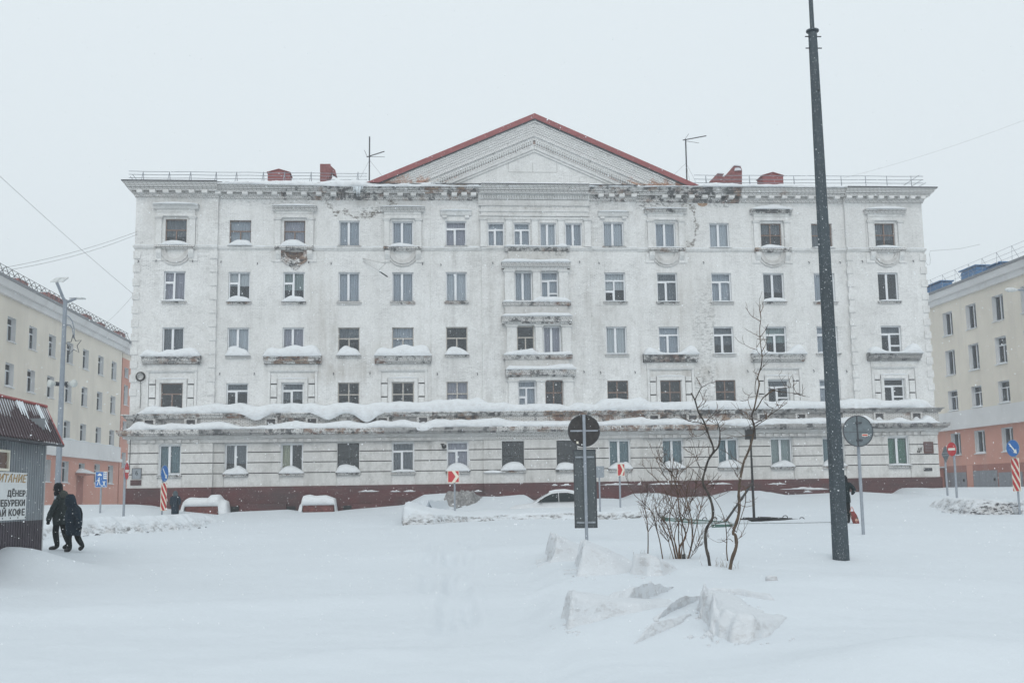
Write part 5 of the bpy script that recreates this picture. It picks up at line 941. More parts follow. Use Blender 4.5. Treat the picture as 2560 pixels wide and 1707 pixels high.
# ------------------------------------------------------------------ side buildings
M_YEL = NT('yellow_render').set(0.85, 0, 0.2)
def render_mat(name, c, stain=0.12):
    t = NT(name).set(0.9, 0, 0.2); n = t.noise(0.3, 5, 0.6, t.P()); f = t.noise(12, 3, 0.6, t.P()); cc = t.mix(t.ramp(n, 0.35, 0.7), c, tuple(x*(1-stain) for x in c)); st = t.noise(1.0, 5, 0.7, t.P((0.9, 0.9, 0.12))); cc = t.mix(t.math('MULTIPLY', t.ramp(st, 0.52, 0.75), 0.28), cc, (0.5, 0.47, 0.44)); t.col(cc); t.bump(f, 0.15, 0.01); return t.m
M_YEL = render_mat('yellow_render', (0.84, 0.78, 0.685)); M_PINK = render_mat('salmon_render', (0.68, 0.36, 0.29)); M_PINKD = render_mat('dark_salmon_plinth', (0.42, 0.20, 0.17)); M_BAND = render_mat('white_band_render', (0.82, 0.82, 0.82)); M_GREYROOF = simple('grey_roof_edge', (0.22, 0.23, 0.25), 0.6, obj=False, var=0.25)
M_GARAGE = simple('grey_garage_steel', (0.26, 0.28, 0.31), 0.6, obj=False, var=0.12); M_BLUE = simple('blue_vent_paint', (0.06, 0.17, 0.34), 0.6, obj=False, var=0.2); M_BRICKCH = simple('faded_red_stack', (0.30, 0.13, 0.12), 0.85, obj=False, var=0.3)
def side_house(t, X, sgn, y0, y1, holes, zeave, bands, depthx=12.0, endcap=True):
    """t root; facade on plane X whose outside faces sgn; holes (ya,yb,za,zb); bands (z0,z1,mat,proud)"""
    def P(y, z, o): return (X+sgn*o, y, z)
    for (z0, z1, m, proud, nm) in bands:
        hs = [h for h in holes if h[2] < z1 and h[3] > z0]
        ys = sorted({y0, y1} | {min(max(h[i], y0), y1) for h in hs for i in (0, 1)}); zs = sorted({z0, z1} | {min(max(h[i], z0), z1) for h in hs for i in (2, 3)}); mb = MB()
        for i in range(len(ys)-1):
            for j in range(len(zs)-1):
                cy, cz = (ys[i]+ys[i+1])/2, (zs[j]+zs[j+1])/2
                if any(h[0] < cy < h[1] and h[2] < cz < h[3] for h in hs): continue
                mb.add([P(ys[i], zs[j], proud), P(ys[i+1], zs[j], proud), P(ys[i+1], zs[j+1], proud), P(ys[i], zs[j+1], proud)], [(0, 1, 2, 3)])
        if proud: 
            mb.add([P(y0, z1, proud), P(y1, z1, proud), P(y1, z1, -0.1), P(y0, z1, -0.1)], [(0, 1, 2, 3)]); mb.add([P(y0, z0, proud), P(y1, z0, proud), P(y1, z0, -0.1), P(y0, z0, -0.1)], [(0, 1, 2, 3)])
        for ye in (y0, y1): mb.add([P(ye, z0, proud), P(ye, z1, proud), P(ye, z1, -depthx), P(ye, z0, -depthx)], [(0, 1, 2, 3)])
        obj(nm, mb, m, t)
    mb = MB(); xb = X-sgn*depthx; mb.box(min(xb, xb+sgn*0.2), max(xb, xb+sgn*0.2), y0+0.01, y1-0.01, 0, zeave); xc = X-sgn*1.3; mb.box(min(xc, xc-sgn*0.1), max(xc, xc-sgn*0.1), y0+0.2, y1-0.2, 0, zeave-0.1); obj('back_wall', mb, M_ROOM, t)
    for h in holes:
        ya, yb, za, zb = h[:4]; typ = h[4] if len(h) > 4 else 'B'; rv = 0.34; mb = MB()
        mb.add([P(ya, za, 0), P(ya, zb, 0), P(ya, zb, -rv), P(ya, za, -rv)], [(0, 1, 2, 3)]); mb.add([P(yb, za, 0), P(yb, zb, 0), P(yb, zb, -rv), P(yb, za, -rv)], [(0, 1, 2, 3)]); mb.add([P(ya, zb, 0), P(yb, zb, 0), P(yb, zb, -rv), P(ya, zb, -rv)], [(0, 1, 2, 3)]); mb.add([P(ya, za, 0), P(yb, za, 0), P(yb, za, -rv), P(ya, za, -rv)], [(0, 1, 2, 3)])
        wf = obj('window', mb, M_BAND, t); fr = MB()
        def bar(a, b, c, d, o=0.0): xs = sorted((X-sgn*(rv-0.02-o), X-sgn*(rv-0.09))); fr.box(xs[0], xs[1], a, b, c, d)
        w, hh = yb-ya, zb-za; bar(ya, ya+.07, za, zb); bar(yb-.07, yb, za, zb); bar(ya+.07, yb-.07, zb-.07, zb); bar(ya+.07, yb-.07, za, za+.07)
        cut = 0.70 if typ == 'B' else 1.0
        if typ == 'B': bar(ya+.07, yb-.07, za+hh*cut-.04, za+hh*cut+.04, 0.004)
        bar((ya+yb)/2-.05, (ya+yb)/2+.05, za+.07, za+hh*cut-.045, 0.008); obj('frame', fr, M_PVC, wf)
        pn = MB(); xs = sorted((X-sgn*(rv-0.035), X-sgn*(rv-0.03))); pn.box(xs[0]-0.04*(sgn > 0), xs[1]+0.0-0.04*(sgn > 0)+0.04*(sgn < 0), ya+.03, yb-.03, za+.03, zb-.03); obj('pane', pn, M_GLASS, wf)
        s = MB(); xs = sorted((X+sgn*0.12, X-sgn*0.3)); s.box(xs[0], xs[1], ya-.06, yb+.06, za-.05, za-.002); obj('sill', s, M_PVC, wf)
        if random.random() < 0.5 or za < 8: 
            n = 8; hs_ = random.uniform(0.04, 0.16); mb = MB(); mb.grid([[(X+sgn*o, ya-.06+(yb-ya+.12)*i/n, za-.003+z_*hs_*math.sin(math.pi*(i+.4)/(n+.8))) for o, z_ in ((-.3, 1), (0, .9), (.1, .5), (.13, -.1))] for i in range(n+1)]); obj('snow_cap', mb, M_SNOWCAP, wf, True)
        if random.random() < 0.6:
            cu = MB(); xx = X-sgn*(rv+0.12); n = 10; z0_ = za+hh*random.choice((0, 0, .4)); cu.grid([[(xx+0.02*math.sin(i*2), ya+w*i/n, z0_), (xx+0.02*math.sin(i*2), ya+w*i/n, zb)] for i in range(n+1)]); obj('curtain', cu, CURT[random.choice(('gb', 'lc', 'bk', 'li'))], wf)
    # cornice and roof
    for nm, o0, o1, z0, z1, m in (('cornice', 0.0, 0.35, zeave-1.05, zeave-0.65, M_BAND), ('cornice', 0.0, 0.75, zeave-0.649, zeave-0.2, M_BAND), ('roof_edge', 0.0, 0.82, zeave-0.199, zeave, M_GREYROOF)):
        mb = MB(); ys_ = (y0-o1*0.9, y1+o1*0.9); poly = [(X-sgn*0.2, z0), (X+sgn*(o1*0.75 if nm == 'cornice' else o1), z0), (X+sgn*o1, z1), (X-sgn*0.2, z1)]
        n4 = 4; vs = [(p[0], ys_[0], p[1]) for p in poly] + [(p[0], ys_[1], p[1]) for p in poly]; mb.add(vs, [(0, 1, 2, 3), (7, 6, 5, 4)] + [(i, i+4, (i+1) % 4+4, (i+1) % 4) for i in range(4)]); obj(nm, mb, m, t)
    mb = MB(); vs = []
    for y in (y0-0.5, y1+0.5): vs += [(X+sgn*0.75, y, zeave+.005), (X-sgn*depthx/2, y, zeave+1.9), (X-sgn*depthx, y, zeave)]
    mb.add(vs, [(0, 1, 2), (5, 4, 3), (0, 3, 4, 1), (1, 4, 5, 2), (2, 5, 3, 0)]); obj('roof_snow', mb, M_SNOW, t)
KL, KR = 1.2, 1.25
LX = CAM[0]+(-29.0-CAM[0])*KL; RX = CAM[0]+(29.0-CAM[0])*KR
ly = lambda y: CAM[1]+(y-CAM[1])*KL
lz = lambda z: 1.6+(z-1.6)*KL
ry = lambda y: CAM[1]+(y-CAM[1])*KR
rz = lambda z: 1.6+(z-1.6)*KR
tl = thing('yellow_apartment_building', 'pale yellow and salmon four-storey block receding behind the snack kiosk', 'building', (LX-5, ly(14), 0.5))
hl = []
for y in (-9.95, -6.3, -2.7, 0.92, 4.5, 8.11, 11.76, 15.36, 19.12, 22.72):
    w = 1.36
    for zt, zb in ((12.07, 10.65), (9.4, 8.03), (6.79, 5.56)): hl.append((ly(y), ly(y+w), lz(zb), lz(zt), 'B'))
    if abs(y-15.36) > 0.1: hl.append((ly(y), ly(y+w), lz(2.68), lz(4.09), 'B'))
    else: hl.append((ly(y), ly(y+w), lz(3.45), lz(4.05), 'A'))
side_house(tl, LX, 1, ly(-16), ly(25.6), hl, lz(14.0), [(0.0, lz(4.40), M_PINK, 0.0, 'ground_floor_wall'), (lz(4.4), lz(5.5), M_BAND, 0.16, 'string_band'), (lz(5.5), lz(13.2), M_YEL, 0.0, 'wall')])
mb = MB(); mb.box(LX-0.3, LX+0.35, ly(-16), ly(25.6), lz(4.38), lz(4.62)); obj('band_cornice', mb, M_BAND, tl); n = 80
mb = MB(); mb.grid([[(LX+o, ly(-16)+(ly(25.6)-ly(-16))*i/n, lz(5.5)+h*(0.10+0.22*max(0, vnoise(i*0.6, 2, 4)))) for o, h in ((0, 1), (0.12, .8), (0.18, .2), (0.16, 0))] for i in range(n+1)]); obj('snow_cap', mb, M_SNOWCAP, tl, True)
pb = [(ly(26.4), ly(27.6), lz(11.2), lz(12.0), 'A'), (ly(26.4), ly(27.6), lz(9.0), lz(10.6), 'B'), (ly(26.4), ly(27.6), lz(6.3), lz(7.7), 'B'), (ly(26.4), ly(27.6), lz(4.0), lz(5.2), 'B')]
for i, h in enumerate(pb): pass
tp = thing('salmon_stair_block', 'narrow salmon stair block with small windows squeezed between the yellow and white buildings', 'building', (LX-4, ly(30), 0.5))
side_house(tp, LX+0.02, 1, ly(25.8), ly(40), pb, lz(13.95), [(0.0, lz(12.7), M_PINK, 0.0, 'wall'), (lz(12.7), lz(13.2), M_YEL, 0.0, 'wall')])
mb = MB(); p0, p1 = ly(14.6), ly(17.0); mb.box(LX+0.02, LX+0.9, p0, p1, lz(3.22), lz(3.32)); obj('door_canopy', mb, M_PINKD, tl); mb = MB(); mb.box(LX-0.25, LX+0.02, ly(15.0), ly(16.5), 0.3, lz(3.15)); obj('door', mb, M_PINKD, tl)
mb = MB(); nn = 10; mb.grid([[(LX+o, p0+(p1-p0)*i/nn, lz(3.325)+h*0.45*math.sin(math.pi*(i+.3)/(nn+.6))) for o, h in ((0.0, 1), (0.4, .8), (0.9, .3), (0.95, -.05))] for i in range(nn+1)]); obj('snow_cap', mb, M_SNOWCAP, tl, True)
mb = MB()
for i in range(36):
    y = ly(-7+0.93*i); z = lz(14.0); pk = (LX+0.35, y, z+0.78); mb.tube([(LX+0.75, y-0.35, z+0.02), pk, (LX-0.4, y+0.1, z+0.1)], 0.035, 4)
obj('rail_post', mb, M_IRON, tl, kind='stuff')
for dz in (0.78, 0.45): obj('rail_wire', MB().tube([(LX+0.38, ly(-12), lz(14)+dz), (LX+0.38, ly(26), lz(14)+dz)], 0.02, 4), M_IRON, tl)
for px0, px1, pt, pbm in ((44, 71, 709, 735), (121, 160, 751, 775), (216, 230, 792, 803), (250, 263, 812, 825), (298, 313, 835, 850)):
    a = at(px0, pbm, X=LX-1.5); b = at(px1, pt, X=LX-1.5); ym = (a[1]+b[1])/2; mb = MB(); mb.box(LX-2.6, LX-1.5, min(a[1], b[1]), max(a[1], b[1]), lz(14)-0.2, b[2]); o = obj('chimney', mb, M_BRICKCH, tl)
tr = thing('yellow_garage_block', 'pale yellow and salmon four-storey block with grey garage doors on the right', 'building', (RX+5, ry(2), 0.5))
hr = []
for y in (5.28, 2.22, -1.0, -4.2, -7.4, -10.6):
    w = 1.28
    for zt, zb in ((12.82, 11.29), (10.32, 8.70), (7.69, 6.38), (4.94, 3.53)): hr.append((ry(y-w), ry(y), rz(zb), rz(zt), 'B' if zt in (7.69,) or random.random() < 0.3 else 'A'))
for y in (9.0, 12.0): hr.append((ry(y-1.28), ry(y), rz(11.29), rz(12.82), 'A')); hr.append((ry(y-1.28), ry(y), rz(8.7), rz(10.32), 'A')); hr.append((ry(y-1.28), ry(y), rz(6.38), rz(7.69), 'A'))
side_house(tr, RX, -1, ry(-14), ry(22), hr, rz(14.3), [(0.0, rz(2.86), M_PINKD, 0.02, 'base_wall'), (rz(2.86), rz(5.2), M_PINK, 0.0, 'ground_floor_wall'), (rz(5.2), rz(6.3), M_BAND, 0.14, 'string_band'), (rz(6.3), rz(14.3)-0.9, M_YEL, 0.0, 'wall')])
mb = MB(); mb.box(RX-0.32, RX+0.3, ry(-14), ry(22), rz(5.14), rz(5.36)); obj('band_cornice', mb, M_BAND, tr)
for a, b, z in ((6.16, 3.53, 2.43), (2.63, -0.24, 2.48), (-0.40, -3.0, 2.33), (-3.4, -6.0, 2.4)):
    mb = MB(); mb.box(RX-0.06, RX-0.021, ry(b), ry(a), 0.4, rz(z)); d = obj('garage_door', mb, M_GARAGE, tr); mb = MB()
    for k in range(1, 4): y = ry(b)+(ry(a)-ry(b))*k/4; mb.box(RX-0.075, RX-0.061, y-0.02, y+0.02, 0.5, rz(z)-0.05)
    obj('door_ribs', mb, M_GARAGE, d); mb = MB(); mb.box(RX-0.14, RX-0.061, ry(b)+0.3, ry(b)+0.42, 1.9, 2.1); obj('handle', mb, M_BLACK, d)
mb = MB()
for k in range(4): y = ry(3.5)-k*0 + 0; 
mb.box(RX-0.03, RX-0.0205, ry(3.45), ry(2.70), 0.4, rz(2.85)); obj('pier', mb, M_PINK, tr)
for px0, px1, pt, pbm in ((2309, 2352, 702, 740), (2403, 2440, 663, 695), (2463, 2500, 655, 670)):
    a = at(px0, pbm, X=RX+1.2); b = at(px1, pt, X=RX+1.2); y0_, y1_ = sorted((a[1], b[1])); mb = MB(); mb.box(RX+1.2, RX+2.2, y0_, y1_, rz(14.3)-0.3, b[2]-0.12); o = obj('chimney', mb, M_BLUE, tr)
    mb = MB(); mb.box(RX+1.05, RX+2.35, y0_-0.15, y1_+0.15, b[2]-0.04, b[2]+0.03); 
    for yy in (y0_+0.1, y1_-0.1): mb.box(RX+1.3, RX+1.4, yy-0.04, yy+0.04, b[2]-0.13, b[2]-0.03)
    mb.box(RX+1.14, RX+2.26, y0_-0.06, y1_+0.06, b[2]-0.36, b[2]-0.30); obj('chimney_cap', mb, M_BLUE, o)
mb = MB()
for i in range(14): y = ry(11-1.7*i); z = rz(14.3); mb.tube([(RX-0.5, y, z+0.1), (RX-0.45, y, z+1.15), (RX+0.2, y+0.15, z+0.2)], 0.02, 4)
obj('rail_post', mb, M_STEEL, tr, kind='stuff')
for dz in (1.15, 0.75, 0.4): obj('rail_wire', MB().tube([(RX-0.46, ry(12), rz(14.3)+dz), (RX-0.46, ry(-13), rz(14.3)+dz)], 0.012, 4), M_STEEL, tr)
a = at(2347, 1170, Y=6); sh = thing('garage_shed', 'small dark salmon lean-to shed squeezed behind the right corner of the white building', 'shed', (RX-3.5, ry(7.2), 0.8))
b = at(2346, 1168, X=RX-2.5); mb = MB(); mb.box(RX-4.5, RX-0.1, ry(6.4), ry(9), 0.3, rz(2.75)); obj('shed_wall', mb, M_PINKD, sh); mb = MB(); mb.box(RX-4.7, RX-0.1, ry(6.2), ry(9), rz(2.75)+.001, rz(2.75)+0.12); obj('shed_roof', mb, M_SNOW, sh)
# ------------------------------------------------------------------ street furniture
def facing(deg): a = R_(deg); return (-FWD*math.cos(a) + RGT*math.sin(a)).normalized()
M_RED = simple('sign_red', (0.50, 0.035, 0.04), 0.5, var=0.08); M_WHITE = simple('sign_white', (0.78, 0.77, 0.70), 0.5, var=0.05); M_BLU = simple('sign_blue', (0.02, 0.14, 0.42), 0.5, var=0.08)
M_CREAMW = simple('reflective_cream', (0.76, 0.72, 0.60), 0.5, var=0.05); M_BACK = simple('sign_back_grey', (0.13, 0.16, 0.175), 0.55, var=0.2, scale=8); M_BACKD = simple('sign_back_dark', (0.030, 0.027, 0.027), 0.7, var=0.5, scale=12)
def snowpole_mat(name, c, k=0.5, obj=False):
    t = NT(name).set(0.6, 0.0, 0.4); n = t.noise(0.8, 5, 0.7, t.P((1, 1, 0.6))); f = t.noise(45, 3, 0.7, t.P((1, 1, 0.6))); cc = t.mix(t.ramp(n, 0.35, 0.7), c, tuple(x*1.5 for x in c)); m = t.math('MULTIPLY', t.ramp(f, 0.60, 0.66), k); t.col(t.mix(m, cc, (0.62, 0.66, 0.70))); return t.m
M_POLE = snowpole_mat('dark_lamp_pole_paint', (0.036, 0.049, 0.058), 0.45); M_PANEL = snowpole_mat('rust_stained_panel', (0.058, 0.070, 0.076), 0.3)
class Plane:
    def __init__(s, c, n): s.c = Vector([float(k) for k in c]); s.n = n; s.A = ZUP.cross(n).normalized()
    def p(s, a, z, o=0.0): return s.c + s.A*a + ZUP*z + s.n*o
    def poly(s, pts, o0, o1, mb=None):
        mb = mb or MB(); n = len(pts); mb.add([s.p(a, z, o1) for a, z in pts] + [s.p(a, z, o0) for a, z in pts], [tuple(range(n)), tuple(range(2*n-1, n-1, -1))] + [(i, i+n, (i+1) % n+n, (i+1) % n) for i in range(n)]); return mb
    def rect(s, a0, a1, z0, z1, o0, o1, mb=None): return s.poly([(a0, z0), (a1, z0), (a1, z1), (a0, z1)], o0, o1, mb)
def clip_rect(poly, a0, a1, z0, z1):
    for ax, lim, sg in ((0, a0, 1), (0, a1, -1), (1, z0, 1), (1, z1, -1)):
        out = []
        for i in range(len(poly)):
            p, q = poly[i], poly[(i+1) % len(poly)]; dp, dq = (p[ax]-lim)*sg, (q[ax]-lim)*sg
            if dp >= 0: out.append(p)
            if dp*dq < 0: t = dp/(dp-dq); out.append((p[0]+(q[0]-p[0])*t, p[1]+(q[1]-p[1])*t))
        poly = out
        if not poly: return []
    return poly
def sign_root(name, label, cat, base_px, d, group=None):
    b, p = base_at(*base_px, d); return thing(name, label, cat, (b[0], b[1], b[2]+0.15), group), b, p
def pole(t, b, ztop, r=0.04, xy=None, mat=None):
    x, y = xy or (b[0], b[1]); obj('pole', MB().tube([(x, y, b[2]-0.4), (x, y, ztop)], r, 10), mat or M_STEEL, t)
SG = 'traffic signs round the square'
# round sign seen from behind with a tall panel on the same post
t, b, p = sign_root('road_sign', 'round black-backed road sign above a tall rust-stained grey panel on one post', 'road sign', (1467, 1352), 28, SG)
tp_ = at(1467, 1033, d=28)[2]; n_ = facing(2); pole(t, b, tp_, 0.042)
c = at(1467, 1074, d=28); c = Vector((b[0], b[1], c[2])) - n_*0.075; mb = MB().disc(c, 0.415, n_, 0.02, 40); dsk = obj('sign_disc', mb, M_BACKD, t)
pl_ = Plane(c, n_); ring = MB(); nn = 40
for i in range(nn):
    a0, a1 = 2*math.pi*i/nn, 2*math.pi*(i+1)/nn; ring.add([pl_.p(math.cos(a)*r, math.sin(a)*r, o) for a in (a0, a1) for r, o in ((0.40, 0.011), (0.40, 0.022), (0.42, 0.022), (0.42, -0.012))], [(0, 1, 5, 4), (1, 2, 6, 5), (2, 3, 7, 6)])
obj('rim', ring, M_IRON, dsk); obj('rail', pl_.rect(-0.355, 0.36, -0.022, 0.018, 0.012, 0.035), M_STEEL, dsk); mb = pl_.rect(-0.20, -0.15, -0.33, -0.27, 0.0105, 0.013); obj('sticker', mb, M_CREAMW, dsk)
c = at(1469, 1220.5, d=28); c = Vector((b[0], b[1], c[2])) - n_*0.085; pl_ = Plane(c, n_); w, h = 0.292, 1.0; pn_ = obj('panel', pl_.rect(-w, w, -h, h, -0.012, 0.0), M_PANEL, t)
mb = MB(); pl_.rect(-w, -w+0.02, -h, h, 0.0005, 0.03, mb); pl_.rect(w-0.02, w, -h, h, 0.0005, 0.03, mb); pl_.rect(-w+0.02, w-0.02, h-0.02, h, 0.0005, 0.03, mb); pl_.rect(-w+0.02, w-0.02, -h, -h+0.02, 0.0005, 0.03, mb); obj('panel_rim', mb, M_IRON, pn_)
for z in (0.80, -0.86): obj('rail', pl_.rect(-0.24, 0.24, z-0.022, z+0.022, 0.001, 0.04), M_PLATE, pn_)
# round sign seen from behind beside the lamp pole
t, b, p = sign_root('road_sign', 'round grey-backed road sign on a thin post just right of the big dark lamp pole', 'road sign', (2158, 1325), 29.3, SG)
n_ = facing(6); cz = at(2148, 1077, d=29.3); pole(t, b, at(2151, 1040, d=29.3)[2], 0.042)
c = Vector((cz[0], cz[1], cz[2])) - n_*0.08; d_ = obj('sign_disc', MB().disc(c, 0.415, n_, 0.02, 40), M_BACK, t); pl_ = Plane(c, n_)
ring = MB()
for i in range(nn):
    a0, a1 = 2*math.pi*i/nn, 2*math.pi*(i+1)/nn; ring.add([pl_.p(math.cos(a)*r, math.sin(a)*r, o) for a in (a0, a1) for r, o in ((0.40, 0.011), (0.40, 0.022), (0.42, 0.022), (0.42, -0.012))], [(0, 1, 5, 4), (1, 2, 6, 5), (2, 3, 7, 6)])
obj('rim', ring, M_IRON, d_); obj('seam', pl_.rect(-0.39, 0.39, -0.03, -0.022, 0.0105, 0.014), M_IRON, d_); obj('sticker', pl_.rect(0.10, 0.26, -0.14, -0.075, 0.0105, 0.013), M_CREAMW, d_)
mb = pl_.rect(0.11, 0.25, -0.125, -0.09, 0.0132, 0.0145); obj('sticker_print', mb, M_RED, d_)
for z in (0.22, -0.24): obj('clamp', pl_.rect(-0.06, 0.10, z-0.02, z+0.02, 0.012, 0.05), M_IRON, d_)
obj('mount_strip', pl_.rect(-0.035, 0.0, -0.4, 0.39, 0.0108, 0.022), M_IRON, d_)
# small grey sign behind the panel
t, b, p = sign_root('road_sign', 'small grey sign back peeping out from behind the tall panel', 'road sign', (1500, 1262), 46, SG)
pole(t, b, at(1498, 1166, d=46)[2], 0.035); c = at(1499.5, 1179, d=46); n_ = facing(15); pl_ = Plane(c, n_); pl_.c = pl_.c - n_*0.06; obj('sign_plate', pl_.rect(-0.21, 0.21, -0.24, 0.24, -0.01, 0.01), M_PLATE, t)
# red chevrons
def chevron(px, py, bx, by, d, wpx, hpx, ang, label):
    t, b, p = sign_root('chevron_sign', label, 'chevron sign', (bx, by), d, 'red chevron signs'); c = at(px, py, d=d); n_ = facing(ang); w = wpx*d/F_PX/2/max(.3, math.cos(R_(ang))); h = hpx*d/F_PX/2
    pole(t, b, c[2]+h*0.6, 0.04, (b[0], b[1])); pl_ = Plane((b[0]*0.5+c[0]*0.5, b[1]*.5+c[1]*.5, c[2]), n_); pl_.c = pl_.c + n_*0.07
    bd = obj('board', pl_.rect(-w, w, -h, h, -0.02, 0.0), M_CREAMW, t); e = 0.025; obj('red_field', pl_.rect(-w+e, w-e, -h+e, h-e, 0.0005, 0.004), M_RED, bd)
    mb = MB(); pl_.poly([(-w*.28, 0 + h-e), (w*.28, h-e), (w*.93, 0), (w*.28, -h+e), (-w*.28, -h+e), (w*.37, 0)], 0.0045, 0.008, mb); obj('chevron', mb, M_CREAMW, bd)
chevron(1130, 1191, 1137, 1277, 48, 29, 30, 8, 'left red chevron sign pointing right in front of the grey snow boulder'); chevron(1550.5, 1174, 1551, 1261, 48, 20, 30.5, 46, 'right red chevron sign turned away, between the tall panel and the shrub')
def roundel(t, c, n_, r, col, sym):
    d_ = obj('sign_disc', MB().disc(Vector(c), r, n_, 0.02, 32), M_PLATE, t); f = obj('sign_face', MB().disc(Vector(c)+n_*0.012, r*0.965, n_, 0.004, 32), col, d_); pl_ = Plane(Vector(c)+n_*0.0145, n_); mb = MB()
    if sym == 'bar': pl_.rect(-r*.72, r*.72, -r*.17, r*.17, 0, 0.003, mb)
    else:
        s = 1 if sym == 'r' else -1; q = lambda a, z: (a*r, z*r)
        u = Vector((0.68, -0.73)) ; v = Vector((0.73, 0.68))
        def w_(k, l): e = u*k+v*l; return (e[0]*r, e[1]*r)
        pl_.poly([w_(-.80, -.07), w_(.40, -.10), w_(.40, -.32), w_(.86, 0), w_(.40, .32), w_(.40, .10), w_(-.80, .07)], 0, 0.003, mb)
    obj('symbol', mb, M_WHITE, d_)
def stripes(t, c, n_, w, h, ph):
    pl_ = Plane(c, n_); bd = obj('striped_panel', pl_.rect(-w, w, -h, h, -0.02, 0.0), M_CREAMW, t); k = 0
    z = -h-1.0+ph
    while z < h+1.0:
        q = clip_rect([(-w, z+w*1.6), (w, z-w*1.6), (w, z-w*1.6+0.36*h*1.0), (-w, z+w*1.6+0.36*h)], -w+.012, w-.012, -h+.012, h-.012)
        if len(q) >= 3: obj('red_stripe', pl_.poly(q, 0.0005, 0.004), M_RED, bd)
        z += 0.62*h
# left group
t, b, p = sign_root('no_entry_sign', 'red no-entry sign seen almost edge-on at the left corner of the white facade', 'no-entry sign', (309, 1284), 42, SG)
pole(t, b, at(312, 1158, d=42)[2], 0.045); c = at(314, 1177, d=42); roundel(t, Vector((b[0], b[1], c[2]))+facing(94)*0.06, facing(94), 0.325, M_RED, 'bar')
t, b, p = sign_root('keep_right_sign', 'blue keep-right arrow sign over a red and cream striped panel left of the basement wells', 'arrow sign', (405, 1277), 43, SG)
pole(t, b, at(407, 1165, d=43)[2], 0.035); n_ = facing(82); c = at(407, 1183, d=43); roundel(t, Vector((b[0], b[1], c[2]))+n_*0.06, n_, 0.325, M_BLU, 'r'); c = at(406, 1241.5, d=43); stripes(t, Vector((b[0], b[1], c[2]))+n_*0.06, facing(68), 0.17, 0.54, 0.25)
t, b, p = sign_root('zone_sign', 'blue residential-zone sign with walking figure, car and house before the salmon ground floor', 'zone sign', (251, 1262), 56, SG)
pole(t, b, at(250, 1185, d=56)[2], 0.045); n_ = facing(18); c = at(250.5, 1198, d=56); pl_ = Plane(Vector((b[0], b[1], c[2]))+n_*0.07, n_); w, h = 0.29, 0.40; bd = obj('board', pl_.rect(-w, w, -h, h, -0.02, 0), M_WHITE, t); obj('blue_field', pl_.rect(-w+.015, w-.015, -h+.015, h-.015, .0005, .004), M_BLU, bd)
mb = MB(); o = (0.0045, 0.007)
pl_.poly([(-.18, .19), (.02, .19), (.02, .25), (-.02, .25), (-.05, .31), (-.12, .31), (-.15, .25), (-.18, .25)], *o, mb); obj('car_symbol', mb, M_WHITE, bd)
mb = MB(); pl_.rect(.10, .26, .02, .385, *o, mb); obj('house_symbol', mb, M_WHITE, bd); mb = MB()
for i in range(3):
    for a_ in (.12, .195): obj('symbol_window', pl_.rect(a_, a_+.05, .29-.1*i, .35-.1*i, 0.0072, 0.009), M_BLU, bd)
mb = MB(); mb.disc(pl_.p(-.11, .06, .006), .035, n_, .003, 12); pl_.poly([(-.15, -.10), (-.08, -.10), (-.07, .02), (-.14, .02)], *o, mb); pl_.poly([(-.15, -.10), (-.12, -.10), (-.17, -.30), (-.21, -.30)], *o, mb); pl_.poly([(-.11, -.10), (-.08, -.10), (-.03, -.28), (-.06, -.30)], *o, mb); pl_.poly([(-.21, -.10), (-.13, -.02), (-.13, .02), (-.23, -.07)], *o, mb); obj('walker_symbol', mb, M_WHITE, bd)
mb = MB(); mb.disc(pl_.p(.14, -.11, .006), .028, n_, .003, 12); pl_.poly([(.11, -.25), (.17, -.25), (.17, -.14), (.11, -.14)], *o, mb); pl_.poly([(.11, -.25), (.14, -.25), (.08, -.36), (.05, -.34)], *o, mb); pl_.poly([(.14, -.25), (.17, -.25), (.23, -.35), (.20, -.37)], *o, mb); pl_.poly([(.06, -.10), (.11, -.17), (.11, -.14), (.08, -.08)], *o, mb); pl_.poly([(.17, -.17), (.23, -.10), (.22, -.08), (.17, -.14)], *o, mb); mb.disc(pl_.p(.02, -.32, .006), .03, n_, .003, 10); obj('child_symbol', mb, M_WHITE, bd)
# right group
t, b, p = sign_root('diamond_sign', 'grey back of a diamond-shaped sign beside the right corner of the white building', 'road sign', (2368, 1224), 55, SG)
pole(t, b, at(2361, 1118, d=55)[2], 0.05); n_ = facing(-86); c = at(2360, 1135, d=55); pl_ = Plane(Vector((c[0], c[1], c[2])), n_); obj('sign_plate', pl_.poly([(0, -.42), (.42, 0), (0, .42), (-.42, 0)], -0.09, -0.07), M_BACK, t)
for z in (.06, -.06): obj('rail', pl_.rect(-.3, .3, z-.02, z+.02, -0.0695, -0.05), M_STEEL, t)
t, b, p = sign_root('no_entry_sign', 'red no-entry sign facing the square in front of the grey garage doors', 'no-entry sign', (2391, 1223), 50, SG)
pole(t, b, at(2384, 1112, d=50)[2], 0.05); n_ = facing(-72); c = at(2384, 1122, d=50); roundel(t, Vector((b[0]-.02, b[1], c[2]))+n_*0.07, n_, 0.325, M_RED, 'bar')
t, b, p = sign_root('keep_right_sign', 'blue arrow sign over a tall red and cream striped panel at the right edge', 'arrow sign', (2546, 1238), 42, SG)
pole(t, b, at(2538, 1105, d=42)[2], 0.04); n_ = facing(-70); c = at(2535, 1120, d=42); roundel(t, Vector((c[0], c[1], c[2]))+n_*0.05, n_, 0.325, M_BLU, 'r'); c = at(2542, 1186, d=42); stripes(t, Vector((c[0], c[1], c[2]))+n_*0.05, facing(-72), 0.20, 0.63, 0.2)
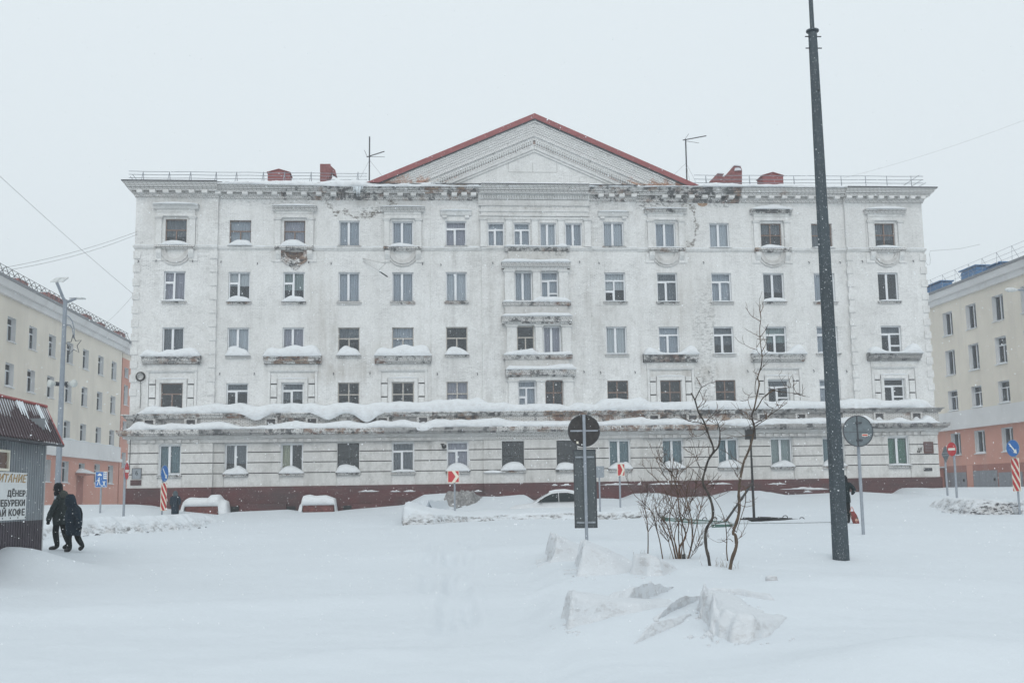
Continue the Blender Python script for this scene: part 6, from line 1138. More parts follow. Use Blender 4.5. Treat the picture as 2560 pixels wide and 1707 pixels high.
# ---- the big dark lamp pole
b = hit(2103, 1399); b[2] -= 0.15; t = thing('lamp_pole', 'huge tapering dark lamp pole on the right whose thin upper tube leaves the picture', 'lamp pole', (b[0], b[1], b[2]+0.15))
zf = at(2027, 80, d=21.0)[2]; zf = at(2027, 80, Y=b[1])[2]
r0, r1 = 0.163, 0.090; obj('shaft', MB().tube([(b[0], b[1], b[2]-0.5), (b[0], b[1], b[2]+1), (b[0], b[1], zf)], [r0+.01, r0-.005, r1], 8), M_POLE, t)
obj('flange', MB().tube([(b[0], b[1], zf), (b[0], b[1], zf+0.03)], r1+0.035, 16), M_POLE, t); obj('upper_tube', MB().tube([(b[0], b[1], zf+.03), (b[0], b[1], zf+1.5), (b[0], b[1], zf+3.2)], [0.044, 0.040, 0.034], 10), M_POLE, t)
bz_ = MB().tube([(-0.17, 0, 0), (0.17, 0, 0.02)], 0.012, 6); bm_ = bz_.mesh('bolt', [M_IRON])
for dz in (0.12, 0.36): put('bolt', bm_, t, (b[0], b[1]-0.02, zf-dz), 0.1)
obj('cover_hole', MB().disc((b[0]+0.02, b[1]-0.115, zf-1.25), 0.02, (0, -1, 0), 0.02, 10), M_HOLE, t)
# ---- grey street lamp on the left with loudspeakers and star
d = 38.0; tp0 = at(163, 757, d=d); b = (tp0[0], tp0[1], gz(tp0[0], tp0[1])-0.15); t = thing('street_lamp', 'tall grey street lamp with two flat heads on arms, behind the two walkers', 'street lamp', (b[0], b[1], b[2]+.15))
M_LAMPG = simple('pale_grey_pole', (0.24, 0.27, 0.31), 0.6, var=0.12, scale=4); M_HEAD = simple('snowy_lamp_head', (0.55, 0.57, 0.57), 0.6, var=0.2, scale=15)
obj('shaft', MB().tube([(b[0], b[1], b[2]-.3), (tp0[0], tp0[1], tp0[2]+.1)], [0.11, 0.068], 10), M_LAMPG, t)
for (ax, ay), w_, dd, dy in (((142, 706), 0.21, 0.22, -0.3), ((188, 747), 0.20, 0.05, 0.6)):
    e = at(ax, ay, d=d+dy); obj('arm', MB().tube([tuple(tp0), tuple(e)], 0.05, 8), M_LAMPG, t); mb = MB()
    for s in (-1, 1): cx = Vector(e)+RGT*s*(w_*0.55); q = [cx-RGT*w_*0.5-ZUP*.06*s*0, cx+RGT*w_*0.5, cx+RGT*w_*0.45+FWD*.45+ZUP*dd, cx-RGT*w_*0.45+FWD*.45+ZUP*dd]; mb.add(q+[k+ZUP*.05 for k in q], [(3, 2, 1, 0), (4, 5, 6, 7), (0, 1, 5, 4), (1, 2, 6, 5), (2, 3, 7, 6), (3, 0, 4, 7)])
    obj('lamp_head', mb, M_HEAD, t)
M_HORN = simple('pale_horn_paint', (0.55, 0.57, 0.55), 0.5, var=0.1)
for s, x0, x1, lab in ((-1, 150, 122, 'grey horn loudspeaker pointing left on the street lamp'), (1, 161, 186, 'grey horn loudspeaker pointing right on the street lamp')):
    a = Vector(at(x0, 960, d=d)); e = Vector(at(x1, 958, d=d-.3*1)); q = thing('loudspeaker', lab, 'loudspeaker', tuple(a), 'horn loudspeakers on the street lamp'); v = e-a
    obj('horn', MB().tube([a+v*.42, a+v*.6, a+v*.8, a+v*.97, a+v], [.06, .085, .115, .135, .13], 14, cap=True), M_HORN, q, True); obj('driver', MB().tube([a+v*.05, a+v*.1, a+v*.4], [.04, .075, .075], 10), M_IRON, q); obj('bracket', MB().tube([a-v*.15, a+v*.2], .025, 6), M_IRON, q)
q = thing('star_ornament', 'unlit wire star ornament hanging from curved brackets on the street lamp', 'ornament', at(184, 862, d=d-.1)); c_ = Vector(at(184, 862, d=d-.1)); star = []
for i in range(11): a = math.pi/2+math.pi*i/5+0.12; r = (0.36 if i % 2 == 0 else 0.155); star.append(c_+RGT*math.cos(a)*r*0.8+ZUP*math.sin(a)*r*1.02)
obj('star', MB().tube(star, 0.014, 5), M_IRON, q); P_ = lambda *l: [at(x, y, d=d-.05) for x, y in l]
obj('bracket', MB().tube(P_((166, 788), (174, 793), (181, 803), (185, 820), (186, 838), (184, 846)), .018, 5), M_LAMPG, q); obj('bracket', MB().tube(P_((163, 818), (168, 812), (175, 812), (181, 822), (183, 836), (182, 844)), .018, 5), M_LAMPG, q)
# ---- street light arm at the right edge
d = 42.0; e0, e1, e2 = at(2512, 724, d=d), at(2530, 724, d=d), at(2625, 727, d=d+1); t = thing('street_light', 'flat grey street-light head reaching in from the right edge', 'street light', (e2[0], e2[1], gz(e2[0], e2[1])))
obj('lamp_head', MB().tube([e0, (e0[0]*.6+e1[0]*.4, e0[1]*.6+e1[1]*.4, e0[2]-.01), e1, at(2543, 724.5, d=d)], [.03, .085, .09, .05], 8), M_HEAD, t); obj('arm', MB().tube([at(2541, 724.5, d=d), e2], .04, 6), M_LAMPG, t); obj('shaft', MB().tube([(e2[0], e2[1], 0), (e2[0], e2[1], e2[2])], [.11, .07], 8), M_LAMPG, t)
# ---- overhead cables
def cable(lab, pts, r=.014): o = obj('overhead_cable', MB().tube(pts, r*.62, 5), M_WIRE); tag(o, lab, 'cable', 'cables across the sky'); return o
def sagp(p, q, s, n=14): return [tuple(np.array(p)+(np.array(q)-np.array(p))*i/n - np.array([0, 0, s*4*(i/n)*(1-i/n)])) for i in range(n+1)]
cable('upper of two sagging cables from the white building to the left edge', sagp(at(343, 579, Y=-0.2), at(-150, 692, d=50), .35)); cable('lower of two sagging cables from the white building to the left edge', sagp(at(343, 586, Y=-0.2), at(-150, 694, d=50), .45))
cable('long slanting cable crossing the sky above the left street', sagp(at(333, 735, Y=-0.2), at(-120, 330, d=40), .1), .012); cable('short cable rising from the left roof to the white building', sagp(at(264, 808, X=LX-.5), at(333, 738, Y=-0.2), .1), .012)
cable('faint cable rising across the sky to the right edge', sagp(at(2110, 445, Y=3), at(2700, 245, d=60), .3), .007); cable('looped slack cable hanging off the right corner toward the right street', [at(x, y, Y=-.2) for x, y in ((2304, 627), (2312, 640), (2314, 655), (2320, 663), (2325, 660), (2326, 648), (2323, 635), (2326, 627), (2345, 626), (2400, 622), (2450, 611))], .012)
# ------------------------------------------------------------------ kiosk
kc = at(108, 1378, d=24.0); KX = kc[0]; kz0 = 0.1
M_CLAD = simple('grey_corrugated_cladding', (0.20, 0.225, 0.245), 0.5, var=0.12, scale=2, obj=False); M_CLADD = simple('dark_corrugated_skirt', (0.045, 0.036, 0.048), 0.6, var=0.25, scale=2, obj=False); M_KROOF = simple('dark_maroon_corrugated_roof', (0.050, 0.024, 0.034), 0.5, var=0.3, scale=2, obj=False); M_TRIM = simple('red_roof_trim', (0.30, 0.045, 0.04), 0.5, var=0.15, obj=False)
t = thing('snack_kiosk', 'grey corrugated snack kiosk with snow-streaked maroon roof and a menu board at the left edge', 'kiosk', (KX-1.5, kc[1]-2.5, gz(KX-1.5, kc[1]-2.5)))
ky1 = at(108, 1250, X=KX)[1]; ky0 = ky1-5.5; zt = at(100, 1112, X=KX)[2]; zs = at(100, 1299, X=KX)[2]
def corr(y0, y1, z0, z1, x, mat, nm, pitch=0.14, dep=0.022):
    mb = MB(); pr = []; y = y0
    while y < y1: pr += [(y, 0), (y+pitch*.55, 0), (y+pitch*.65, -dep), (y+pitch*.9, -dep)]; y += pitch
    mb.grid([[(x+o, min(yy, y1), z0), (x+o, min(yy, y1), z1)] for yy, o in pr]); return obj(nm, mb, mat, t)
corr(ky0, ky1, zs, zt, KX, M_CLAD, 'cladding'); corr(ky0, ky1, -0.3, zs-0.002, KX+0.004, M_CLADD, 'skirt')
mb = MB(); mb.box(KX-2.6, KX-0.03, ky1-0.06, ky1-0.0, -0.3, zt+0.6); obj('end_wall', mb, M_CLAD, t); mb = MB(); mb.box(KX-2.6, KX-0.04, ky0+.01, ky1-.07, -.3, zt-.01); obj('core', mb, M_CLADD, t); mb = MB(); mb.box(KX-0.03, KX+0.012, ky1-0.004, ky1+0.05, -0.3, zt); obj('corner_trim', mb, simple('pale_corner_trim', (0.42, 0.43, 0.44), 0.5), t)
ev = at(158, 1111, X=KX+0.36); rg = at(115, 1020, X=KX-0.95); yv = max(ev[1], rg[1]); y_e = ev[1]; y_r = rg[1]
mb = MB(); pr = []; v = 0.0; L = 6.6; pitch = 0.16
ks = np.arange(0, L, pitch)
for k in ks:
    for f, o in ((0, 0), (.5, 0), (.62, .028), (.88, .028)): pr.append((k+pitch*f, o))
rows = []
for k, o in pr:
    row = []
    for s in np.linspace(0, 1, 6): row.append((rg[0]+(ev[0]-rg[0])*s, y_r+(y_e-y_r)*s-k, rg[2]+(ev[2]-rg[2])*s+o))
    rows.append(row)
mb.grid(rows); obj('roof', mb, M_KROOF, t); mb = MB(); mb.grid([[(2*rg[0]-p_[0], p_[1], p_[2]-.03) for p_ in r] for r in rows[::4]]); obj('roof', mb, M_KROOF, t)
mb = MB(); mb.tube([(rg[0], y_r+.02, rg[2]+.04), (rg[0], y_r-L, rg[2]+.04)], .04, 6); obj('ridge_cap', mb, M_TRIM, t); mb = MB(); mb.tube([(rg[0], y_r+.01, rg[2]), (ev[0], y_e+.01, ev[2])], .022, 6); obj('verge_trim', mb, M_TRIM, t); mb = MB(); mb.tube([(ev[0], y_e, ev[2]-.03), (ev[0], y_e-L, ev[2]-.03)], .03, 5); obj('gutter', mb, M_IRON, t); mb = MB(); mb.box(KX-.95, ev[0]-.02, y_e-L, y_e-.03, zt+.0, zt+.02); obj('soffit', mb, M_CLADD, t)
mb = MB()
for i, k in enumerate(ks):                           # snow caught between the ribs, running down from the ridge
    for off in (0.0,):
        ln = max(0.0, 0.28+0.5*vnoise(k*1.1, 3.3, 2)+0.16*random.random()); wd = pitch*.46
        if 0.45 < k < 0.75 or 1.5 < k < 1.95: ln += .25; wd = pitch*1.02
        pts = []
        for j in range(7):
            s = 0.03+ln*j/6; e = (1-(j/6)**2)
            for q_ in (0, .5, 1): pts.append((rg[0]+(ev[0]-rg[0])*s, y_r+(y_e-y_r)*s-k-wd*(0.5+(q_-.5)*(0.35+.65*e)), rg[2]+(ev[2]-rg[2])*s+0.004+(0.035 if q_ == .5 else 0)*e+(.028 if wd > pitch*.9 else 0)))
        mb.add(pts, [(j*3+q_, j*3+q_+1, j*3+q_+4, j*3+q_+3) for j in range(6) for q_ in (0, 1)])
obj('roof_snow', mb, M_SNOW, t, True)
wy1 = at(24, 1150, X=KX+.05)[1]; wz0, wz1 = at(25, 1178, X=KX)[2], at(25, 1126, X=KX)[2]; mb = MB()
for r in ((wy1-1.2, wy1, wz1-.05, wz1), (wy1-1.2, wy1, wz0, wz0+.05), (wy1-.06, wy1, wz0+.05, wz1-.05), (wy1-1.2, wy1-1.14, wz0+.05, wz1-.05)): mb.box(KX+.005, KX+.06, *r)
wf = obj('window', mb, M_CREAMW, t); mb = MB(); mb.box(KX+.01, KX+.02, wy1-1.14, wy1-.06, wz0+.05, wz1-.05); obj('pane', mb, simple('brown_blind_behind_glass', (0.11, 0.06, 0.045), 0.25, var=0.3, scale=3), wf)
sy1 = at(68, 1200, X=KX+.03)[1]; sz1, sz0 = at(67, 1182, X=KX+.03)[2], at(66, 1297, X=KX+.03)[2]; mb = MB(); mb.box(KX+.005, KX+.03, sy1-2.6, sy1, sz0, sz1); sg = obj('menu_board', mb, simple('white_menu_board', (0.70, 0.72, 0.72), 0.5, var=0.05, obj=False), t)
M_GOLD = simple('gold_lettering', (0.42, 0.27, 0.10), 0.5, var=0.1); M_TXT = simple('black_lettering', (0.02, 0.022, 0.024), 0.5)
def ktext(s, ytop, ybot, xr, mat, shear=0.0, xs=1.0, bold=0.006):
    z1_, z0_ = at(xr, ytop, X=KX+.034)[2], at(xr, ybot, X=KX+.034)[2]; yy = at(xr, (ytop+ybot)/2, X=KX+.034)[1]; text_obj(s, (z1_-z0_)/0.70, mat, 'lettering', (KX+.034, yy, z0_), (0, 1, 0), (0, 0, 1), sg, .003, 'RIGHT', shear, bold*.8, xs)
ktext('ПИТАНИЕ', 1187.5, 1206, 64.5, M_GOLD, .25, 1.6, .004); ktext('ДЁНЕР', 1226, 1240, 64, M_TXT, 0, 1.78); ktext('ЧЕБУРЕКИ', 1249, 1263.5, 63, M_TXT, 0, 1.68); ktext('ЧАЙ КОФЕ', 1271.5, 1287, 62, M_TXT, 0, 1.72)
scr = MB().disc((0, 0, 0), .014, (1, 0, 0), .01, 8).mesh('screw', [M_IRON])
for k in range(6):
    for z in (sz0+.04, sz1-.04): put('screw', scr, sg, (KX+.036, sy1-.04-k*.42, z))
put('screw', scr, sg, (KX+.036, sy1-.03, (sz0+sz1)/2))
b, p = base_at(118, 1396, 23.5); o = obj('wood_offcut', MB().tube([at(106, 1390, d=23.6), at(121, 1397, d=23.4)], .05, 4), simple('wet_wood', (0.20, 0.16, 0.13), 0.8)); tag(o, 'short wooden offcut poking from the snow at the kiosk corner', 'plank')
# ------------------------------------------------------------------ buried car
d = 54.0; cc = at(1395, 1262, d=d); M_CARP = simple('white_car_paint', (0.62, 0.64, 0.66), 0.3, var=0.04); M_CARG = simple('car_glass', (0.010, 0.018, 0.021), 0.15, var=0.2, spec=0.3)
t = thing('parked_car', 'pale saloon car buried to its windows in snow behind the ploughed bank', 'car', (cc[0], cc[1], 0.55))
Q = lambda px, py: (lambda v: ((Vector(v)-Vector(cc)).dot(RGT), v[2]))(at(px, py, d=d))
def carp(pts, w_lo, w_hi, zlo, zhi):
    pass
# side outline from nose (left) to tail (right): lower body, then greenhouse with tumblehome
c0 = Vector((cc[0], cc[1], 0)) + FWD*0.9
def CP(s, dpt, z): v = c0+RGT*s+FWD*dpt; return (v[0], v[1], z)
zw = Q(1390, 1256)[1]; zr = Q(1395, 1227.5)[1]
S = [(-2.35, zw-.55, zw-.22), (-2.1, zw-.85, zw-.12), (-1.4, zw-.9, zw-.03), (-1.15, zw-.9, zw+.0), (0.9, zw-.9, zw+.03), (1.3, zw-.9, zw+.05), (1.9, zw-.85, zw+.02), (2.05, zw-.55, zw-.25)]
rows = [[CP(s, -.86, lo), CP(s, -.88, (lo+hi)/2), CP(s, -.80, hi), CP(s, .80, hi), CP(s, .88, (lo+hi)/2), CP(s, .86, lo)] for s, lo, hi in S]; mb = MB().grid(rows); mb.add(rows[0], [(0, 1, 2, 3, 4, 5)]); mb.add(rows[-1], [(5, 4, 3, 2, 1, 0)]); obj('body', mb, M_CARP, t, True)
rf = [(-1.2, .0), (-.75, .27), (-.4, .46), (-.1, .53), (.4, .55), (.85, .47), (1.15, .30), (1.35, .05)]
rows = [[CP(s, -.80+.30*(h/.55), zw+h-.0), CP(s, -.40, zw+h+.045), CP(s, .40, zw+h+.045), CP(s, .80-.30*(h/.55), zw+h)] for s, h in rf]; obj('roof', MB().grid(rows), M_CARP, t, True)
side = [CP(-1.02, -.775, zw+.03), CP(-.62, -.60, zw+.29), CP(-.3, -.53, zw+.43), CP(.05, -.51, zw+.475), CP(.5, -.51, zw+.48), CP(.82, -.56, zw+.40), CP(1.08, -.67, zw+.22), CP(1.12, -.77, zw+.06)]
mb = MB(); mb.add([CP(-1.2, -.80, zw), CP(-.75, -.655, zw+.27), CP(-.4, -.55, zw+.46), CP(-.1, -.511, zw+.53), CP(.4, -.50, zw+.55), CP(.85, -.543, zw+.47), CP(1.15, -.636, zw+.30), CP(1.35, -.77, zw+.05)], [(0, 7, 6, 5, 4, 3, 2, 1)]); obj('side_pillar_panel', mb, M_CARP, t)
for nm, ids in (('side_window', (0, 1, 2, 3)), ('side_window', (3, 4, 5, 6, 7))):
    pts = [Vector(side[i])-FWD*0.07 for i in ids]; lo = Vector(side[0]).lerp(Vector(side[7]), (Vector(side[3])-Vector(side[0])).dot(RGT)/(Vector(side[7])-Vector(side[0])).dot(RGT))-FWD*.07
    if ids[0] == 0: pts += [lo-RGT*.02]; pts[3] = pts[3]-RGT*.02
    else: pts = [lo+RGT*.02]+pts; pts[1] = pts[1]+RGT*.02
    obj(nm, MB().add([tuple(v) for v in pts], [tuple(range(len(pts)-1, -1, -1))]), M_CARG, t)
obj('windscreen', MB().add([CP(-1.16, -.66, zw+.05), CP(-.45, -.44, zw+.485), CP(-.45, .44, zw+.485), CP(-1.16, .66, zw+.05)], [(0, 1, 2, 3)]), M_CARG, t)
obj('wing_mirror', MB().tube([CP(-.88, -.80, zw+.07), CP(-.84, -.95, zw+.10), CP(-.78, -.96, zw+.10)], [.03, .07, .05], 8), M_BLACK, t)
rows = [[CP(s, -.45, zw+h+.03), CP(s, -.3, zw+h+.10), CP(s, .3, zw+h+.11), CP(s, .5, zw+h+.03)] for s, h in rf[2:6]]; obj('snow_cap', MB().grid(rows), M_SNOWCAP, t, True)
# ------------------------------------------------------------------ black post, fallen frame, net
d = 42.0; b, p = base_at(1885.5, 1301, d); zt = at(1878, 1074, d=d)[2]; t = thing('black_post', 'slim black post with a square black box on top, behind the bare trees', 'post', (b[0], b[1], b[2]+.15))
obj('post', MB().tube([(b[0], b[1], b[2]-.3), (b[0], b[1], b[2]+1.6), (b[0], b[1], zt)], [.055, .05, .032], 8), M_BLACK, t); obj('brace', MB().tube([(b[0], b[1], at(1881, 1207, d=d)[2]), at(1812, 1306, d=d-1.5)], .045, 6), M_BLACK, t)
n_ = facing(4); c = at(1875, 1085, d=d); pl_ = Plane(c, n_); obj('box', pl_.rect(-.20, .20, -.20, .20, -.02, .10), M_BLACK, t)
t = thing('fallen_frame', 'black metal bars lying flat on the snow beside the slim black post', 'metal bars', at(1930, 1300, d=41)); 
for (x0, y0, x1, y1, r) in ((1850, 1297, 2018, 1300.5, .03), (1858, 1295.5, 1980, 1297, .045), (1872, 1299, 1995, 1298.5, .04), (1895, 1293, 1968, 1296, .035), (1878, 1302, 1932, 1301, .035), (1898, 1292, 1930, 1293, .02)): obj('bar', MB().tube([at(x0, y0, d=40.8), at(x1, y1, d=41.2)], r, 5), M_BLACK, t)
for x, y in ((1963, 1293), (2005, 1297.5)): c = at(x, y, d=41); obj('hook', MB().tube([Vector(c)+RGT*math.cos(a)*.09+ZUP*math.sin(a)*.07 for a in np.linspace(-.3, 3.4, 8)], .015, 4), M_BLACK, t)
M_NET = NT('green_netting').set(.7, 0, .3); nn_ = M_NET.noise(40, 2, .5, M_NET.P()); M_NET.col((0.07, 0.125, 0.11)); M_NET.b.inputs['Alpha'].default_value = 0.55; M_NET = M_NET.m; M_TEAL = simple('green_plastic', (0.045, 0.125, 0.105), .5, var=.3)
t = thing('green_net', 'collapsed green netting stretched low over the snow behind the shrub', 'net', at(1740, 1305, d=40)); A_ = [(1655, 1294), (1700, 1297), (1760, 1300), (1830, 1306)]; B_ = [(1657, 1299), (1700, 1303), (1760, 1310), (1830, 1310)]
obj('netting', MB().grid([[at(*a, d=40.4), at((a[0]+q[0])/2, (a[1]+q[1])/2+1, d=40.2), at(*q, d=40)] for a, q in zip(A_, B_)]), M_NET, t); obj('edge_bar', MB().tube([at(x, y, d=40) for x, y in B_], .02, 5), M_TEAL, t); obj('edge_bar', MB().tube([at(x, y, d=40.4) for x, y in A_], .02, 5), M_TEAL, t)
obj('end_roll', MB().tube([at(1655, 1294, d=40.2), at(1668, 1299, d=40)], .07, 7), M_TEAL, t)
t = thing('green_bowl', 'green plastic scoop half sunk in the snow between the two bare trunks', 'plastic scoop', at(1795, 1320, d=37)); rows = []
for i in range(9):
    s = i/8; x = 1779+54*s; w_ = 11*(1-s)**.7+1; rows.append([at(x, 1310+1*s, d=37.2), at(x, 1310+w_*.7, d=36.9), at(x, 1311+w_*1.2, d=36.8), at(x, 1311+w_, d=36.7)])
obj('scoop', MB().grid(rows), M_TEAL, t, True); obj('rim', MB().tube([at(1778, 1311, d=37), at(1800, 1313, d=36.8), at(1834, 1311, d=36.8)], .025, 5), M_TEAL, t)
for x, y, lb in ((1762, 1298, 'bent black wire hook in the snow left of the dark crooked trunk'), (1787, 1297, 'bent black wire hook right beside the green scoop')): c = at(x, y, d=39.5); tag(obj('wire_hook', MB().tube([Vector(c)+RGT*math.cos(a)*.08+ZUP*math.sin(a)*.07 for a in np.linspace(-.2, 3.6, 8)], .016, 4), M_BLACK), lb, 'hook', 'wire hooks by the scoop')
cable('thin taut rope stretched low over the snow to the dark lamp pole', sagp(at(1772, 1308, d=39), at(2110, 1304, d=37), .02), .014)
o = obj('low_rail', MB().tube([at(2450, 1325.5, d=34), at(2505, 1324, d=34), at(2600, 1322, d=34)], .03, 5), M_STEEL); tag(o, 'thin metal rail barely showing through the snow at the right edge', 'rail')
# ------------------------------------------------------------------ people
def smooth(pts, k=3):
    out = []; n = len(pts)
    for i in range(n-1):
        p0, p1, p2, p3 = pts[max(0, i-1)], pts[i], pts[i+1], pts[min(n-1, i+2)]
        for j in range(k): t = j/k; out.append(0.5*((2*p1)+(p2-p0)*t+(2*p0-5*p1+4*p2-p3)*t*t+(3*p1-p0-3*p2+p3)*t**3))
    return out+[pts[-1]]
def skin_mesh(name, J, E, root, sub=2):
    ks = list(J); me = bpy.data.meshes.new(name); me.from_pydata([J[k][:3] for k in ks], [(ks.index(a), ks.index(b)) for a, b in E], []); o = bpy.data.objects.new(name, me); COL.objects.link(o)
    md = o.modifiers.new('skin', 'SKIN'); md.use_smooth_shade = True; lay = me.skin_vertices[0].data
    for i, k in enumerate(ks): lay[i].radius = (J[k][3], J[k][3] if len(J[k]) < 5 else J[k][4]); lay[i].use_root = (k == root)
    sd = o.modifiers.new('sub', 'SUBSURF'); sd.levels = sub; sd.render_levels = sub; bpy.context.view_layer.update()
    m2 = bpy.data.meshes.new_from_object(o.evaluated_get(bpy.context.evaluated_depsgraph_get())); m2.name = name; bpy.data.objects.remove(o); bpy.data.meshes.remove(me); m2.materials.clear(); return m2
def fleck(name, c, k=0.6):
    t = NT(name).set(.9, 0, .2); f = t.noise(38, 3, .7, t.P()); n = t.noise(3, 4, .6, t.P()); t.col(t.mix(t.math('MULTIPLY', t.ramp(f, .66, .70), k), t.mix(n, c, tuple(x*1.9 for x in c)), (.65, .68, .7))); t.bump(n, .5, .03); return t.m
M_OLIVE = fleck('dark_olive_coat', (0.020, 0.029, 0.030)); M_NAVY = fleck('dark_navy_coat', (0.010, 0.020, 0.031)); M_TROU = fleck('black_trousers', (0.009, 0.013, 0.015)); M_HAT = fleck('black_knit_hat', (0.008, 0.011, 0.014)); M_SKINF = simple('wind_reddened_skin', (0.28, 0.15, 0.12), .6, var=.15); M_COATC = fleck('black_green_coat', (0.006, 0.014, 0.017)); M_FUR = fleck('grey_hood_fur', (0.05, 0.055, 0.05))
def person(label, px, py, d, J, coat, sleeves, coatm, hood, hatm, extra=None, group='people walking in the snow', sink=0.06, mir=1):
    f = at(px, py, d=d); z0 = gz(f[0], f[1]) if abs(gz(f[0], f[1])-f[2]) < 0.12 else f[2]; B = Vector((f[0], f[1], z0-.025))
    W3 = lambda s, dp, z: tuple(B + RGT*s + FWD*dp + ZUP*z)
    t = thing('person', label, 'person', tuple(B), group); K = {k: W3(*v[:3])+tuple(v[3:]) for k, v in J.items()}
    E = [('pel', 'sp'), ('sp', 'ch'), ('ch', 'nk'), ('nk', 'hd0'), ('hd0', 'hd1')]
    for s in 'nf': E += [('pel', 'hip'+s), ('hip'+s, 'kn'+s), ('kn'+s, 'an'+s), ('an'+s, 'to'+s), ('ch', 'sh'+s), ('sh'+s, 'el'+s), ('el'+s, 'wr'+s), ('wr'+s, 'ha'+s)]
    me = skin_mesh('body', K, E, 'pel'); 
    for m in (M_TROU, M_SKINF, M_BLACK): me.materials.append(m)
    hz = J['hd0'][2]-.06; zl = 0.12
    for p in me.polygons: z = p.center[2]-B[2]; p.material_index = 1 if z > hz else (2 if z < zl else 0)
    obj('body', me, None, t)
    def loft(pts, n=14, noise=.018, close=True):
        rows = []
        for (s, dp, z, rs_, rd_) in pts: rows.append([W3(s+math.cos(a)*rs_*(1+noise*6*vnoise(a*1.3, z*4, 3)), dp+math.sin(a)*rd_, z+.012*vnoise(a*2, z*3, 5)) for a in np.linspace(0, 2*math.pi, n+1)])
        mb = MB().grid(rows); 
        if close: mb.add(rows[-1][:-1], [tuple(range(n))])
        return mb
    cm = loft([tuple(np.array(coat[i])*(1-f)+np.array(coat[i+1])*f) for i in range(len(coat)-1) for f in (0, .33, .67)]+[coat[-1]], 24, .03)
    for sl in sleeves: cm.tube(smooth([Vector(W3(*q[:3])) for q in sl], 3), [float(np.interp(i, np.arange(len(sl))*3, [q[3] for q in sl]))*(1+.07*math.sin(i*2.1)) for i in range(len(sl)*3-2)], 10)
    obj('coat', cm, coatm, t, True); h = loft(hood, 14, .01); obj('hood', h, hatm, t, True)
    if extra: extra(t, W3, loft)
    return t, W3
JA = dict(pel=(.03, 0, .82, .12, .10), sp=(.045, 0, 1.0, .11, .13), ch=(.05, 0, 1.22, .10, .14), nk=(.025, 0, 1.36, .05), hd0=(-.02, 0, 1.46, .075), hd1=(-.035, 0, 1.58, .085),
          hipn=(.02, -.09, .80, .085), knn=(-.02, -.09, .46, .082), ann=(.05, -.09, .10, .066), ton=(-.17, -.10, .05, .052), hipf=(.05, .09, .80, .085), knf=(.15, .09, .42, .078), anf=(.26, .09, .15, .064), tof=(.10, .10, .05, .05),
          shn=(.03, -.18, 1.24, .065), eln=(-.08, -.24, .95, .05), wrn=(-.15, -.22, .74, .038), han=(-.16, -.22, .65, .05), shf=(.05, .18, 1.24, .065), elf=(.02, .24, .95, .05), wrf=(-.08, .22, .78, .038), haf=(-.12, .22, .70, .045))
person('taller walker in a dark olive parka and black hat beside the snack kiosk', 142, 1378, 27.5, JA,
       [(.04, 0, .64, .15, .20), (.04, 0, .75, .165, .215), (.04, 0, .9, .165, .21), (.05, 0, 1.05, .16, .205), (.06, 0, 1.2, .155, .20), (.055, 0, 1.3, .12, .15), (.03, 0, 1.39, .08, .09)],
       [[(.03, -.17, 1.25, .075), (-.02, -.22, 1.1, .075), (-.085, -.245, .94, .07), (-.13, -.235, .82, .065), (-.15, -.225, .74, .055)], [(.05, .17, 1.25, .075), (.02, .24, .95, .07), (-.08, .225, .78, .055)]], M_OLIVE,
       [(.02, 0, 1.45, .10, .10), (-.02, 0, 1.50, .108, .108), (-.03, 0, 1.58, .112, .112), (-.025, 0, 1.65, .095, .10), (-.02, 0, 1.685, .05, .05)], M_HAT,
       lambda t, W3, loft: (obj('hood_fur', loft([(.12, 0, 1.30, .09, .13), (.13, 0, 1.38, .10, .14), (.11, 0, 1.46, .08, .11), (.09, 0, 1.5, .03, .05)]), M_FUR, t, True), obj('scarf', loft([(-.03, 0, 1.36, .085, .085), (-.045, 0, 1.42, .09, .09), (-.05, 0, 1.465, .08, .08)]), M_HAT, t, True),
                            obj('face', loft([(-.115, 0, 1.475, .035, .05), (-.13, 0, 1.51, .03, .055), (-.125, 0, 1.55, .03, .05)]), M_SKINF, t, True)))
JB = dict(pel=(0, 0, .64, .11, .10), sp=(.01, 0, .82, .11, .12), ch=(.02, 0, 1.02, .10, .13), nk=(-.04, 0, 1.14, .05), hd0=(-.09, 0, 1.22, .075), hd1=(-.11, 0, 1.33, .085),
          hipn=(-.02, -.08, .62, .08), knn=(-.075, -.08, .36, .08), ann=(-.02, -.08, .09, .066), ton=(-.16, -.09, .05, .05), hipf=(.03, .08, .62, .08), knf=(.10, .08, .35, .078), anf=(.23, .08, .15, .062), tof=(.13, .09, .06, .05),
          shn=(.09, -.17, 1.04, .06), eln=(.22, -.22, .81, .048), wrn=(.245, -.22, .62, .036), han=(.24, -.22, .55, .045), shf=(.03, .17, 1.04, .06), elf=(-.02, .22, .8, .048), wrf=(-.1, .2, .64, .036), haf=(-.13, .2, .57, .045))
person('shorter hunched walker in a long navy hooded coat behind the taller walker', 180, 1379.5, 27.0, JB,
       [(.02, 0, .42, .165, .19), (.01, 0, .46, .175, .20), (.015, 0, .6, .185, .205), (.01, 0, .78, .195, .21), (.015, 0, .95, .19, .21), (.01, 0, 1.08, .16, .18), (-.03, 0, 1.17, .11, .12)],
       [[(.10, -.16, 1.07, .08), (.17, -.2, .95, .078), (.225, -.225, .80, .07), (.245, -.225, .68, .062), (.245, -.22, .61, .052)], [(.03, .16, 1.05, .075), (-.02, .22, .8, .065), (-.1, .2, .64, .05)]], M_NAVY,
       [(-.04, 0, 1.12, .13, .13), (-.07, 0, 1.2, .135, .135), (-.09, 0, 1.30, .13, .13), (-.09, 0, 1.38, .105, .11), (-.085, 0, 1.43, .05, .06)], M_NAVY)
